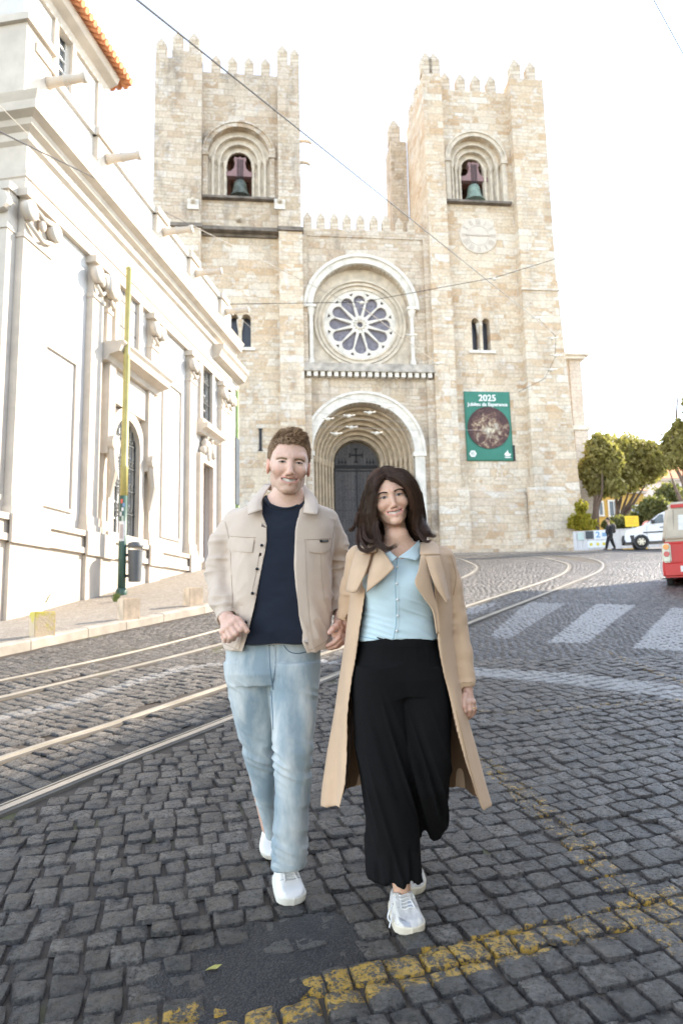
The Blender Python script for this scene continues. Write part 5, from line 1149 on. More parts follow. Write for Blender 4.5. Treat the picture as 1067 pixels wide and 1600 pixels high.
for sx in (-1, 1):
    tl = empty('tail_light', (sx*.56, -.03, zr1-.3)); tl.parent = tuk
    rbox('housing', -.09, .09, -.03, .05, -.17, .26, .03, m_clear, tl)
    b = MB(); b.lathe([(.06,-.055),(.065,-.03)], (0,0,.18), 16, 'y'); b.done('indicator_lens', m_amb, tl)
    b = MB(); b.lathe([(.06,-.055),(.065,-.03)], (0,0,.02), 16, 'y'); b.done('brake_lens', m_redl, tl)
    wheel(tuk, (sx*.55, .35, .24), .24, .13, 5, PI/2)
    b = MB(); b.add([(sx*.55-.13,.06,zr0),(sx*.55+.13,.06,zr0),(sx*.55+.16,.0,.17),(sx*.55-.16,.0,.17),(sx*.55-.13,.08,zr0),(sx*.55+.13,.08,zr0),(sx*.55+.16,.02,.17),(sx*.55-.16,.02,.17)], [(0,1,2,3),(7,6,5,4),(0,3,7,4),(1,5,6,2),(3,2,6,7)]); b.done('mudflap', m_blk, tuk)
b = MB(); b.box(-.4, .4, .25, 1.5, .22, zr0+.01); b.tube([(-.5,.35,.24),(.5,.35,.24)], .05, 8); b.lathe([(.10,-.1),(.12,.25)], (.12,.0,.3), 10, 'y'); b.done('underframe', m_blk, tuk)
b = MB(); b.box(-.3, .3, -.055, -.0505, zr0+.12, zr0+.25); b.done('number_plate', simple('plate_white', (.7,.7,.7), .4), tuk)
wheel(tuk, (0, 2.45, .24), .24, .13, 5, PI/2)
# small leaf on the road
p = gnd(333, 1518); b = MB(); b.add([(-.035,0,.004),(-.015,-.012,.010),(.012,-.014,.006),(.04,0,.012),(.012,.012,.012),(-.015,.013,.006),(0,0,.002)], [(0,1,6),(1,2,6),(2,3,6),(3,4,6),(4,5,6),(5,0,6)])
o = b.done('fallen_leaf', simple('leaf_dry', (.40,.36,.10), .6)); o.location = (p[0], p[1], p[2]+.006); o.rotation_euler = (0,0,.5); o.scale = (.8,.8,.8); tag(o, 'small yellow green leaf fallen on the dark road patch', 'leaf')
# =============== FIGURE TOOLS: fields -> smooth meshes ===============
from mathutils.bvhtree import BVHTree
def surfnets(f, org, h):
    f = f.astype(np.float32); nx, ny, nz = f.shape; s = f < 0
    idx = -np.ones((nx-1, ny-1, nz-1), np.int32)
    c = [s[i:nx-1+i, j:ny-1+j, k:nz-1+k] for i in (0,1) for j in (0,1) for k in (0,1)]
    anyc = c[0].copy(); allc = c[0].copy()
    for q in c[1:]: anyc |= q; allc &= q
    act = anyc & ~allc; I = np.argwhere(act); idx[act] = np.arange(len(I)); acc = np.zeros((len(I), 3)); cnt = np.zeros(len(I))
    corners = [(i,j,k) for i in (0,1) for j in (0,1) for k in (0,1)]
    for a in range(8):
        for b in range(a+1, 8):
            ca, cb = corners[a], corners[b]
            if sum(abs(p-q) for p, q in zip(ca, cb)) != 1: continue
            fa = f[I[:,0]+ca[0], I[:,1]+ca[1], I[:,2]+ca[2]]; fb = f[I[:,0]+cb[0], I[:,1]+cb[1], I[:,2]+cb[2]]; m = (fa < 0) != (fb < 0)
            t = fa[m]/(fa[m]-fb[m]); p = np.array(ca)[None]+(np.array(cb)-np.array(ca))[None]*t[:,None]; acc[m] += p; cnt[m] += 1
    V = (I+acc/np.maximum(cnt, 1)[:,None])*h+np.array(org); Fs = []
    for ax in range(3):
        sl0 = [slice(1, -1)]*3; sl0[ax] = slice(0, -1); sl1 = list(sl0); sl1[ax] = slice(1, None)
        a = s[tuple(sl0)]; b = s[tuple(sl1)]; E = np.argwhere(a != b)
        off = np.ones(3, int); off[ax] = 0; E = E+off; sg = s[E[:,0], E[:,1], E[:,2]]
        u, v = [(1,2),(2,0),(0,1)][ax]; e = E.copy()
        def cell(du, dv):
            q = e.copy(); q[:,u] -= du; q[:,v] -= dv; return idx[q[:,0], q[:,1], q[:,2]]
        Q = np.stack([cell(1,1), cell(0,1), cell(0,0), cell(1,0)], 1); Q[~sg] = Q[~sg][:, ::-1]; Fs.append(Q)
    Fc = np.concatenate(Fs); Fc = Fc[(Fc >= 0).all(1)]; return V, Fc
def grid(lo, hi, h):
    ax = [np.arange(l, u+h, h, dtype=np.float32) for l, u in zip(lo, hi)]; return np.meshgrid(*ax, indexing='ij', sparse=True)
def sdfmesh(fn, lo, hi, h):
    X, Y, Z = grid(lo, hi, h); f = fn(X, Y, Z); f = np.broadcast_to(f, (X.shape[0], Y.shape[1], Z.shape[2])).copy()
    f[0], f[-1] = 1, 1; f[:,0], f[:,-1] = 1, 1; f[:,:,0], f[:,:,-1] = 1, 1
    return surfnets(f, lo, h)
def smin(a, b, k): h = np.clip(.5+.5*(b-a)/k, 0, 1); return b+(a-b)*h-k*h*(1-h)
def smax(a, b, k): return -smin(-a, -b, k)
def ell(X, Y, Z, c, r):
    q = np.sqrt(((X-c[0])/r[0])**2+((Y-c[1])/r[1])**2+((Z-c[2])/r[2])**2); return (q-1)*min(r)
def rcone(X, Y, Z, a, b, ra, rb, ky=1.):
    a, b = np.array(a, float), np.array(b, float); d = b-a; L = float(d@d)+1e-12
    t = np.clip(((X-a[0])*d[0]+(Y-a[1])*d[1]+(Z-a[2])*d[2])/L, 0, 1)
    return np.sqrt((X-a[0]-t*d[0])**2+((Y-a[1]-t*d[1])*ky)**2+(Z-a[2]-t*d[2])**2)-(ra+t*(rb-ra))
def chain(X, Y, Z, pts, rs, k=.01, ky=1.):
    d = None
    for i in range(len(pts)-1):
        e = rcone(X, Y, Z, pts[i], pts[i+1], rs[i], rs[i+1], ky); d = e if d is None else smin(d, e, k)
    return d
def loftf(X, Y, Z, rows, n=2.3, cap=True):
    """rows: (z, cx, cy, a, b[, bfront]) -> field of a tapering superellipse column"""
    R_ = np.array(sorted([tuple(r) for r in rows]), float); zs = np.linspace(R_[0,0], R_[-1,0], 200)
    def smooth(v):
        w_ = np.interp(zs, R_[:,0], v); k = np.hanning(15); k /= k.sum(); return np.convolve(np.pad(w_, 7, mode='edge'), k, 'valid')
    Zc = np.clip(Z, zs[0], zs[-1]); g = [np.interp(Zc, zs, smooth(R_[:,i])).astype(np.float32) for i in range(1, 5)]
    q = (np.abs((X-g[0])/g[2])**n+np.abs((Y-g[1])/g[3])**n)**(1/n); d = (q-1)*np.minimum(g[2], g[3])
    if cap: d = np.maximum(d, np.maximum(Z-zs[-1], zs[0]-Z))
    return d
def row(py, xl, xr, Yc, b): L_, R_ = atY(xl, py, Yc), atY(xr, py, Yc); return ((L_[2]+R_[2])/2, (L_[0]+R_[0])/2, Yc, (R_[0]-L_[0])/2, b)
def P3(px, py, Y): return tuple(atY(px, py, Y))
def pr(rpx, Y): return rpx*Y/F
def proj(V):
    q = (np.array(V)-CP)@RC; return 533.5+F*q[...,0]/-q[...,2], 800-F*q[...,1]/-q[...,2]
def n3(V, s, seed=0):
    """3D value noise 0..1; s = cell size (scalar or 3-vector)"""
    p = np.asarray(V, float)/np.asarray(s)+seed*13.7; i = np.floor(p).astype(np.int64); f = p-i; f = f*f*(3-2*f); out = 0
    for a in (0,1):
        for b in (0,1):
            for c in (0,1):
                n = ((i[...,0]+a)*374761393+(i[...,1]+b)*668265263+(i[...,2]+c)*2147483647+seed*974711) & 0xffffffff; n = ((n ^ (n >> 13))*1274126177) & 0xffffffff; n = (n ^ (n >> 16)) & 0xffff
                w_ = (f[...,0] if a else 1-f[...,0])*(f[...,1] if b else 1-f[...,1])*(f[...,2] if c else 1-f[...,2]); out = out+n/65535.*w_
    return out
def vnormals(V, Fc):
    a = V[Fc[:,2]]-V[Fc[:,0]]; b = V[Fc[:,3]]-V[Fc[:,1]]; n = np.cross(a, b); N_ = np.zeros_like(V)
    for k in range(4): np.add.at(N_, Fc[:,k], n)
    return N_/(np.linalg.norm(N_, axis=1, keepdims=True)+1e-12)
def relax(V, Fc, it=2, lam=.5):
    E = np.concatenate([Fc[:,[0,1]], Fc[:,[1,2]], Fc[:,[2,3]], Fc[:,[3,0]]]); V = V.copy()
    for _ in range(it):
        S = np.zeros_like(V); c = np.zeros(len(V)); np.add.at(S, E[:,0], V[E[:,1]]); np.add.at(c, E[:,0], 1); np.add.at(S, E[:,1], V[E[:,0]]); np.add.at(c, E[:,1], 1)
        V += lam*(S/np.maximum(c, 1)[:,None]-V)
    return V
class Fig:
    def __init__(s, name, base, label, cat='person', group=None): s.base = np.array(base, float); s.root = empty(name, tuple(base), 0, label, cat, group)
    def mesh(s, name, V, Fc, m, parent=None, col=None):
        par = parent or s.root
        if len(V) > 4000 and isinstance(Fc, np.ndarray):
            me = bpy.data.meshes.new(name); W = (np.asarray(V)-s.base).astype(np.float32); me.vertices.add(len(W)); me.vertices.foreach_set('co', W.ravel()); me.loops.add(Fc.size); me.loops.foreach_set('vertex_index', Fc.ravel().astype(np.int32))
            me.polygons.add(len(Fc)); me.polygons.foreach_set('loop_start', np.arange(0, Fc.size, 4, dtype=np.int32)); me.polygons.foreach_set('loop_total', np.full(len(Fc), 4, np.int32)); me.update(); me.validate(); o = link(name, me, m, par, True)
        else: o = mk(name, [tuple(p) for p in (np.asarray(V)-s.base)], [tuple(int(i) for i in f) for f in Fc], m, par, True)
        if col is not None: ca = o.data.color_attributes.new('col', 'FLOAT_COLOR', 'POINT'); ca.data.foreach_set('color', np.concatenate([col, np.ones((len(col),1))], 1).astype(np.float32).ravel())
        return o
    def mb(s, b, name, m, parent=None, smooth=True):
        b.v = [(p[0]-s.base[0], p[1]-s.base[1], p[2]-s.base[2]) for p in b.v]; return b.done(name, m, parent or s.root, smooth)
def bvh(V, Fc): return BVHTree.FromPolygons([tuple(p) for p in V], [tuple(int(i) for i in f) for f in Fc])
def hit(T, px, py, out=.0, fallback=None):
    d = Vector(ray(px, py)).normalized(); h_ = T.ray_cast(Vector(CP), d)
    if h_[0] is None: return fallback
    return np.array(h_[0]-d*out)
def patch(fig, name, T, top, bot, m, out=.004, th=.004, nu=12, nv=4, parent=None, puff=0., wav=0.):
    """piece of cloth lying on surface T between two picture curves, with its own thickness"""
    def rs(P, n): P = np.array(P, float); L = np.concatenate([[0], np.cumsum(np.linalg.norm(np.diff(P, axis=0), axis=1))]); t = np.linspace(0, L[-1], n); return np.stack([np.interp(t, L, P[:,0]), np.interp(t, L, P[:,1])], 1)
    A, B = rs(top, nu+1), rs(bot, nu+1); V = np.zeros((nu+1, nv+1, 3)); last = None
    for i in range(nu+1):
        for j in range(nv+1):
            q = A[i]+(B[i]-A[i])*j/nv; e = min(i, nu-i, 3)/3.; o_ = out+puff*math.sin(PI*j/nv)*e+wav*math.sin(i*1.9+j)
            h_ = hit(T, q[0], q[1], o_, last); last = h_ if h_ is not None else last; V[i,j] = h_ if h_ is not None else atY(q[0], q[1], 3.)
    V0 = V.reshape(-1,3); dr = V0-CP; dr /= np.linalg.norm(dr, axis=1, keepdims=True); V1 = V0+dr*th; n = len(V0); k = nv+1
    Fc = [(i*k+j, i*k+j+1, (i+1)*k+j+1, (i+1)*k+j) for i in range(nu) for j in range(nv)]; G = [tuple(n+x for x in f[::-1]) for f in Fc]
    rim = [i*k for i in range(nu+1)]+[nu*k+j for j in range(1, nv+1)]+[i*k+nv for i in range(nu-1, -1, -1)]+[j for j in range(nv-1, 0, -1)]
    S_ = [(rim[i], rim[(i+1)%len(rim)], n+rim[(i+1)%len(rim)], n+rim[i]) for i in range(len(rim))]
    return autosmooth(fig.mesh(name, np.concatenate([V0, V1]), Fc+G+S_, m, parent), 50)
def seam(fig, name, T, pts, r, m, out=.002, parent=None, n=6):
    P = catmull([(x, y, 0) for x, y in pts], 6); Q = [hit(T, p[0], p[1], out) for p in P]; Q = [q for q in Q if q is not None]
    if len(Q) < 3: return None
    b = MB(); b.tube(Q, r, n); return fig.mb(b, name, m, parent)
# ---- materials ----
def skin_mat():
    M = NT('skin'); at = M.n('Attribute', attribute_name='col'); co = M.coord(); n = M.noise(co, 90, 4); c = M.mix(1., at.outputs['Color'], M.ramp(n, [(.3,(.94,.93,.92)),(.7,(1.05,1.05,1.05))]), 'MULTIPLY')
    M.set(base_color=c, roughness=.48); M.b.inputs['Subsurface Weight'].default_value = .25; M.b.inputs['Subsurface Radius'].default_value = (1., .35, .2); M.b.inputs['Subsurface Scale'].default_value = .012
    M.bump(M.noise(co, 240, 3), .15, .001); return M.m
m_skin = skin_mat()
def nospec(m): m.node_tree.nodes['Principled BSDF'].inputs['Specular IOR Level'].default_value = .05; return m
def cloth(name, c, rough=.85, weave=900., var=.08, bump=.35, seamc=None, fade=None, sheen=.2):
    M = NT(name); co = M.coord(); n = M.noise(co, 7, 6, .6); f = M.mr(n, .3, .7, 1-var, 1+var); cc = M.n('VectorMath', {0: c, 3: f}, operation='SCALE').outputs[0]
    if fade: cc = M.mix(M.mr(M.noise(M.n('VectorMath', {0: co, 1: (1,1,.35)}, operation='MULTIPLY').outputs[0], 9, 5, .6), .42, .68), cc, fade)
    wv = M.n('TexWave', {'Vector': co, 'Scale': weave*.35, 'Distortion': 1.5}, wave_type='BANDS', bands_direction='DIAGONAL').outputs['Fac']
    M.set(base_color=cc, roughness=rough); M.b.inputs['Sheen Weight'].default_value = sheen; M.b.inputs['Specular IOR Level'].default_value = .25
    M.bump(M.math('ADD', M.math('MULTIPLY', wv, .3), M.noise(co, 60, 5, .7)), bump, .002); return M.m
# ---- head ----
def head_field(sex):
    m = sex == 'm'
    def fn(X, Y, Z):
        Xa = np.abs(X)
        d = ell(X, Y, Z, (0,.016,.030), (.0765,.097,.088))
        d = smin(d, ell(X, Y, Z, (0,-.020,-.018), (.0625 if m else .060,.070,.090)), .03)
        jw = .041 if m else .040
        d = smin(d, rcone(Xa, Y, Z, (jw,.008,-.062), (.012 if m else .008,-.066,-.101 if m else -.098), .021 if m else .019, .019 if m else .015), .028)
        d = smin(d, ell(Xa, Y, Z, (.041,-.061,-.030), (.023,.023,.022)), .020)          # cheek, raised by the smile
        d = smin(d, rcone(Xa, Y, Z, (.008,-.083,.021), (.047,-.066,.024), .010, .008), .016)   # brow
        d = smax(d, -ell(Xa, Y, Z, (.031,-.099,.001), (.018,.016,.010)), .014)           # socket
        d = smin(d, ell(Xa, Y, Z, (.031,-.0715,.0005), (.0155,.0135,.0125)), .006)
        d = smin(d, rcone(X, Y, Z, (0,-.084,.012), (0,-.1035 if m else -.1,-.036), .0075 if m else .0068, .0105 if m else .0085), .012)
        d = smin(d, ell(X, Y, Z, (0,-.105 if m else -.1015,-.040), (.0115,.0105,.0095) if m else (.0095,.0090,.0085)), .007)
        d = smin(d, ell(Xa, Y, Z, (.0125 if m else .0108,-.093,-.0445), (.0075,.010,.0075) if m else (.0062,.009,.0062)), .006)
        d = smax(d, -ell(Xa, Y, Z, (.0065,-.0985,-.0515), (.0042,.006,.0035)), .003)
        d = smin(d, ell(X, Y, Z, (0,-.073,-.070), (.034,.020,.022)), .016)              # muzzle
        mz = -.0715+.14*Xa                                                             # smile curve rises to the corners
        d = smin(d, rcone(Xa, Y, Z-(.20*Xa), (0,-.0925,-.0585), (.030,-.0735,-.0600), .0034, .0018), .006)
        d = smin(d, rcone(Xa, Y, Z-(.34*Xa), (0,-.0910,-.0805), (.027,-.0735,-.0765), .0048, .0022), .007)
        d = smax(d, -ell(Xa, Y, Z-(.24*Xa), (0,-.086,-.0690), (.0315 if m else .031,.024,.0064 if m else .0056)), .002)
        d = smax(d, -rcone(Xa, Y, Z, (.022,-.090,-.042), (.041,-.0765,-.060), .0014, .0008), .011 if m else .014)   # smile fold
        d = smin(d, ell(X, Y, Z, (0,-.080,-.103), (.018,.014,.013)), .014)
        e = ell(Xa, Y, Z, (.0785,.010,-.012), (.009,.020,.031)); e = smax(e, -ell(Xa, Y, Z, (.090,.006,-.010), (.008,.011,.018)), .006); d = smin(d, e, .008)
        nr = .056 if m else .044
        d = smin(d, rcone(X, Y, Z, (0,.022,-.070), (0,.040,-.200), nr, nr+.004), .022)
        return d
    return fn
class Head:
    def __init__(s, sex, eye_px, Yf, scale, yaw, roll, pitch, h=.0021):
        s.M = np.array((Matrix.Rotation(rad(roll), 3, 'Y') @ Matrix.Rotation(rad(yaw), 3, 'Z') @ Matrix.Rotation(rad(pitch), 3, 'X'))); s.k = scale
        s.C = atY(*eye_px, Yf)-s.M@np.array([0,-.082,.004])*scale
        s.L, s.F = sdfmesh(head_field(sex), (-.105,-.135,-.21), (.105,.125,.135), h); s.V = s.w(s.L)
    def w(s, L): return np.asarray(L)@s.M.T*s.k+s.C
def skin_colors(L, sex, base):
    x, y, z = L.T; xa = np.abs(x); c = np.tile(np.array(base), (len(L), 1)).astype(float)
    def add(mask, col, a): mask = np.clip(mask, 0, 1)[:,None]*a; c[:] = c*(1-mask)+np.array(col)*mask
    g = lambda cx, cz, rx_, rz_: np.exp(-(((xa-cx)/rx_)**2+((z-cz)/rz_)**2))
    fr = (y < -.03)
    add(g(.042,-.035,.022,.018)*fr, (base[0]*1.0,base[1]*.80,base[2]*.78), .35); add(g(0,-.042,.014,.012)*(y < -.09), (base[0],base[1]*.82,base[2]*.8), .3); add((xa > .074)*1., (base[0]*1.02,base[1]*.62,base[2]*.55), .6)
    zz = z-.24*xa
    lip = np.exp(-(np.abs((zz+.0695)/.0125))**6)*(xa < .0325)*(y < -.062); add(lip, (.50,.20,.17) if sex == 'm' else (.62,.24,.21), .7)
    add(np.exp(-(np.abs((zz+.0690)/.0055))**6)*(xa < .030)*(y > -.0865+.25*xa)*(y < -.045), (.10,.03,.03), .85)
    if sex == 'm':
        n = n3(L, .004, 3); b_ = ((z < -.052) & (y < .0)) | ((xa > .052) & (z < -.02) & (y < -.0)); bd = np.clip((-.050-z)/.012, 0, 1)*np.clip((.012-y)/.02, 0, 1); bd = np.maximum(bd, np.clip((xa-.050)/.010, 0, 1)*np.clip((-.012-z)/.02, 0, 1)*np.clip((.02-y)/.02, 0, 1))
        bd *= np.clip((z+.135)/.02, 0, 1); bd *= (1-lip); add(bd*(.45+.5*n), (.33,.195,.115), .60)
    return np.clip(c, 0, 1)
def strands(guides, per, spread, r, seed, segs=None, tip=.25, wob=.0):
    """clumps of thin tapered hair strands round each guide curve"""
    rg = np.random.default_rng(seed); V = []; Fc = []; b = 0
    for gi, G in enumerate(guides):
        G = np.array(G); n = len(G); t = np.linspace(0, 1, n); T_ = np.gradient(G, axis=0); T_ /= np.linalg.norm(T_, axis=1, keepdims=True)+1e-9; a = np.cross(T_, (0.3,.2,1.)); a /= np.linalg.norm(a, axis=1, keepdims=True)+1e-9; c = np.cross(T_, a)
        for _ in range(per):
            ph = rg.random()*2*PI; ro = spread*math.sqrt(rg.random()); env = .55+.9*t-.6*t**3; ln = rg.uniform(.82, 1.0); w_ = wob*np.sin(t*rg.uniform(5,9)+rg.random()*6)
            S = G+(a*math.cos(ph)+c*math.sin(ph))*(ro*env)[:,None]+a*w_[:,None]; m_ = max(4, int(n*ln)); S = S[:m_]; rr3 = r*rg.uniform(.7, 1.3)*np.linspace(1, tip, m_)
            for k in range(3):
                q = S+(a[:m_]*math.cos(2*PI*k/3)+c[:m_]*math.sin(2*PI*k/3))*rr3[:,None]; V.append(q)
            base = b; 
            i = np.arange(m_-1)
            for k in range(3): k2 = (k+1)%3; Fc.append(np.stack([base+k*m_+i, base+k2*m_+i, base+k2*m_+i+1, base+k*m_+i+1], 1))
            b += 3*m_
    return np.concatenate(V), np.concatenate(Fc)
def hair_mat(name, c0, c1, rough=.42):
    M = NT(name); g = M.n('NewGeometry'); M.set(base_color=M.mix(g.outputs['Random Per Island'], c0, c1), roughness=rough); M.b.inputs['Specular IOR Level'].default_value = .45; return M.m
def hand_mesh(wr, kn, fingers, thumb, rw, rp, h=.0022, pad=.03, ky=1.):
    """wr: wrist points (list), kn: knuckle row points; fingers: list of joint lists; thumb: joints"""
    pts = [p for f in fingers for p in f]+list(thumb)+list(wr)+list(kn); A = np.array(pts); lo, hi = A.min(0)-pad, A.max(0)+pad
    def fn(X, Y, Z):
        d = chain(X, Y, Z, wr, rw, .01); c = np.mean(kn, 0)
        for k_ in kn: d = smin(d, rcone(X, Y, Z, wr[-1], k_, rp*1.0, rp*.82), .010)
        for i in range(len(kn)-1): d = smin(d, rcone(X, Y, Z, kn[i], kn[i+1], rp*.80, rp*.78), .008)
        for i, f in enumerate(fingers):
            q = len(f); rs_ = np.linspace(rp*.72, rp*.52, q)*(1. if i < 3 else .88); d = smin(d, chain(X, Y, Z, f, rs_, .002), .0028)
        d = smin(d, chain(X, Y, Z, thumb, np.linspace(rp*.95, rp*.62, len(thumb)), .004), .006)
        return d
    return sdfmesh(fn, lo, hi, h)

def facepatch(fig, hd_, name, top, bot, m, out=.0008, th=.0008, nu=12, nv=3, parent=None, T=None):
    """feature lying on the head, given in head coordinates (x, z)"""
    T = T or bvh(hd_.L, hd_.F)
    def rs(P, n): P = catmull([(a, b, 0) for a, b in P], 6)[:,:2] if len(P) > 2 else np.array(P, float); L = np.concatenate([[0], np.cumsum(np.linalg.norm(np.diff(P, axis=0), axis=1))]); t = np.linspace(0, L[-1], n); return np.stack([np.interp(t, L, P[:,0]), np.interp(t, L, P[:,1])], 1)
    A, B = rs(top, nu+1), rs(bot, nu+1); V = []
    for i in range(nu+1):
        for j in range(nv+1):
            q = A[i]+(B[i]-A[i])*j/nv; h_ = T.ray_cast(Vector((q[0], -.3, q[1])), Vector((0,1,0))); y = h_[0].y if h_[0] is not None else -.08; V.append((q[0], y-out, q[1]))
    V = np.array(V); V1 = V+np.array([0, th, 0]); n = len(V); k = nv+1
    Fc = [(i*k+j, i*k+j+1, (i+1)*k+j+1, (i+1)*k+j) for i in range(nu) for j in range(nv)]; G = [tuple(n+x for x in f[::-1]) for f in Fc]
    return fig.mesh(name, hd_.w(np.concatenate([V, V1])), Fc+G, m, parent)
def teeth(fig, hd_, z0, hh, hw, y0, parent):
    V = []; n = 16
    for i in range(n+1):
        a = -1+2*i/n; x = hw*a; zc = z0+.22*abs(x); e = math.sqrt(max(0, 1-abs(a)**2.2)); V += [(x, y0+.34*abs(x)+4*x*x, zc+hh*.7+.0005), (x, y0+.34*abs(x)+4*x*x, zc-hh*.3-hh*.75*e)]
    return fig.mesh('teeth', hd_.w(V), [(2*i, 2*i+1, 2*i+3, 2*i+2) for i in range(n)], m_teeth, parent)
def brow_strands(hd_, T, sgn, pts, thick, n, ln, seed):
    rg = np.random.default_rng(seed); P = catmull([(x, z, 0) for x, z in pts], 8)[:,:2]; G = []
    for _ in range(n):
        t = rg.random(); i = t*(len(P)-1); k = int(i); q = P[k]+(P[min(k+1, len(P)-1)]-P[k])*(i-k); w_ = thick*(1-.6*t); x, z = q[0], q[1]+rg.uniform(-.5, .5)*w_; C_ = []
        for s_ in np.linspace(0, 1, 4):
            xx, zz = x+ln*s_, z+ln*.35*s_*(1-1.2*t); h_ = T.ray_cast(Vector((sgn*xx, -.3, zz)), Vector((0,1,0)))
            if h_[0] is None: break
            C_.append((sgn*xx, h_[0].y-.0012, zz))
        if len(C_) == 4: G.append(C_)
    return strands(G, 1, .0001, .00075, seed)
# =============== MAN ===============
YM = 3.10
mf = atY(450, 1400, 3.0); man = Fig('person', (-.27, 3.12, gz(3.12)), 'smiling man in a beige open jacket, navy jumper, pale jeans and white trainers walking')
SKM = (.68,.445,.34)
hd = Head('m', (454,721), 2.955, 1.12, 9, 4, 7)
# skin: head + hidden torso + hands as one body mesh
bodyV, bodyF, bodyC = [hd.V], [hd.F], [skin_colors(hd.L, 'm', SKM)]
def add_body(V, Fc, col): b = sum(len(v) for v in bodyV); bodyV.append(V); bodyF.append(Fc+b); bodyC.append(np.tile(np.array(col), (len(V),1)))
def torso_rows(g=0.): return [row(776,414-g,476+g,3.10,.085+g/400), row(800,388-g,500+g,3.10,.10+g/400), row(830,370-g,510+g,3.10,.120+g/400), row(880,368-g,508+g,3.10,.132+g/400), row(940,370-g,506+g,3.10,.135+g/400), row(1005,366-g,508+g,3.10,.135+g/400)]
def core(X, Y, Z):
    d = loftf(X, Y, Z, torso_rows(-4)); d = smin(d, rcone(X, Y, Z, P3(448,790,3.09), P3(450,765,3.05), .07, .062), .04)
    for hip, kn, an in (((392,1060,3.14),(405,1180,3.22),(424,1290,3.38)), ((462,1060,3.10),(458,1180,3.04),(450,1335,3.08))): d = smin(d, chain(X, Y, Z, [P3(*hip), P3(*kn), P3(*an)], [.085,.062,.045]), .03)
    for sh, el, wr in (((378,826,3.12),(341,905,3.14),(356,972,2.98)), ((504,826,3.14),(528,900,3.24),(531,962,3.18))): d = smin(d, chain(X, Y, Z, [P3(*sh), P3(*el), P3(*wr)], [.040,.036,.026]), .02)
    return d
V, Fc = sdfmesh(core, (-.62,2.85,.12), (.12,3.5,1.72), .012); add_body(V, Fc, SKM)
# right hand (picture left), half closed
Yh = 2.93
V, Fc = hand_mesh([P3(351,958,3.0), P3(355,968,2.97)], [P3(367,972,Yh), P3(360,978,Yh-.005), P3(354,983,Yh), P3(349,987,Yh+.01)],
    [[P3(367,972,Yh), P3(376,984,Yh-.02), P3(374.5,991,Yh+.008), P3(369,989,Yh+.022)], [P3(360,978,Yh-.005), P3(368.5,990,Yh-.028), P3(365,998,Yh-.0), P3(360,994,Yh+.016)], [P3(354,983,Yh), P3(361,995.5,Yh-.024), P3(358,1001,Yh+.004), P3(353,996,Yh+.016)], [P3(349,987,Yh+.01), P3(353.5,996,Yh-.008), P3(352,1001,Yh+.012), P3(348,996,Yh+.022)]],
    [P3(362,966,2.95), P3(373,970,2.935), P3(380,978,2.92), P3(386,986,2.915)], [.032,.031], .0185)
add_body(V, Fc, (.66,.42,.32))
# left hand (picture right) holding hers
Yl = 3.06
V, Fc = hand_mesh([P3(534,958,3.15), P3(531,972,3.10)], [P3(531,981,Yl-.03), P3(533,985,Yl-.01), P3(535,989,Yl+.012), P3(536,992,Yl+.03)],
    [[P3(531,984,Yl-.03), P3(529,996,Yl-.045), P3(521,1004,Yl-.045), P3(512,1009,Yl-.03)], [P3(533,987,Yl-.01), P3(532,1000,Yl-.03), P3(524,1009,Yl-.03), P3(514,1013,Yl-.015)], [P3(535,990,Yl+.012), P3(534,1003,Yl-.008), P3(527,1010,Yl-.0), P3(518,1013,Yl+.01)], [P3(536,992,Yl+.03), P3(536,1002,Yl+.015), P3(530,1009,Yl+.02), P3(523,1011,Yl+.03)]],
    [P3(529,974,Yl-.02), P3(525,979,Yl-.05), P3(519.5,983,Yl-.065), P3(515,988,Yl-.07)], [.028,.027], .0165)
add_body(V, Fc, (.60,.36,.28))
man.mesh('body', np.concatenate(bodyV), np.concatenate(bodyF), m_skin, None, np.concatenate(bodyC))
body_m = man.root.children[0]
TH = bvh(hd.V, hd.F)
m_dark = simple('eye_dark', (.02,.012,.01), .25); m_white_e = simple('eye_white', (.62,.58,.56), .3); m_teeth = simple('teeth', (.62,.57,.50), .25, 0, .03); m_brow_m = hair_mat('brow_hair', (.24,.15,.09), (.34,.22,.13), .7); m_mouth = simple('mouth_dark', (.05,.012,.012), .5)
m_eye_m = simple('eye_shaded_white', (.30,.24,.21), .4); m_lash = simple('eyelash_line', (.045,.025,.018), .6); TL_m = bvh(hd.L, hd.F)
for sg in (-1, 1):
    xs_ = lambda P: [(sg*x, z) for x, z in P]
    e = facepatch(man, hd, 'eye', xs_([(.018,-.0012),(.025,.0022),(.034,.0026),(.044,-.001)]), xs_([(.018,-.0016),(.026,-.0030),(.036,-.0032),(.044,-.0016)]), m_eye_m, .0006, .0008, 10, 2, body_m, TL_m)
    facepatch(man, hd, 'iris', xs_([(.0265,.0016),(.031,.0026),(.0355,.0018)]), xs_([(.0265,-.0022),(.031,-.0034),(.0355,-.0024)]), m_dark, .0012, .0006, 6, 2, e, TL_m)
    facepatch(man, hd, 'eyelid_line', xs_([(.016,-.0010),(.025,.0040),(.035,.0046),(.048,-.0012)]), xs_([(.018,-.0012),(.025,.0018),(.034,.0020),(.045,-.0018)]), m_lash, .0014, .0006, 12, 1, e, TL_m)
    V, Fc = brow_strands(hd, TL_m, sg, [(.014,.0105),(.025,.0130),(.037,.0135),(.047,.0095)], .0058, 360, .008, 5+sg); man.mesh('eyebrow', hd.w(V), Fc, m_brow_m, body_m)
teeth(man, hd, -.0682, .0058, .0275, -.0845, body_m)
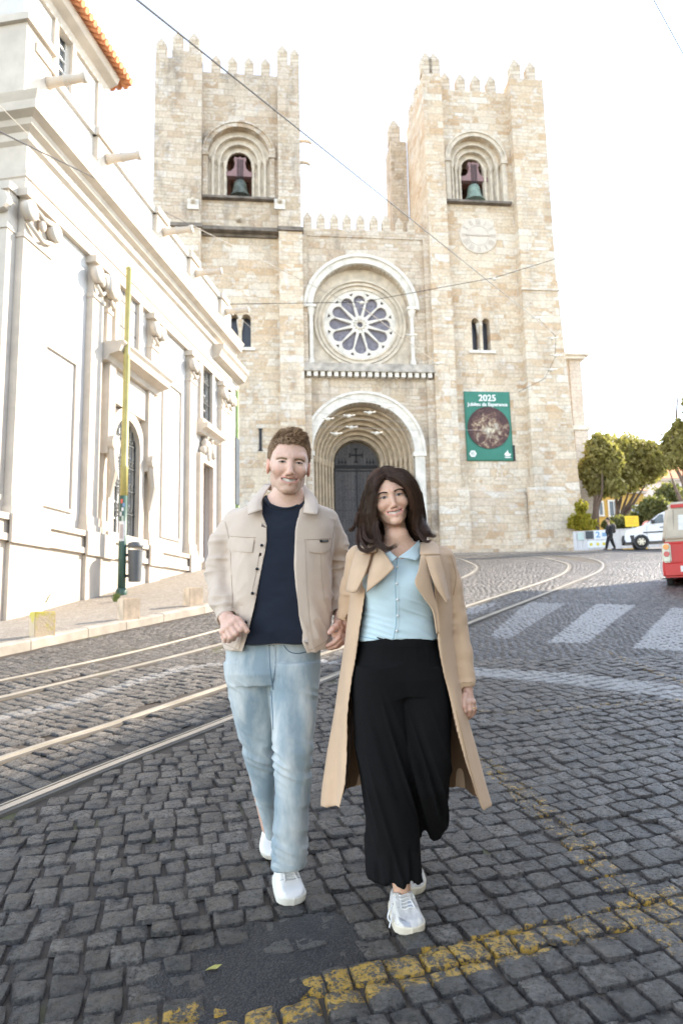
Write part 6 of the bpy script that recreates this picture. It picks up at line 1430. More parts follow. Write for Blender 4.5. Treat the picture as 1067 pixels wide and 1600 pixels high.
# hair: short wavy swept up at the front
m_hair_m = hair_mat('short_brown_hair', (.24,.15,.09), (.62,.43,.27), .5)
def capf(X, Y, Z):
    d = ell(X, Y, Z, (0,.018,.036), (.0815,.102,.094)); d = smin(d, ell(X, Y, Z, (.0,-.040,.104), (.050,.042,.022)), .02)
    line = .064-.30*np.maximum(0, -(Y+.055))-.0*X; face = np.maximum(-(Z-(.068-1.6*np.maximum(Y+.045, 0))), 0)
    cut = np.maximum(Y-.0, -1); hl = .070-np.clip((Y+.050)*2.2, 0, .14); d = smax(d, hl-Z, .006); return d
cv, cf = sdfmesh(capf, (-.12,-.13,-.08), (.12,.14,.15), .003); nrm = vnormals(cv, cf); cv = cv+nrm*(.004*(n3(cv, (.018,.03,.018), 2)-.4)+.003*(n3(cv, .009, 4)-.5))[:,None]
hair_m = man.mesh('hair', hd.w(cv), cf, nospec(simple('hair_base_brown', (.20,.13,.085), .8, 0, .3, 40)))
rg = np.random.default_rng(3); G = []; Nn = vnormals(cv, cf); sel = rg.choice(len(cv), 5200, replace=True)
for i in sel:
    p = cv[i]; n = Nn[i]
    if p[2] < -.06: continue
    top = np.clip((p[2]-.05)/.06, 0, 1); front = np.clip(-(p[1]+.0)/.08, 0, 1)
    flow = np.array([.55+.5*math.sin(p[0]*60+p[1]*25), -.30*top+.25*(1-top), .25*front*top-.9*(1-top)]); flow = flow-n*(flow@n); d = n*(.20+.40*top*front)+flow*(.75); d /= np.linalg.norm(d)+1e-9
    Ls = (.006+.017*top*(.4+.6*front))*rg.uniform(.7,1.2); cu = (np.array([.5,-.3,-.1])*top-n*.2*(1-top))
    G.append([p-n*.003+d*Ls*t+cu*Ls*.45*t*t+n*.004*math.sin(PI*t) for t in np.linspace(0,1,6)])
V0_, F0_ = strands(G[::9], 1, .004, .0006, 9); V, Fc = strands(G, 4, .0028, .0011, 8); Fc = np.concatenate([Fc, F0_+len(V)]); V = np.concatenate([V, V0_*np.array([1.03,1.03,1.05])]); man.mesh('hair_strands', hd.w(V), Fc, m_hair_m, hair_m)
# ---- navy jumper ----
m_navy = cloth('navy_knit', (.012,.016,.028), .9, 700, .1, .4)
def shirt(X, Y, Z):
    d = loftf(X, Y, Z, torso_rows(0)); d = smin(d, rcone(X, Y, Z, P3(410,806,3.11), P3(486,806,3.11), .05, .05), .03)
    nk = P3(447,768,3.03); d = smax(d, -ell(X, Y, Z, nk, (.085,.13,.078)), .004); return d
V, Fc = sdfmesh(shirt, (-.52,2.90,1.02), (.04,3.32,1.72), .0045); Nn = vnormals(V, Fc)
f1 = n3(V, (.09,.3,.05), 3)-.5; V = V+Nn*(.014*f1*np.clip((1.38-V[:,2])/.3, .1, 1)+.003*(n3(V, (.04,.2,.02), 5)-.5))[:,None]
o = man.mesh('jumper', V, Fc, m_navy); TS = bvh(V, Fc)
seam(man, 'neckband', TS, [(413,779),(420,787),(433,793),(447,795),(461,792),(471,785),(477,777)], .0065, m_navy, .002, o)
# ---- jacket ----
m_jk = cloth('beige_cotton', (.60,.49,.395), .85, 800, .05, .4); m_jk_in = cloth('beige_cotton_seam', (.46,.365,.285), .9)
Ledge = [(770,409),(802,409),(821,417),(845,417),(889,411),(928,402.6),(967,394),(1006,384),(1030,377)]
Redge = [(770,468),(802,466),(815,463),(830,461),(869,461),(918,463.5),(967,467),(1006,473),(1030,482)]
def zmap(E): z = [P3(x, y, 2.98)[2] for y, x in E]; xx = [P3(x, y, 2.98)[0] for y, x in E]; return np.array(z)[::-1], np.array(xx)[::-1]
zl_, xl_ = zmap(Ledge); zr_, xr_ = zmap(Redge)
armR = [P3(372,815,3.13), P3(350,850,3.14), P3(343,903,3.13), P3(349,940,3.05), P3(355,966,2.99)]; armL = [P3(510,815,3.14), P3(523,850,3.19), P3(530,898,3.24), P3(533,935,3.20), P3(533,958,3.16)]
def jbody(X, Y, Z):
    d = loftf(X, Y, Z, [row(785,400,488,3.11,.09), row(800,362,520,3.12,.115), row(830,356,524,3.12,.145), row(880,358,519,3.12,.16), row(930,355,518,3.12,.165), row(985,350,519,3.12,.165), row(1032,350,518,3.12,.165)])
    a1 = chain(X, Y, Z, armR, [.060,.063,.059,.053,.044], .02); a2 = chain(X, Y, Z, armL, [.056,.058,.052,.045,.037], .02)
    return d, a1, a2
def jacket(X, Y, Z):
    d, a1, a2 = jbody(X, Y, Z); ty = P3(450,788,3.1)
    inner = d+.011; xl = np.interp(Z, zl_, xl_); xr = np.interp(Z, zr_, xr_)
    open_ = np.maximum(np.maximum(xl-X, X-xr), Y-3.10)
    hem = P3(440,1018,3.0)[2]+.10*np.clip(Y-3.05, 0, .2)-.02*np.cos((X+.25)*9); shell = np.maximum(np.maximum(d, -inner), hem-Z)
    shell = smax(shell, -open_, .004); shell = np.maximum(shell, -ell(X, Y, Z, P3(447,770,3.06), (.105,.12,.085)))
    cuR, cuL = np.array(armR[-1]), np.array(armL[-1]); dR = cuR-np.array(armR[-2]); dR /= np.linalg.norm(dR); dL = cuL-np.array(armL[-2]); dL /= np.linalg.norm(dL)
    eR = (X-cuR[0])*dR[0]+(Y-cuR[1])*dR[1]+(Z-cuR[2])*dR[2]; eL = (X-cuL[0])*dL[0]+(Y-cuL[1])*dL[1]+(Z-cuL[2])*dL[2]
    a1 = np.maximum(a1, eR); a2 = np.maximum(a2, eL)
    a1 = np.maximum(a1, -np.maximum(chain(X, Y, Z, armR[-2:], [.045,.036]), -.03-eR)); a2 = np.maximum(a2, -np.maximum(chain(X, Y, Z, armL[-2:], [.038,.030]), -.03-eL))
    return smin(shell, smin(a1, a2, .001), .022)
V, Fc = sdfmesh(jacket, (-.68,2.84,.95), (.16,3.42,1.76), .0042); V = relax(V, Fc, 2); Nn = vnormals(V, Fc)
def arm_t(V, A):
    A = np.array(A); D = np.full(len(V), 9.); T = np.zeros(len(V)); L = np.concatenate([[0], np.cumsum(np.linalg.norm(np.diff(A, axis=0), axis=1))])
    for i in range(len(A)-1):
        d = A[i+1]-A[i]; t = np.clip(((V-A[i])@d)/(d@d), 0, 1); q = np.linalg.norm(V-A[i]-t[:,None]*d, axis=1); m = q < D; D[m] = q[m]; T[m] = (L[i]+t*(L[i+1]-L[i]))[m]
    return D, T, L[-1]
def sleeve_folds(V, Nn, A, amp, rmax, fc_=.45, seed=0):
    D, T, L = arm_t(V, A); w_ = np.clip((rmax-D)/.03, 0, 1); u = T/L; e = .35+1.0*np.exp(-((u-fc_)/.16)**2)+.5*np.exp(-((u-.95)/.12)**2)
    n = n3(V, (.10,.10,.034), seed); ridge = 1-np.abs(2*n-1)*1.6; return Nn*(w_*amp*e*(ridge-.45))[:,None]
dV = sleeve_folds(V, Nn, armR, .011, .10, .45, 3)+sleeve_folds(V, Nn, armL, .010, .09, .45, 5)
zt_ = V[:,2]; n = n3(V, (.05,.08,.22), 7); n2_ = n3(V+np.stack([V[:,2]*.5*np.sign(V[:,0]+.25), V[:,0]*0, V[:,0]*0], 1), (.045,.1,.09), 17); dV += Nn*(.009*((1-np.abs(2*n2_-1)*1.6)-.4)*np.clip((1.50-zt_)/.25, 0, 1))[:,None]*.8; dV += Nn*((.014*(n-.5)+.004*(n3(V, (.03,.05,.07), 9)-.5))*np.clip((1.55-zt_)/.2, .2, 1))[:,None]
V = V+dV; jk = man.mesh('jacket', V, Fc, m_jk); TJ = bvh(V, Fc)
# collar, pockets, placket, buttons, seams
def collar_piece(top, bot, name='collar'): return patch(man, name, TJ, top, bot, m_jk, .009, .006, 14, 4, jk, .004)
def free_patch(fig, name, rows_, m, parent, th=.006, n=6):
    """sheet through rows of (px,py,Y) points, smooth, with thickness"""
    R_ = [catmull([P3(*q) for q in r], n) for r in rows_]; C_ = np.array([catmull([r[i] for r in R_], n) for i in range(len(R_[0]))]); nu, nv = C_.shape[0]-1, C_.shape[1]-1
    V = C_.reshape(-1,3); k = nv+1; Fc = [(i*k+j, (i+1)*k+j, (i+1)*k+j+1, i*k+j+1) for i in range(nu) for j in range(nv)]
    o = fig.mesh(name, V, Fc, m, parent); md = o.modifiers.new('s', 'SOLIDIFY'); md.thickness = th; md.offset = 0; return o
free_patch(man, 'collar', [[(424,757,3.13),(415,770,3.06),(409,784,2.99),(410,797,2.955)], [(420,757,3.15),(408,771,3.06),(400,785,2.98),(402,799,2.945)], [(414,758,3.16),(401,773,3.07),(392,787,3.0),(395,801.5,2.94)], [(410,764,3.18),(396,778,3.09),(387,791,3.02),(388,804,2.945)]], m_jk, jk, .005, 5)
free_patch(man, 'collar', [[(470,757,3.13),(474,770,3.07),(476,786,3.0),(474,801,2.96)], [(474,757,3.15),(481,771,3.07),(484,787,2.99),(481,802,2.95)], [(478,760,3.17),(488,774,3.08),(492,788,3.0),(489,803,2.945)], [(482,765,3.19),(493,778,3.10),(497,791,3.02),(495.5,804,2.95)]], m_jk, jk, .005, 5)
free_patch(man, 'collar_band', [[(424,757,3.13),(447,752,3.19),(470,757,3.13)], [(420,766,3.14),(447,764,3.21),(475,766,3.14)]], m_jk, jk)
patch(man, 'pocket_flap', TJ, [(358,841),(375,841),(397,843)], [(353.5,855),(360,860),(378,862),(394,863)], m_jk, .006, .005, 12, 4, jk, .002)
patch(man, 'pocket_flap', TJ, [(481,845),(500,845),(517,844)], [(484,862),(492,864),(506,864),(517,859)], m_jk, .006, .005, 12, 4, jk, .002)
patch(man, 'pocket_label', TJ, [(499.5,843.6),(513,843.2)], [(500,847.4),(513.3,847.2)], simple('label_black', (.015,.015,.017), .6), .0125, .001, 4, 1, jk)
patch(man, 'label_lettering', TJ, [(504,844.8),(511.5,844.6)], [(504,845.8),(511.5,845.7)], simple('label_grey', (.35,.35,.35), .6), .0140, .0005, 4, 1, jk)
patch(man, 'placket', TJ, [(402,815),(399,850),(393,890),(384,930),(373,975),(365,1014)], [(416,818),(416,850),(409.5,890),(401,930),(391,975),(381,1016)], m_jk, .0028, .004, 30, 2, jk)
patch(man, 'placket', TJ, [(464,842),(463,852),(463,890),(465,930),(469,975),(475,1014)], [(476,842),(477,852),(478,890),(480,930),(484,975),(490,1014)], m_jk, .0028, .004, 30, 2, jk)
for x, y in ((409,852),(401.5,889),(394.5,927),(384.3,972.5),(374,1018)):
    p = hit(TJ, x, y, .009)
    if p is not None: b = MB(); b.lathe([(.0055,-.003),(.0065,0),(.0055,.003)], tuple(p), 12, 'y'); man.mb(b, 'button', m_iron, jk)
for pts in ([(360,865),(362,900),(363,950),(357,1000)], [(500,866),(503,900),(507,940)], [(359,838),(380,839),(400,840)], [(478,843),(500,842),(520,841)], [(352,815),(357,838),(361,868)], [(524,812),(520,838),(516,868)], [(345,1003),(356,1008),(372,1015)], [(486,1015),(500,1008),(514,998)]):
    try: seam(man, 'seam', TJ, pts, .0016, m_jk_in, .0012, jk)
    except Exception: pass
# ---- jeans ----
m_den = cloth('washed_denim', (.25,.32,.36), .85, 900, .08, .4, fade=(.56,.59,.58))
LR = [row(1035,352,432,3.14,.125), row(1080,357,432,3.15,.118), row(1120,366,433,3.17,.108), row(1180,382,433,3.22,.098), row(1230,395,434,3.28,.088), row(1290,412,436,3.37,.078), row(1306,416,438,3.39,.076)]
LL = [row(1035,416,500,3.10,.125), row(1080,421,497,3.09,.118), row(1130,424,492,3.06,.108), row(1180,427,488,3.04,.100), row(1230,432,486,3.05,.090), row(1290,427,483,3.06,.086), row(1335,425,480,3.07,.084), row(1353,424,478,3.07,.082)]
def jeans(X, Y, Z):
    d = loftf(X, Y, Z, [row(985,358,498,3.13,.125), row(1010,354,500,3.13,.13), row(1050,354,500,3.12,.14), row(1068,358,497,3.12,.12)])
    l1 = loftf(X, Y, Z, LR); l2 = loftf(X, Y, Z, LL); return smin(smin(d, l1, .02), l2, .010)
V, Fc = sdfmesh(jeans, (-.56,2.85,.14), (.02,3.55,1.12), .0045); Nn = vnormals(V, Fc); px_, py_ = proj(V)
kn = np.exp(-((py_-1190)/35)**2)+.8*np.exp(-((py_-1325)/28)**2)+.5*np.exp(-((py_-1085)/25)**2)+.5*np.exp(-((py_-1250)/25)**2)
n = n3(V+np.stack([V[:,2]*.35, V[:,2]*0, V[:,0]*.5], 1), (.11,.12,.032), 11); r_ = 1-np.abs(2*n-1)*1.5
V = V+Nn*(.013*kn*(r_-.5)+.010*(n3(V, (.05,.06,.18), 4)-.5))[:,None]
jn = man.mesh('jeans', V, Fc, m_den); TN = bvh(V, Fc); m_dn2 = cloth('denim_seam', (.10,.16,.22), .9); m_dn3 = cloth('denim_pale', (.42,.48,.50), .9)
for pts, r_ in (([(421,1008),(422,1035),(424,1056),(427,1078)], .0022), ([(428,1008),(430,1030),(429,1050),(427,1066)], .0018), ([(443,1008),(452,1018),(466,1021),(481,1018)], .002), ([(424,1080),(426,1110),(427,1140)], .002)): seam(man, 'denim_stitching', TN, pts, r_, m_dn2, .0015, jn)
patch(man, 'fly', TN, [(421,1009),(422,1035),(425,1060)], [(430,1009),(431,1035),(428,1060)], m_den, .003, .003, 12, 2, jn)
patch(man, 'trouser_hem', TN, [(424.5,1346),(438,1351),(455,1354),(478,1348)], [(425,1353),(438,1358),(455,1360),(478,1354)], m_dn3, .003, .003, 16, 2, jn)
b = MB(); pbt = hit(TN, 423.5, 1011, .006)
# ---- shoes ----
m_shoe = simple('white_leather', (.80,.79,.78), .45, 0, .04, 12, .2, .002); m_sole = simple('rubber_sole', (.74,.71,.63), .6, 0, .08, 12); m_lace = simple('lace_white', (.84,.84,.84), .7)
def shoe(fig, name, toe, heel, ht, wd, m, msole, mlace, top, lift=0., laces=5):
    """toe and heel: world points on the sole; builds sole, upper and laces"""
    T_, H_v = np.array(toe, float), np.array(heel, float); ax = T_-H_v; L = np.linalg.norm(ax); ax /= L; up0 = np.array([0,0,1.]); sd = np.cross(ax, up0); sd /= np.linalg.norm(sd); up = np.cross(sd, ax)
    def fn(X, Y, Z):
        u = (X-H_v[0])*ax[0]+(Y-H_v[1])*ax[1]+(Z-H_v[2])*ax[2]; v = (X-H_v[0])*sd[0]+(Y-H_v[1])*sd[1]+(Z-H_v[2])*sd[2]; w_ = (X-H_v[0])*up[0]+(Y-H_v[1])*up[1]+(Z-H_v[2])*up[2]
        t = u/L; hw = wd*(.78+.22*np.sin(np.clip((t-.15)*2.2, -1, 1.6))); rt_ = np.maximum(0, t-.74)/.26; rh = np.maximum(0, .18-t)/.18; hwe = hw*np.sqrt(np.clip(1-rt_**2.4, .001, 1))*np.sqrt(np.clip(1-.75*rh**2, .05, 1))
        hh = np.interp(t, [0,.08,.28,.42,.58,.74,.9,1.0], [ht*.92,ht,ht*1.0,ht*.86,ht*.66,ht*.50,ht*.42,ht*.30]); prof = hwe*np.sqrt(np.clip(1-np.clip((w_-.028)/np.maximum(hh-.02, .01), 0, 1)**2.6, .0, 1))
        d = np.maximum(np.maximum(np.abs(v)-prof, w_-hh), .022-w_); d = np.maximum(d, np.maximum(-u-.0, u-L)); ank = np.sqrt((u-L*.20)**2*.8+v**2)-.038; d = np.maximum(d, -np.maximum(ank, ht*.72-w_)); return d*.6
    lo = np.minimum(T_, H_v)-.09; hi = np.maximum(T_, H_v)+np.array([.09,.09,ht+.06]); V, Fc = sdfmesh(fn, lo, hi, .0034); V = relax(V, Fc, 3, .5); up_o = fig.mesh(name, V, Fc, m)
    def fs(X, Y, Z):
        u = (X-H_v[0])*ax[0]+(Y-H_v[1])*ax[1]+(Z-H_v[2])*ax[2]; v = (X-H_v[0])*sd[0]+(Y-H_v[1])*sd[1]+(Z-H_v[2])*sd[2]; w_ = (X-H_v[0])*up[0]+(Y-H_v[1])*up[1]+(Z-H_v[2])*up[2]
        t = u/L; hw = wd*(.80+.22*np.sin(np.clip((t-.15)*2.2, -1, 1.6)))+.004; rt_ = np.maximum(0, t-.74)/.26; rh = np.maximum(0, .18-t)/.18; hwe = hw*np.sqrt(np.clip(1-np.minimum(rt_*.97, 1)**2.4, .001, 1))*np.sqrt(np.clip(1-.7*rh**2, .05, 1))
        return np.maximum(np.maximum(np.abs(v)-hwe, np.abs(w_-.016)-.016), np.maximum(-u-.004, u-L-.004))*.7
    V2, F2 = sdfmesh(fs, lo, hi, .0036); V2 = relax(V2, F2, 2, .5); fig.mesh('sole', V2, F2, msole, up_o)
    Tt = bvh(V, Fc)
    def q(t, v, w_=.2):
        o_ = H_v+ax*(t*L)+sd*v+up*w_; h_ = Tt.ray_cast(Vector(o_), Vector(-up)); return np.array(h_[0])+up*.002 if h_[0] is not None else None
    b = MB()
    for k in range(laces):
        t = .38+.055*k; P = [q(t+.012*math.sin(s_*3), s_*wd*.42) for s_ in np.linspace(-1, 1, 7)]
        if all(p is not None for p in P): b.tube(P, .0028, 6)
    a = q(.37, 0.)
    if a is not None:
        for sx in (-1, 1):
            b.tube(catmull([a, a+sd*sx*.022+up*.012-ax*.0, a+sd*sx*.036+up*.002+ax*.02, a+sd*sx*.018+up*.004+ax*.012, a], 5), .0026, 6); b.tube(catmull([a, a+sd*sx*.016+ax*.02+up*.002, a+sd*sx*.026+ax*.06-up*.012], 5), .0026, 6)
    fig.mb(b, 'laces', mlace, up_o)
    b = MB(); P = []
    for s_ in np.linspace(-1, 1, 9): p = q(.66-.05*s_*s_, s_*wd*.75); P.append(p)
    if all(p is not None for p in P): b.tube(P, .0016, 5); fig.mb(b, 'toe_seam', simple('shoe_seam', (.5,.5,.5), .8), up_o)
    return up_o
toe = gnd(459, 1417); heel = atY(440, 1374, 3.17); heel[2] = gz(3.17)+.035; toe[2] += .004
shoe(man, 'trainer', toe, heel, .115, .056, m_shoe, m_sole, m_lace, None)
toe2 = gnd(424, 1345); toe2[2] += .004; shoe(man, 'trainer', toe2, np.array([toe2[0]+.015, toe2[1]+.19, toe2[2]+.16]), .10, .054, m_shoe, m_sole, m_lace, None)
# =============== WOMAN ===============
wom = Fig('person', (.20, 2.92, gz(2.92)), 'smiling dark haired woman in open tan trench coat, pale blue blouse and black trousers')
SKW = (.68,.43,.31)
hw = Head('f', (611,774), 2.79, .97, 1, -11, 3)
bodyV, bodyF, bodyC = [hw.V], [hw.F], [skin_colors(hw.L, 'f', SKW)]
YW = 2.93
def wtorso(g=0.): return [row(852,590-g,664+g,2.93,.07+g/420), row(868,566-g,686+g,2.93,.085+g/420), row(890,566-g,684+g,2.93,.105+g/420), row(915,567-g,680+g,2.92,.125+g/420), row(940,568-g,678+g,2.92,.120+g/420), row(965,566-g,678+g,2.93,.112+g/420), row(1002,560-g,684+g,2.93,.118+g/420)]
def wcore(X, Y, Z):
    d = loftf(X, Y, Z, wtorso(-4)); d = smin(d, rcone(X, Y, Z, P3(624,868,2.92), P3(620,838,2.87), .060, .050), .035); d = smin(d, ell(X, Y, Z, P3(622,868,2.93), (.13,.085,.05)), .03)
    for pts, rr_ in (([(590,1040,2.93),(590,1180,2.88),(618,1300,2.93),(628,1392,2.91)],[.085,.065,.045,.034]), ([(660,1040,2.95),(668,1180,2.92),(652,1262,3.10),(634,1345,3.30)],[.085,.065,.045,.034])): d = smin(d, chain(X, Y, Z, [P3(*p) for p in pts], rr_), .02)
    for pts in (((562,872,2.97),(550,915,3.04),(541,962,3.07)), ((694,872,2.95),(712,965,2.99),(729,1070,2.96))): d = smin(d, chain(X, Y, Z, [P3(*p) for p in pts], [.04,.034,.024]), .02)
    return d
V, Fc = sdfmesh(wcore, (-.10,2.65,.05), (.62,3.4,1.5), .010)
V = relax(V, Fc, 2); add_body(V, Fc, SKW)
Yh = 2.935     # left hand (picture right), fingers loosely curled with a ring
V, Fc = hand_mesh([P3(729,1070,2.96), P3(730,1082,2.95)], [P3(727,1096,Yh-.02), P3(731,1098,Yh-.025), P3(735,1098,Yh-.015), P3(738.5,1097,Yh)],
    [[P3(727.5,1097,Yh-.02), P3(728,1107,Yh-.03), P3(727.5,1113,Yh-.015), P3(727,1118.5,Yh)], [P3(731,1098,Yh-.025), P3(734,1109,Yh-.035), P3(732.5,1117,Yh-.02), P3(728.5,1120.5,Yh-.005)], [P3(735,1098,Yh-.015), P3(738.5,1109,Yh-.025), P3(737,1117,Yh-.01), P3(732.5,1121,Yh+.005)], [P3(738.5,1097,Yh), P3(741.5,1107,Yh-.005), P3(740.5,1114,Yh+.008), P3(737,1118,Yh+.018)]],
    [P3(726.5,1086,Yh-.01), P3(724.5,1095,Yh-.03), P3(725,1104,Yh-.04), P3(726.5,1111,Yh-.04)], [.023,.0225], .0142, .002)
add_body(V, Fc, (.58,.36,.27))
Yl = 3.075     # right hand clasped in his
V, Fc = hand_mesh([P3(541,962,3.07), P3(539,974,3.07)], [P3(537,985,Yl-.01), P3(539,988,Yl+.0), P3(540,991,Yl+.015), P3(541,993,Yl+.03)],
    [[P3(537,985,Yl-.01), P3(531,991,Yl-.05), P3(525,990,Yl-.055), P3(521,988,Yl-.045)], [P3(539,988,Yl), P3(532,996,Yl-.045), P3(526,995,Yl-.055), P3(521,993,Yl-.045)], [P3(540,991,Yl+.015), P3(534,1001,Yl-.03), P3(528,1000,Yl-.045), P3(523,998,Yl-.04)], [P3(541,993,Yl+.03), P3(536,1005,Yl-.01), P3(530,1005,Yl-.03), P3(526,1003,Yl-.03)]],
    [P3(536,977,Yl-.01), P3(530,980,Yl-.04), P3(524,981,Yl-.06), P3(519,983,Yl-.065)], [.022,.022], .0138, .002)
add_body(V, Fc, (.58,.35,.26))
body_w = wom.mesh('body', np.concatenate(bodyV), np.concatenate(bodyF), m_skin, None, np.concatenate(bodyC))
TLw = bvh(hw.L, hw.F); m_brow_w = hair_mat('brow_hair_dark', (.03,.018,.012), (.07,.04,.025), .7); m_eye_w = simple('eye_white_soft', (.33,.29,.27), .3); m_iris = simple('iris_brown', (.035,.015,.008), .15); m_lashw = simple('eyelash_line_dark', (.015,.008,.006), .6)
for sg in (-1, 1):
    xs_ = lambda P: [(sg*x, z) for x, z in P]
    e = facepatch(wom, hw, 'eye', xs_([(.0175,-.001),(.024,.0040),(.033,.0048),(.0440,.0005)]), xs_([(.0175,-.0015),(.025,-.0036),(.035,-.0038),(.0440,-.0004)]), m_eye_w, .0006, .0008, 10, 3, body_w, TLw)
    facepatch(wom, hw, 'iris', xs_([(.0248,.0034),(.0305,.0050),(.0362,.0038)]), xs_([(.0248,-.0026),(.0305,-.0042),(.0362,-.0028)]), m_iris, .0012, .0006, 6, 2, e, TLw)
    facepatch(wom, hw, 'eyelid_line', xs_([(.016,-.0008),(.024,.0058),(.034,.0066),(.0485,.0022)]), xs_([(.0175,-.0012),(.024,.0036),(.033,.0044),(.0455,.0002)]), m_lashw, .0014, .0006, 12, 1, e, TLw)
    V, Fc = brow_strands(hw, TLw, sg, [(.014,.0165),(.026,.0205),(.038,.0215),(.050,.0155)], .0052, 420, .008, 15+sg); wom.mesh('eyebrow', hw.w(V), Fc, m_brow_w, body_w)
teeth(wom, hw, -.0686, .0050, .0270, -.0850, body_w)
m_gold = simple('gold', (.75,.52,.22), .25, 1.)
for (x, y, Y) in ((586.8,807,2.85), (646,795,2.86)):
    c = np.array(P3(x, y, Y)); b = MB(); b.tube([c+np.array([.0095*math.cos(a), .003*math.sin(a), .011*math.sin(a)]) for a in np.linspace(0, 2*PI, 17)], .0016, 6); wom.mb(b, 'earring', m_gold)
b = MB(); c = np.array(P3(739.3,1106.5,Yh-.027)); b.tube([c+np.array([.0095*math.cos(a), .0095*math.sin(a), .002*math.cos(a)]) for a in np.linspace(0, 2*PI, 15)], .0014, 5); wom.mb(b, 'ring', m_gold)
# hair
m_hw = hair_mat('dark_wavy_hair', (.022,.012,.008), (.12,.060,.034), .36)
def capw(X, Y, Z):
    d = ell(X, Y, Z, (0,.020,.036), (.086,.106,.100)); wd = ell(X, Y, Z, (-.006,-.105,-.035), (.062,.09,.112)); return smax(d, -wd, .006)
cv, cf = sdfmesh(capw, (-.12,-.13,-.10), (.12,.15,.16), .003)
hair_w = wom.mesh('hair', hw.w(cv), cf, nospec(simple('hair_base_dark', (.022,.013,.009), .9, 0, .3, 40)))
def backh(X, Y, Z):
    d = chain(X, Y, Z, [P3(583,775,2.93), P3(574,815,2.94), P3(574,842,2.93)], [.045,.046,.030], .02); d = smin(d, chain(X, Y, Z, [P3(643,775,2.93), P3(648,812,2.94), P3(655,840,2.92)], [.045,.046,.030], .02), .03)
    return smin(d, chain(X, Y, Z, [P3(610,770,2.95), P3(616,835,2.99)], [.07,.06], .02), .03)
V, Fc = sdfmesh(backh, (-.02,2.80,1.35), (.45,3.10,1.75), .005); Nn = vnormals(V, Fc); V = V+Nn*(.010*(n3(V, (.012,.03,.06), 4)-.5))[:,None]; wom.mesh('hair_back', V, Fc, bpy.data.materials['hair_base_dark'], hair_w)
rg = np.random.default_rng(11); G = []; G2_ = []
pathsL = dict(i=[(603,744,2.795),(592,752,2.780),(585,772,2.775),(583,797,2.79),(586,822,2.81),(591,838,2.80),(600,852,2.77)], o=[(604,732.5,2.84),(584,743,2.84),(572,772,2.86),(566,800,2.88),(562,826,2.88),(564,846,2.85),(573,858,2.80)])
pathsR = dict(i=[(604,744,2.795),(622,749,2.775),(638,765,2.775),(644,790,2.80),(646,812,2.83),(654,830,2.83),(664,842,2.81)], o=[(606,732.5,2.84),(632,737,2.85),(651,758,2.86),(656,786,2.88),(658,812,2.88),(667,829,2.86),(679,839,2.84)])
for PD, sd_ in ((pathsL,-1),(pathsR,1)):
    A, B = np.array(PD['i'], float), np.array(PD['o'], float)
    for k in range(120):
        q = rg.random(); lay = rg.choice([0, 0, 1, 2]); P = A+(B-A)*q; P[:,2] += lay*.035*np.linspace(.3, 1.1, 7)*(.4+q)
        P[:,:2] += rg.normal(0, 1.0, (7,2))*np.linspace(.1, 2.2, 7)[:,None]; P[-1,1] += rg.uniform(-9, 3); ph = rg.random()*6.28; ph = ph*.35+q*4+lay
        C_ = catmull([P3(*p) for p in P], 5); t = np.linspace(0, 1, len(C_)); am = .010*np.clip(t-.25, 0, 1)*1.6; C_[:,0] += am*np.sin(t*13+ph); C_[:,1] += am*np.cos(t*13+ph); 
        cr = np.clip(t-.82, 0, 1)/.18; C_[:,0] += -sd_*0+.0; G.append(C_)
for pts in ([(588,815,2.80),(590,835,2.785),(597,850,2.765),(607,857,2.755),(616,854,2.755),(621,847,2.76)], [(585,812,2.81),(586,838,2.79),(592,852,2.77),(602,860,2.76),(613,858,2.757)], [(560,825,2.86),(558,845,2.82),(563,858,2.79),(574,862,2.775),(585,854,2.77),(590,846,2.77)], [(563,828,2.85),(566,848,2.80),(575,858,2.78),(590,852,2.77)], [(568,820,2.84),(572,842,2.80),(584,846,2.78),(592,838,2.78)], [(655,818,2.86),(664,832,2.84),(676,838,2.83),(681,833,2.83)], [(648,810,2.85),(654,830,2.83),(664,845,2.81),(677,843,2.81)], [(560,800,2.88),(553,822,2.87),(548,828,2.86),(545,826,2.86)]):
    for _ in range(3): P = np.array(pts, float); P[:,:2] += rg.normal(0, 1.0, (len(P),2)); G2_.append(catmull([P3(*p) for p in P], 5))
V, Fc = strands(G, 15, .0075, .0009, 21, tip=.25, wob=.004); wom.mesh('hair_strands', V, Fc, m_hw, hair_w)
V, Fc = strands(G, 3, .020, .0006, 41, tip=.4, wob=.004); wom.mesh('flyaway_hair', V, Fc, m_hw, hair_w)
for GG_ in ([g for g in G2_ if g[0][0] < .2], [g for g in G2_ if g[0][0] >= .2]): V, Fc = strands(GG_, 26, .0065, .0008, 22, tip=.25, wob=.003); wom.mesh('hair_curls', V, Fc, m_hw, hair_w)
Nn = vnormals(cv, cf); GG = []
for i in rg.choice(len(cv), 5200):
    p = cv[i]; n = Nn[i]
    if p[2] < .0 or n[2] < -.1: continue
    fl = np.array([(1. if p[0] > -.008 else -1.)*(.5+.6*np.clip((p[2]-.05)/.06, 0, 1)), .35*(p[1]+.05)/.1, -.9]); fl -= n*(fl@n); fl /= np.linalg.norm(fl)+1e-9; Ls = rg.uniform(.03, .055)
    GG.append([p+n*.0015+fl*Ls*t-n*(Ls*t)**2/.17+n*.004*math.sin(PI*t) for t in np.linspace(0,1,7)])
V, Fc = strands(GG, 3, .003, .0011, 31); wom.mesh('crown_hair', hw.w(V), Fc, m_hw, hair_w)
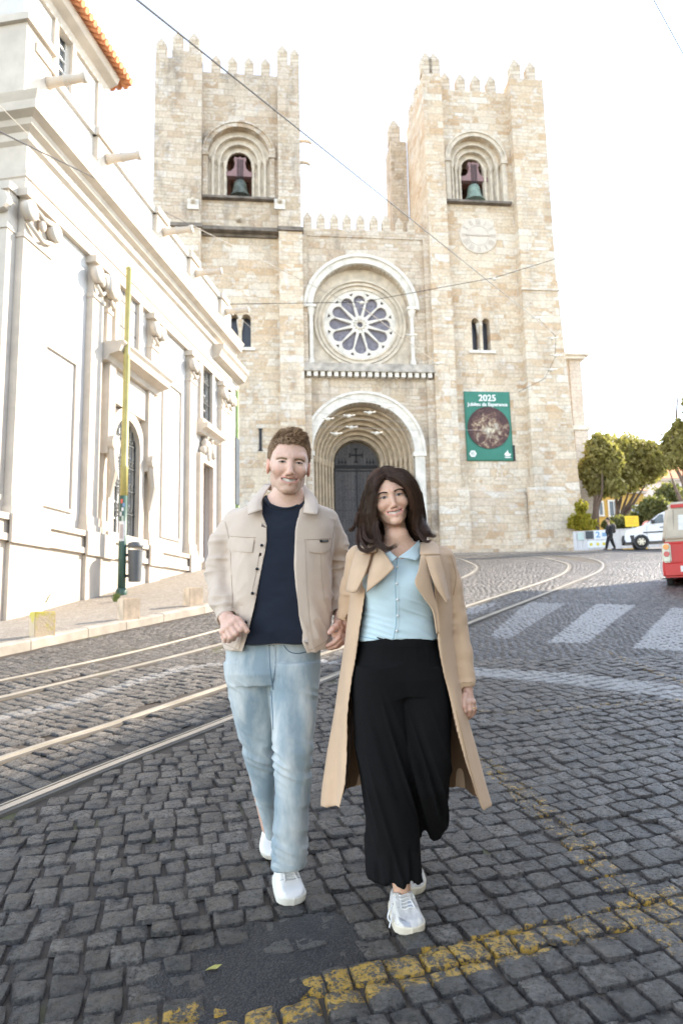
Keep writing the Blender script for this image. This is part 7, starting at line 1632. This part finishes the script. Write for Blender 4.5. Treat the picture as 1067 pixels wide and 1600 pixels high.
# ---- blouse ----
m_bl = cloth('pale_blue_cotton', (.53,.655,.69), .8, 900, .04, .3); m_bl2 = cloth('pale_blue_edge', (.30,.47,.54), .8)
def blouse(X, Y, Z):
    d = loftf(X, Y, Z, wtorso(0)); Xc = P3(622,915,2.9); d = smin(d, ell(X, Y, Z, P3(594,912,2.865), (.062,.062,.058)), .04); d = smin(d, ell(X, Y, Z, P3(648,910,2.865), (.062,.062,.058)), .04)
    nk = P3(622,846,2.83); vv = np.maximum(np.abs(X-nk[0]-.0)*1.25-(Z-P3(621,871,2.85)[2])*1.0, Y-2.93); d = smax(d, -vv, .004)
    return np.maximum(d, P3(620,1000,2.82)[2]+.004*np.cos((X-.2)*20)-Z)
V, Fc = sdfmesh(blouse, (-.02,2.68,1.0), (.48,3.12,1.5), .004); Nn = vnormals(V, Fc); px_, py_ = proj(V)
tw = V.copy(); tw[:,2] += .35*np.abs(V[:,0]-.21)*np.sign(V[:,0]-.21); n = n3(tw, (.16,.2,.022), 3); rdg = 1-np.abs(2*n-1)*1.7; wgt = np.clip((py_-925)/30, 0, 1)*.9+.15
V = V+Nn*(.0055*wgt*(rdg-.4)+.006*(n3(V, (.06,.1,.05), 8)-.5))[:,None]
bls = wom.mesh('blouse', V, Fc, m_bl); TB = bvh(V, Fc)
patch(wom, 'blouse_placket', TB, [(620,872),(617,912),(618,944),(618,973),(613,999)], [(626,872),(622,912),(623,944),(623,973),(619,999)], m_bl, .0022, .003, 30, 2, bls)
seam(wom, 'placket_edge', TB, [(621,872),(617.5,912),(618.5,944),(618.5,973),(614,999)], .0014, m_bl2, .003, bls, 5)
for x, y in ((620,886),(619,912),(620,937),(620.5,962),(619,986)):
    p = hit(TB, x+.5, y, .006)
    if p is not None: b = MB(); b.lathe([(.0042,-.002),(.0048,0),(.004,.002)], tuple(p), 10, 'y'); wom.mb(b, 'blouse_button', simple('shell_button', (.75,.74,.72), .4), bls)
free_patch(wom, 'blouse_collar', [[(597,846,2.87),(606,858,2.82),(620,871,2.795)], [(594,852,2.87),(601,865,2.82),(613,877,2.79)], [(592,858,2.88),(597,872,2.825),(604,883,2.795)]], m_bl, bls, .003, 5)
free_patch(wom, 'blouse_collar', [[(654,844,2.87),(641,857,2.82),(622,871,2.795)], [(657,851,2.87),(646,864,2.82),(634,872,2.79)], [(660,858,2.88),(655,870,2.825),(650,876,2.80)]], m_bl, bls, .003, 5)
seam(wom, 'blouse_hem', TB, [(562,994),(590,999),(614,1000),(645,1001),(680,999)], .0018, m_bl2, .0015, bls, 5)
# ---- trousers ----
m_tr = cloth('black_crepe', (.0075,.0072,.0075), .9, 900, .1, .4, sheen=.0); m_tr.node_tree.nodes['Principled BSDF'].inputs['Specular IOR Level'].default_value = .12
T1 = [row(1040,552,640,2.93,.13), row(1100,551,640,2.93,.13), row(1160,556,640,2.91,.12), row(1220,564,644,2.89,.115), row(1280,574,648,2.89,.11), row(1320,574,652,2.90,.115), row(1350,572,657,2.90,.125), row(1376,570,662,2.90,.135)]
T2 = [row(1040,600,700,2.95,.13), row(1100,605,703,2.95,.13), row(1180,618,702,2.93,.12), row(1230,628,700,2.95,.12), row(1262,634,698,3.00,.12), row(1296,640,693,3.06,.11)]
def trous(X, Y, Z):
    d = loftf(X, Y, Z, [row(992,564,681,2.93,.112), row(1010,562,684,2.93,.118), row(1035,552,695,2.94,.13), row(1060,549,700,2.94,.14), row(1085,552,703,2.94,.13)])
    l1 = loftf(X, Y, Z, T1); l2 = loftf(X, Y, Z, T2); zt2 = P3(665,1292,3.06)[2]+.10*np.clip((P3(690,1280,3.0)[0]-X), 0, .1)*-1.+.0; l2 = np.maximum(l2, zt2+.02*np.sin(X*70)-Z)
    d = smin(smin(d, l1, .025), l2, .004); hem = P3(615,1377,2.80)[2]+.006*np.sin(X*95)-.10*(X-P3(615,1377,2.8)[0]); hem2 = np.where(X < P3(668,1300,2.9)[0]+.02, hem, -9); return np.maximum(d, hem2-Z)
V, Fc = sdfmesh(trous, (-.06,2.66,.12), (.52,3.28,1.12), .005); Nn = vnormals(V, Fc); px_, py_ = proj(V)
sk = V.copy(); sk[:,0] = V[:,0]+(V[:,2]-.7)*.28; n = n3(sk, (.030,.2,.5), 4); w_ = np.clip((py_-1060)/180, .0, 1); V = V+Nn*(.020*w_*(1-np.abs(2*n-1)*1.5-.3))[:,None]
n = n3(V, (.018,.1,.30), 6); V = V+Nn*(.012*np.clip((py_-1310)/60, 0, 1)*(n-.5)*2)[:,None]; n = n3(V, (.012,.05,.12), 16); V = V+Nn*(.0012*np.clip((1070-py_)/50, 0, 1)*(n-.5)*2)[:,None]
tro = wom.mesh('wide_trousers', V, Fc, m_tr); TTr = bvh(V, Fc)
patch(wom, 'waistband', TTr, [(564,1000),(600,1003),(650,1003),(682,1000)], [(563,1008),(600,1011),(650,1011),(683,1008)], m_tr, .003, .003, 24, 2, tro)
# ---- trench coat ----
m_co = cloth('tan_gabardine', (.58,.405,.265), .8, 900, .05, .35); m_co2 = cloth('tan_stitching', (.40,.26,.15), .9); m_lin = cloth('coat_lining_brown', (.20,.115,.06), .85, 500)
cR = [P3(690,873,2.955), P3(701,915,2.98), P3(710,965,2.99), P3(719,1020,2.975), P3(726.5,1074,2.96)]; cL = [P3(562,872,2.97), P3(553,915,3.03), P3(547,945,3.06), P3(541,968,3.075)]
eL_ = [(850,588),(880,584),(900,577),(925,572),(960,567),(1000,561),(1040,555),(1060,551),(1100,546),(1130,544),(1180,544),(1230,540),(1270,531)]
eR_ = [(850,662),(880,672),(900,676),(930,680),(960,683),(1000,685),(1030,690),(1060,696),(1100,706),(1150,718),(1200,730),(1240,742),(1280,761)]
def zmap2(E, Y): z = [P3(x, y, Y)[2] for y, x in E]; xx = [P3(x, y, Y)[0] for y, x in E]; return np.array(z)[::-1], np.array(xx)[::-1]
zL, xL = zmap2(eL_, 2.80); zR, xR = zmap2(eR_, 2.80)
crow = [row(853,584,668,2.95,.085), row(864,556,700,2.95,.11), row(885,552,703,2.95,.135), row(920,548,703,2.95,.155), row(960,543,706,2.95,.16), row(1000,538,708,2.96,.165), row(1060,530,716,2.97,.18), row(1120,522,730,2.98,.195), row(1180,515,744,2.98,.21), row(1240,510,758,2.98,.225), row(1285,508,768,2.98,.235)]
def coat(X, Y, Z):
    d = loftf(X, Y, Z, crow, 2.1); ang_ = np.arctan2(Y-2.97, X-.22); d = d+np.clip((.95-Z)/.5, 0, 1)*(.012*np.sin(ang_*9+Z*3)+.006*np.sin(ang_*17+1))
    th = .009; inner = d+th; xl = np.interp(Z, zL, xL); xr = np.interp(Z, zR, xR); op = np.maximum(np.maximum(xl-X, X-xr), Y-2.97)
    hem = P3(640,1276,2.74)[2]-.02+.045*np.cos((X-.22)*4.2)-.03*np.clip((X-.35)/.2, 0, 1)*np.clip((2.9-Y)/.1, 0, 1); shell = np.maximum(np.maximum(d, -inner), hem-Z); shell = smax(shell, -op, .003)
    shell = np.maximum(shell, -ell(X, Y, Z, P3(622,845,2.90), (.105,.12,.08)))
    a = None
    for A, rr_ in ((cR,[.053,.052,.048,.044,.040]), (cL,[.058,.050,.045,.040])):
        q = chain(X, Y, Z, A, rr_, .02); c_ = np.array(A[-1]); dr = c_-np.array(A[-2]); dr /= np.linalg.norm(dr); e = (X-c_[0])*dr[0]+(Y-c_[1])*dr[1]+(Z-c_[2])*dr[2]; q = np.maximum(q, e); q = np.maximum(q, -np.maximum(chain(X, Y, Z, A[-2:], [rr_[-2]-.009, rr_[-1]-.007]), -.03-e)); a = q if a is None else np.minimum(a, q)
    return smin(shell, a, .015)
V, Fc = sdfmesh(coat, (-.16,2.66,.26), (.66,3.28,1.50), .0046); V = relax(V, Fc, 5); Nn = vnormals(V, Fc)
dV = sleeve_folds(V, Nn, cR, .007, .085, .5, 4)+sleeve_folds(V, Nn, cL, .008, .08, .6, 6); n = n3(V, (.05,.09,.30), 8); dV += Nn*((.009+.016*np.clip((1.0-V[:,2])/.5, 0, 1))*(n-.5)+.0015*(n3(V, (.025,.05,.08), 3)-.5))[:,None]
dirn = V-np.array([.22,2.97,0]); inn = ((Nn[:,0]*dirn[:,0]+Nn[:,1]*dirn[:,1]) < np.where(V[:,2] < .9, .06, 0.))
V = relax(V+dV, Fc, 2); ct = wom.mesh('trench_coat', V, Fc, [m_co, m_lin]); fin = inn[Fc].mean(1) > .6; cen = V[Fc].mean(1); fin &= (cen[:,2] < 1.25) & (np.hypot(cen[:,0]-.22, (cen[:,1]-2.97)*1.2) > .12)
Dd, _, _ = arm_t(cen, cR); fin &= (Dd > .075) | (cen[:,2] < .80); ct.data.polygons.foreach_set('material_index', fin.astype(np.int32)); TC = bvh(V, Fc)
free_patch(wom, 'lapel', [[(592,853,2.86),(604,868,2.79),(616,887,2.755)], [(588,857,2.865),(592,882,2.775),(600,903,2.755)], [(584,862,2.87),(576,895,2.80),(573,925,2.775)]], m_co, ct, .005, 7)
free_patch(wom, 'storm_flap', [[(584,855,2.87),(573,890,2.79),(557,925,2.785)], [(570,855,2.88),(560,888,2.81),(549,926,2.80)], [(557,860,2.89),(548,888,2.85),(540.5,924,2.85)]], m_co, ct, .005, 6)
free_patch(wom, 'coat_collar', [[(650,846,2.93),(656,853,2.86),(655.5,866,2.80)], [(662,843,2.94),(671,851,2.87),(671,866.5,2.795)], [(672,845,2.96),(683,852,2.90),(688,867,2.82)]], m_co, ct, .005, 6)
free_patch(wom, 'coat_collar', [[(596,845,2.92),(590,852,2.87),(588,862,2.83)], [(586,843,2.94),(578,852,2.88),(574,864,2.83)], [(577,845,2.97),(567,854,2.92),(562,866,2.86)]], m_co, ct, .005, 6)
free_patch(wom, 'lapel', [[(657,867,2.80),(654,890,2.76),(648.5,911,2.745),(662,934,2.755),(676,955,2.77),(682,990,2.785)], [(663,867,2.80),(662,890,2.775),(659,911,2.755),(670,934,2.77),(680,955,2.785),(684,990,2.79)], [(668,867,2.81),(671,890,2.80),(674,911,2.79),(679,934,2.79),(684,955,2.79),(687,990,2.79)]], m_co, ct, .005, 6)
free_patch(wom, 'storm_flap', [[(664,868,2.80),(671,893,2.775),(681,918,2.77),(698,943,2.78)], [(675,868,2.80),(682,893,2.78),(690,915,2.775),(699,940,2.79)], [(687,868,2.82),(693,893,2.82),(697,915,2.825),(701,938,2.83)]], m_co, ct, .005, 6)
for pts in ([(551,1070),(548,1100),(546,1140),(546,1190),(542,1240)], [(712,1110),(722,1150),(734,1200),(748,1250)], [(704,868),(712,900),(708,930)], [(722,1066),(730,1067),(737,1066)], [(516,1262),(524,1265),(530,1266)]):
    try: seam(wom, 'seam', TC, pts, .0013, m_co2, .0012, ct, 5)
    except Exception: pass
# ---- shoes ----
m_sn = simple('sneaker_mesh', (.62,.60,.58), .7, 0, .2, 60, .5, .003); m_sn2 = simple('sneaker_panel', (.72,.69,.63), .5, 0, .06, 20); m_ss = simple('sneaker_sole', (.74,.67,.54), .6, 0, .08, 14)
toe = gnd(644,1464); heel = atY(622, 1420, 2.97); heel[2] = gz(2.97)+.02; toe[2] += .003
so_ = shoe(wom, 'sneaker', toe, heel, .105, .055, m_sn, m_ss, m_lace, None, laces=6)
Ts = bvh([tuple(np.array(v.co)+wom.base) for v in so_.data.vertices], [tuple(p.vertices) for p in so_.data.polygons])
m_sil = simple('sneaker_silver', (.45,.46,.48), .35, .3); m_gr = simple('sneaker_grey', (.40,.42,.50), .6)
for tp, bt, mm in (([(610,1410),(612,1428),(618,1444)],[(618,1408),(622,1426),(632,1440)],m_sn2), ([(660,1440),(662,1450),(664,1458)],[(652,1432),(654,1446),(656,1456)],m_sn2), ([(622,1432),(630,1436),(640,1442)],[(624,1440),(632,1446),(642,1450)],m_sil), ([(634,1458),(646,1460),(662,1456)],[(630,1464),(645,1467),(664,1463)],m_sn2), ([(614,1392),(622,1388),(632,1388)],[(613,1400),(622,1397),(630,1396)],m_sn2), ([(636,1408),(640,1406),(642,1410)],[(637,1416),(640,1417),(643,1415)],m_gr)):
    try: patch(wom, 'shoe_panel', Ts, tp, bt, mm, .0022, .002, 10, 3, so_)
    except Exception: pass
c = np.array(P3(610,1436,2.82)); b = MB(); b.tube(catmull([P3(614,1412,2.84), P3(607,1426,2.82), P3(606.5,1436,2.81), P3(611,1440,2.81), P3(613,1428,2.82)], 6), .0028, 6); b.tube(catmull([P3(612,1430,2.81), P3(610,1440,2.81), P3(608,1450,2.80)], 5), .0026, 6); wom.mb(b, 'loose_lace', m_lace, so_)
q = gnd(648,1400); q[2] += .01; shoe(wom, 'sneaker', q+np.array([.0,-.02,.0]), q+np.array([-.03,.20,.10]), .095, .050, m_sn, m_ss, m_lace, None)
# =============== DISTANT PEDESTRIAN ===============
Yp = 40.; wb = atY(953, 857, Yp); wb[2] = float(tz(np.array(Yp)))
wk = Fig('person', wb, 'distant walker in dark clothes with a backpack in front of the white hoarding')
m_drk = cloth('dark_jacket', (.02,.02,.022), .8, 200, .2, .3)
def wq(x, y, dy=0.): p = atY(x, y, Yp+dy); return (p[0], p[1], p[2]+wb[2]-atY(953,857,Yp)[2])
def fb(X, Y, Z):
    d = ell(X, Y, Z, wq(948.5,810.5), (.105,.12,.135)); d = smin(d, rcone(X, Y, Z, wq(949,813), wq(951,820), .055, .06), .03)
    d = smin(d, rcone(X, Y, Z, wq(951,823), wq(952,834), .15, .14, .8), .05)
    for L_ in ([(951,835,-.08),(948,846,-.1),(946.5,855,-.1)], [(953,835,.08),(956,845,.1),(960,854,.12)]): d = smin(d, chain(X, Y, Z, [wq(*p) for p in L_], [.10,.075,.05]), .04)
    for L_ in ([(949,821,-.22),(946.5,829,-.24),(949,835,-.22)], [(953,821,.2),(955,829,.22),(953,835,.2)]): d = smin(d, chain(X, Y, Z, [wq(*p) for p in L_], [.06,.045,.035]), .02)
    return d
c0_ = np.array(wq(953,832)); V, Fc = sdfmesh(fb, c0_-np.array([.5,.5,1.1]), c0_+np.array([.5,.5,1.1]), .018); wk.mesh('body', V, Fc, m_skin, None, np.tile([.5,.32,.24], (len(V),1)))
def fcj(X, Y, Z):
    d = rcone(X, Y, Z, wq(951,822.5), wq(952,835), .17, .165, .8)
    for L_ in ([(949,821,-.22),(946.5,829,-.24),(948.5,834,-.22)], [(953,821,.2),(955,829,.22),(953.5,834,.2)]): d = smin(d, chain(X, Y, Z, [wq(*p) for p in L_], [.075,.062,.05]), .03)
    return d
V, Fc = sdfmesh(fcj, c0_-np.array([.5,.5,.4]), c0_+np.array([.5,.5,.8]), .018); wk.mesh('jacket', V, Fc, m_drk)
def ftr(X, Y, Z):
    d = rcone(X, Y, Z, wq(952,836), wq(952,837), .15, .14, .8)
    for L_ in ([(951,836,-.08),(948,846,-.1),(946.7,854,-.1)], [(953,836,.08),(956,845,.1),(959.5,853,.12)]): d = smin(d, chain(X, Y, Z, [wq(*p) for p in L_], [.115,.09,.07]), .04)
    return d
V, Fc = sdfmesh(ftr, c0_-np.array([.5,.5,1.1]), c0_+np.array([.5,.5,.3]), .018); wk.mesh('trousers', V, Fc, m_drk)
def fh(X, Y, Z): return smax(ell(X, Y, Z, wq(948.8,809.6), (.118,.13,.13)), -ell(X, Y, Z, wq(945.8,812.5), (.09,.12,.12)), .02)
V, Fc = sdfmesh(fh, c0_+np.array([-.5,-.4,.3]), c0_+np.array([.4,.4,1.2]), .015); wk.mesh('hair', V, Fc, simple('walker_hair', (.02,.015,.012), .7))
b = MB()
for L_ in ((946,856.2,-.1), (959.8,855.6,.12)): b.sphere(wq(L_[0]-1, L_[1], L_[2]), (.14,.05,.05), 10, 6)
wk.mb(b, 'shoes', m_blk)
def fbp(X, Y, Z): return smin(ell(X, Y, Z, wq(957,822.5), (.15,.20,.24)), ell(X, Y, Z, wq(957.5,828), (.13,.17,.12)), .05)
V, Fc = sdfmesh(fbp, c0_-np.array([.3,.5,.3]), c0_+np.array([.6,.5,.9]), .018)
bp = mk('backpack', V-c0_, Fc, cloth('backpack_fabric', (.05,.045,.042), .8), None, True); bp.location = tuple(c0_); tag(bp, 'dark backpack carried on the back of the distant walker', 'backpack')
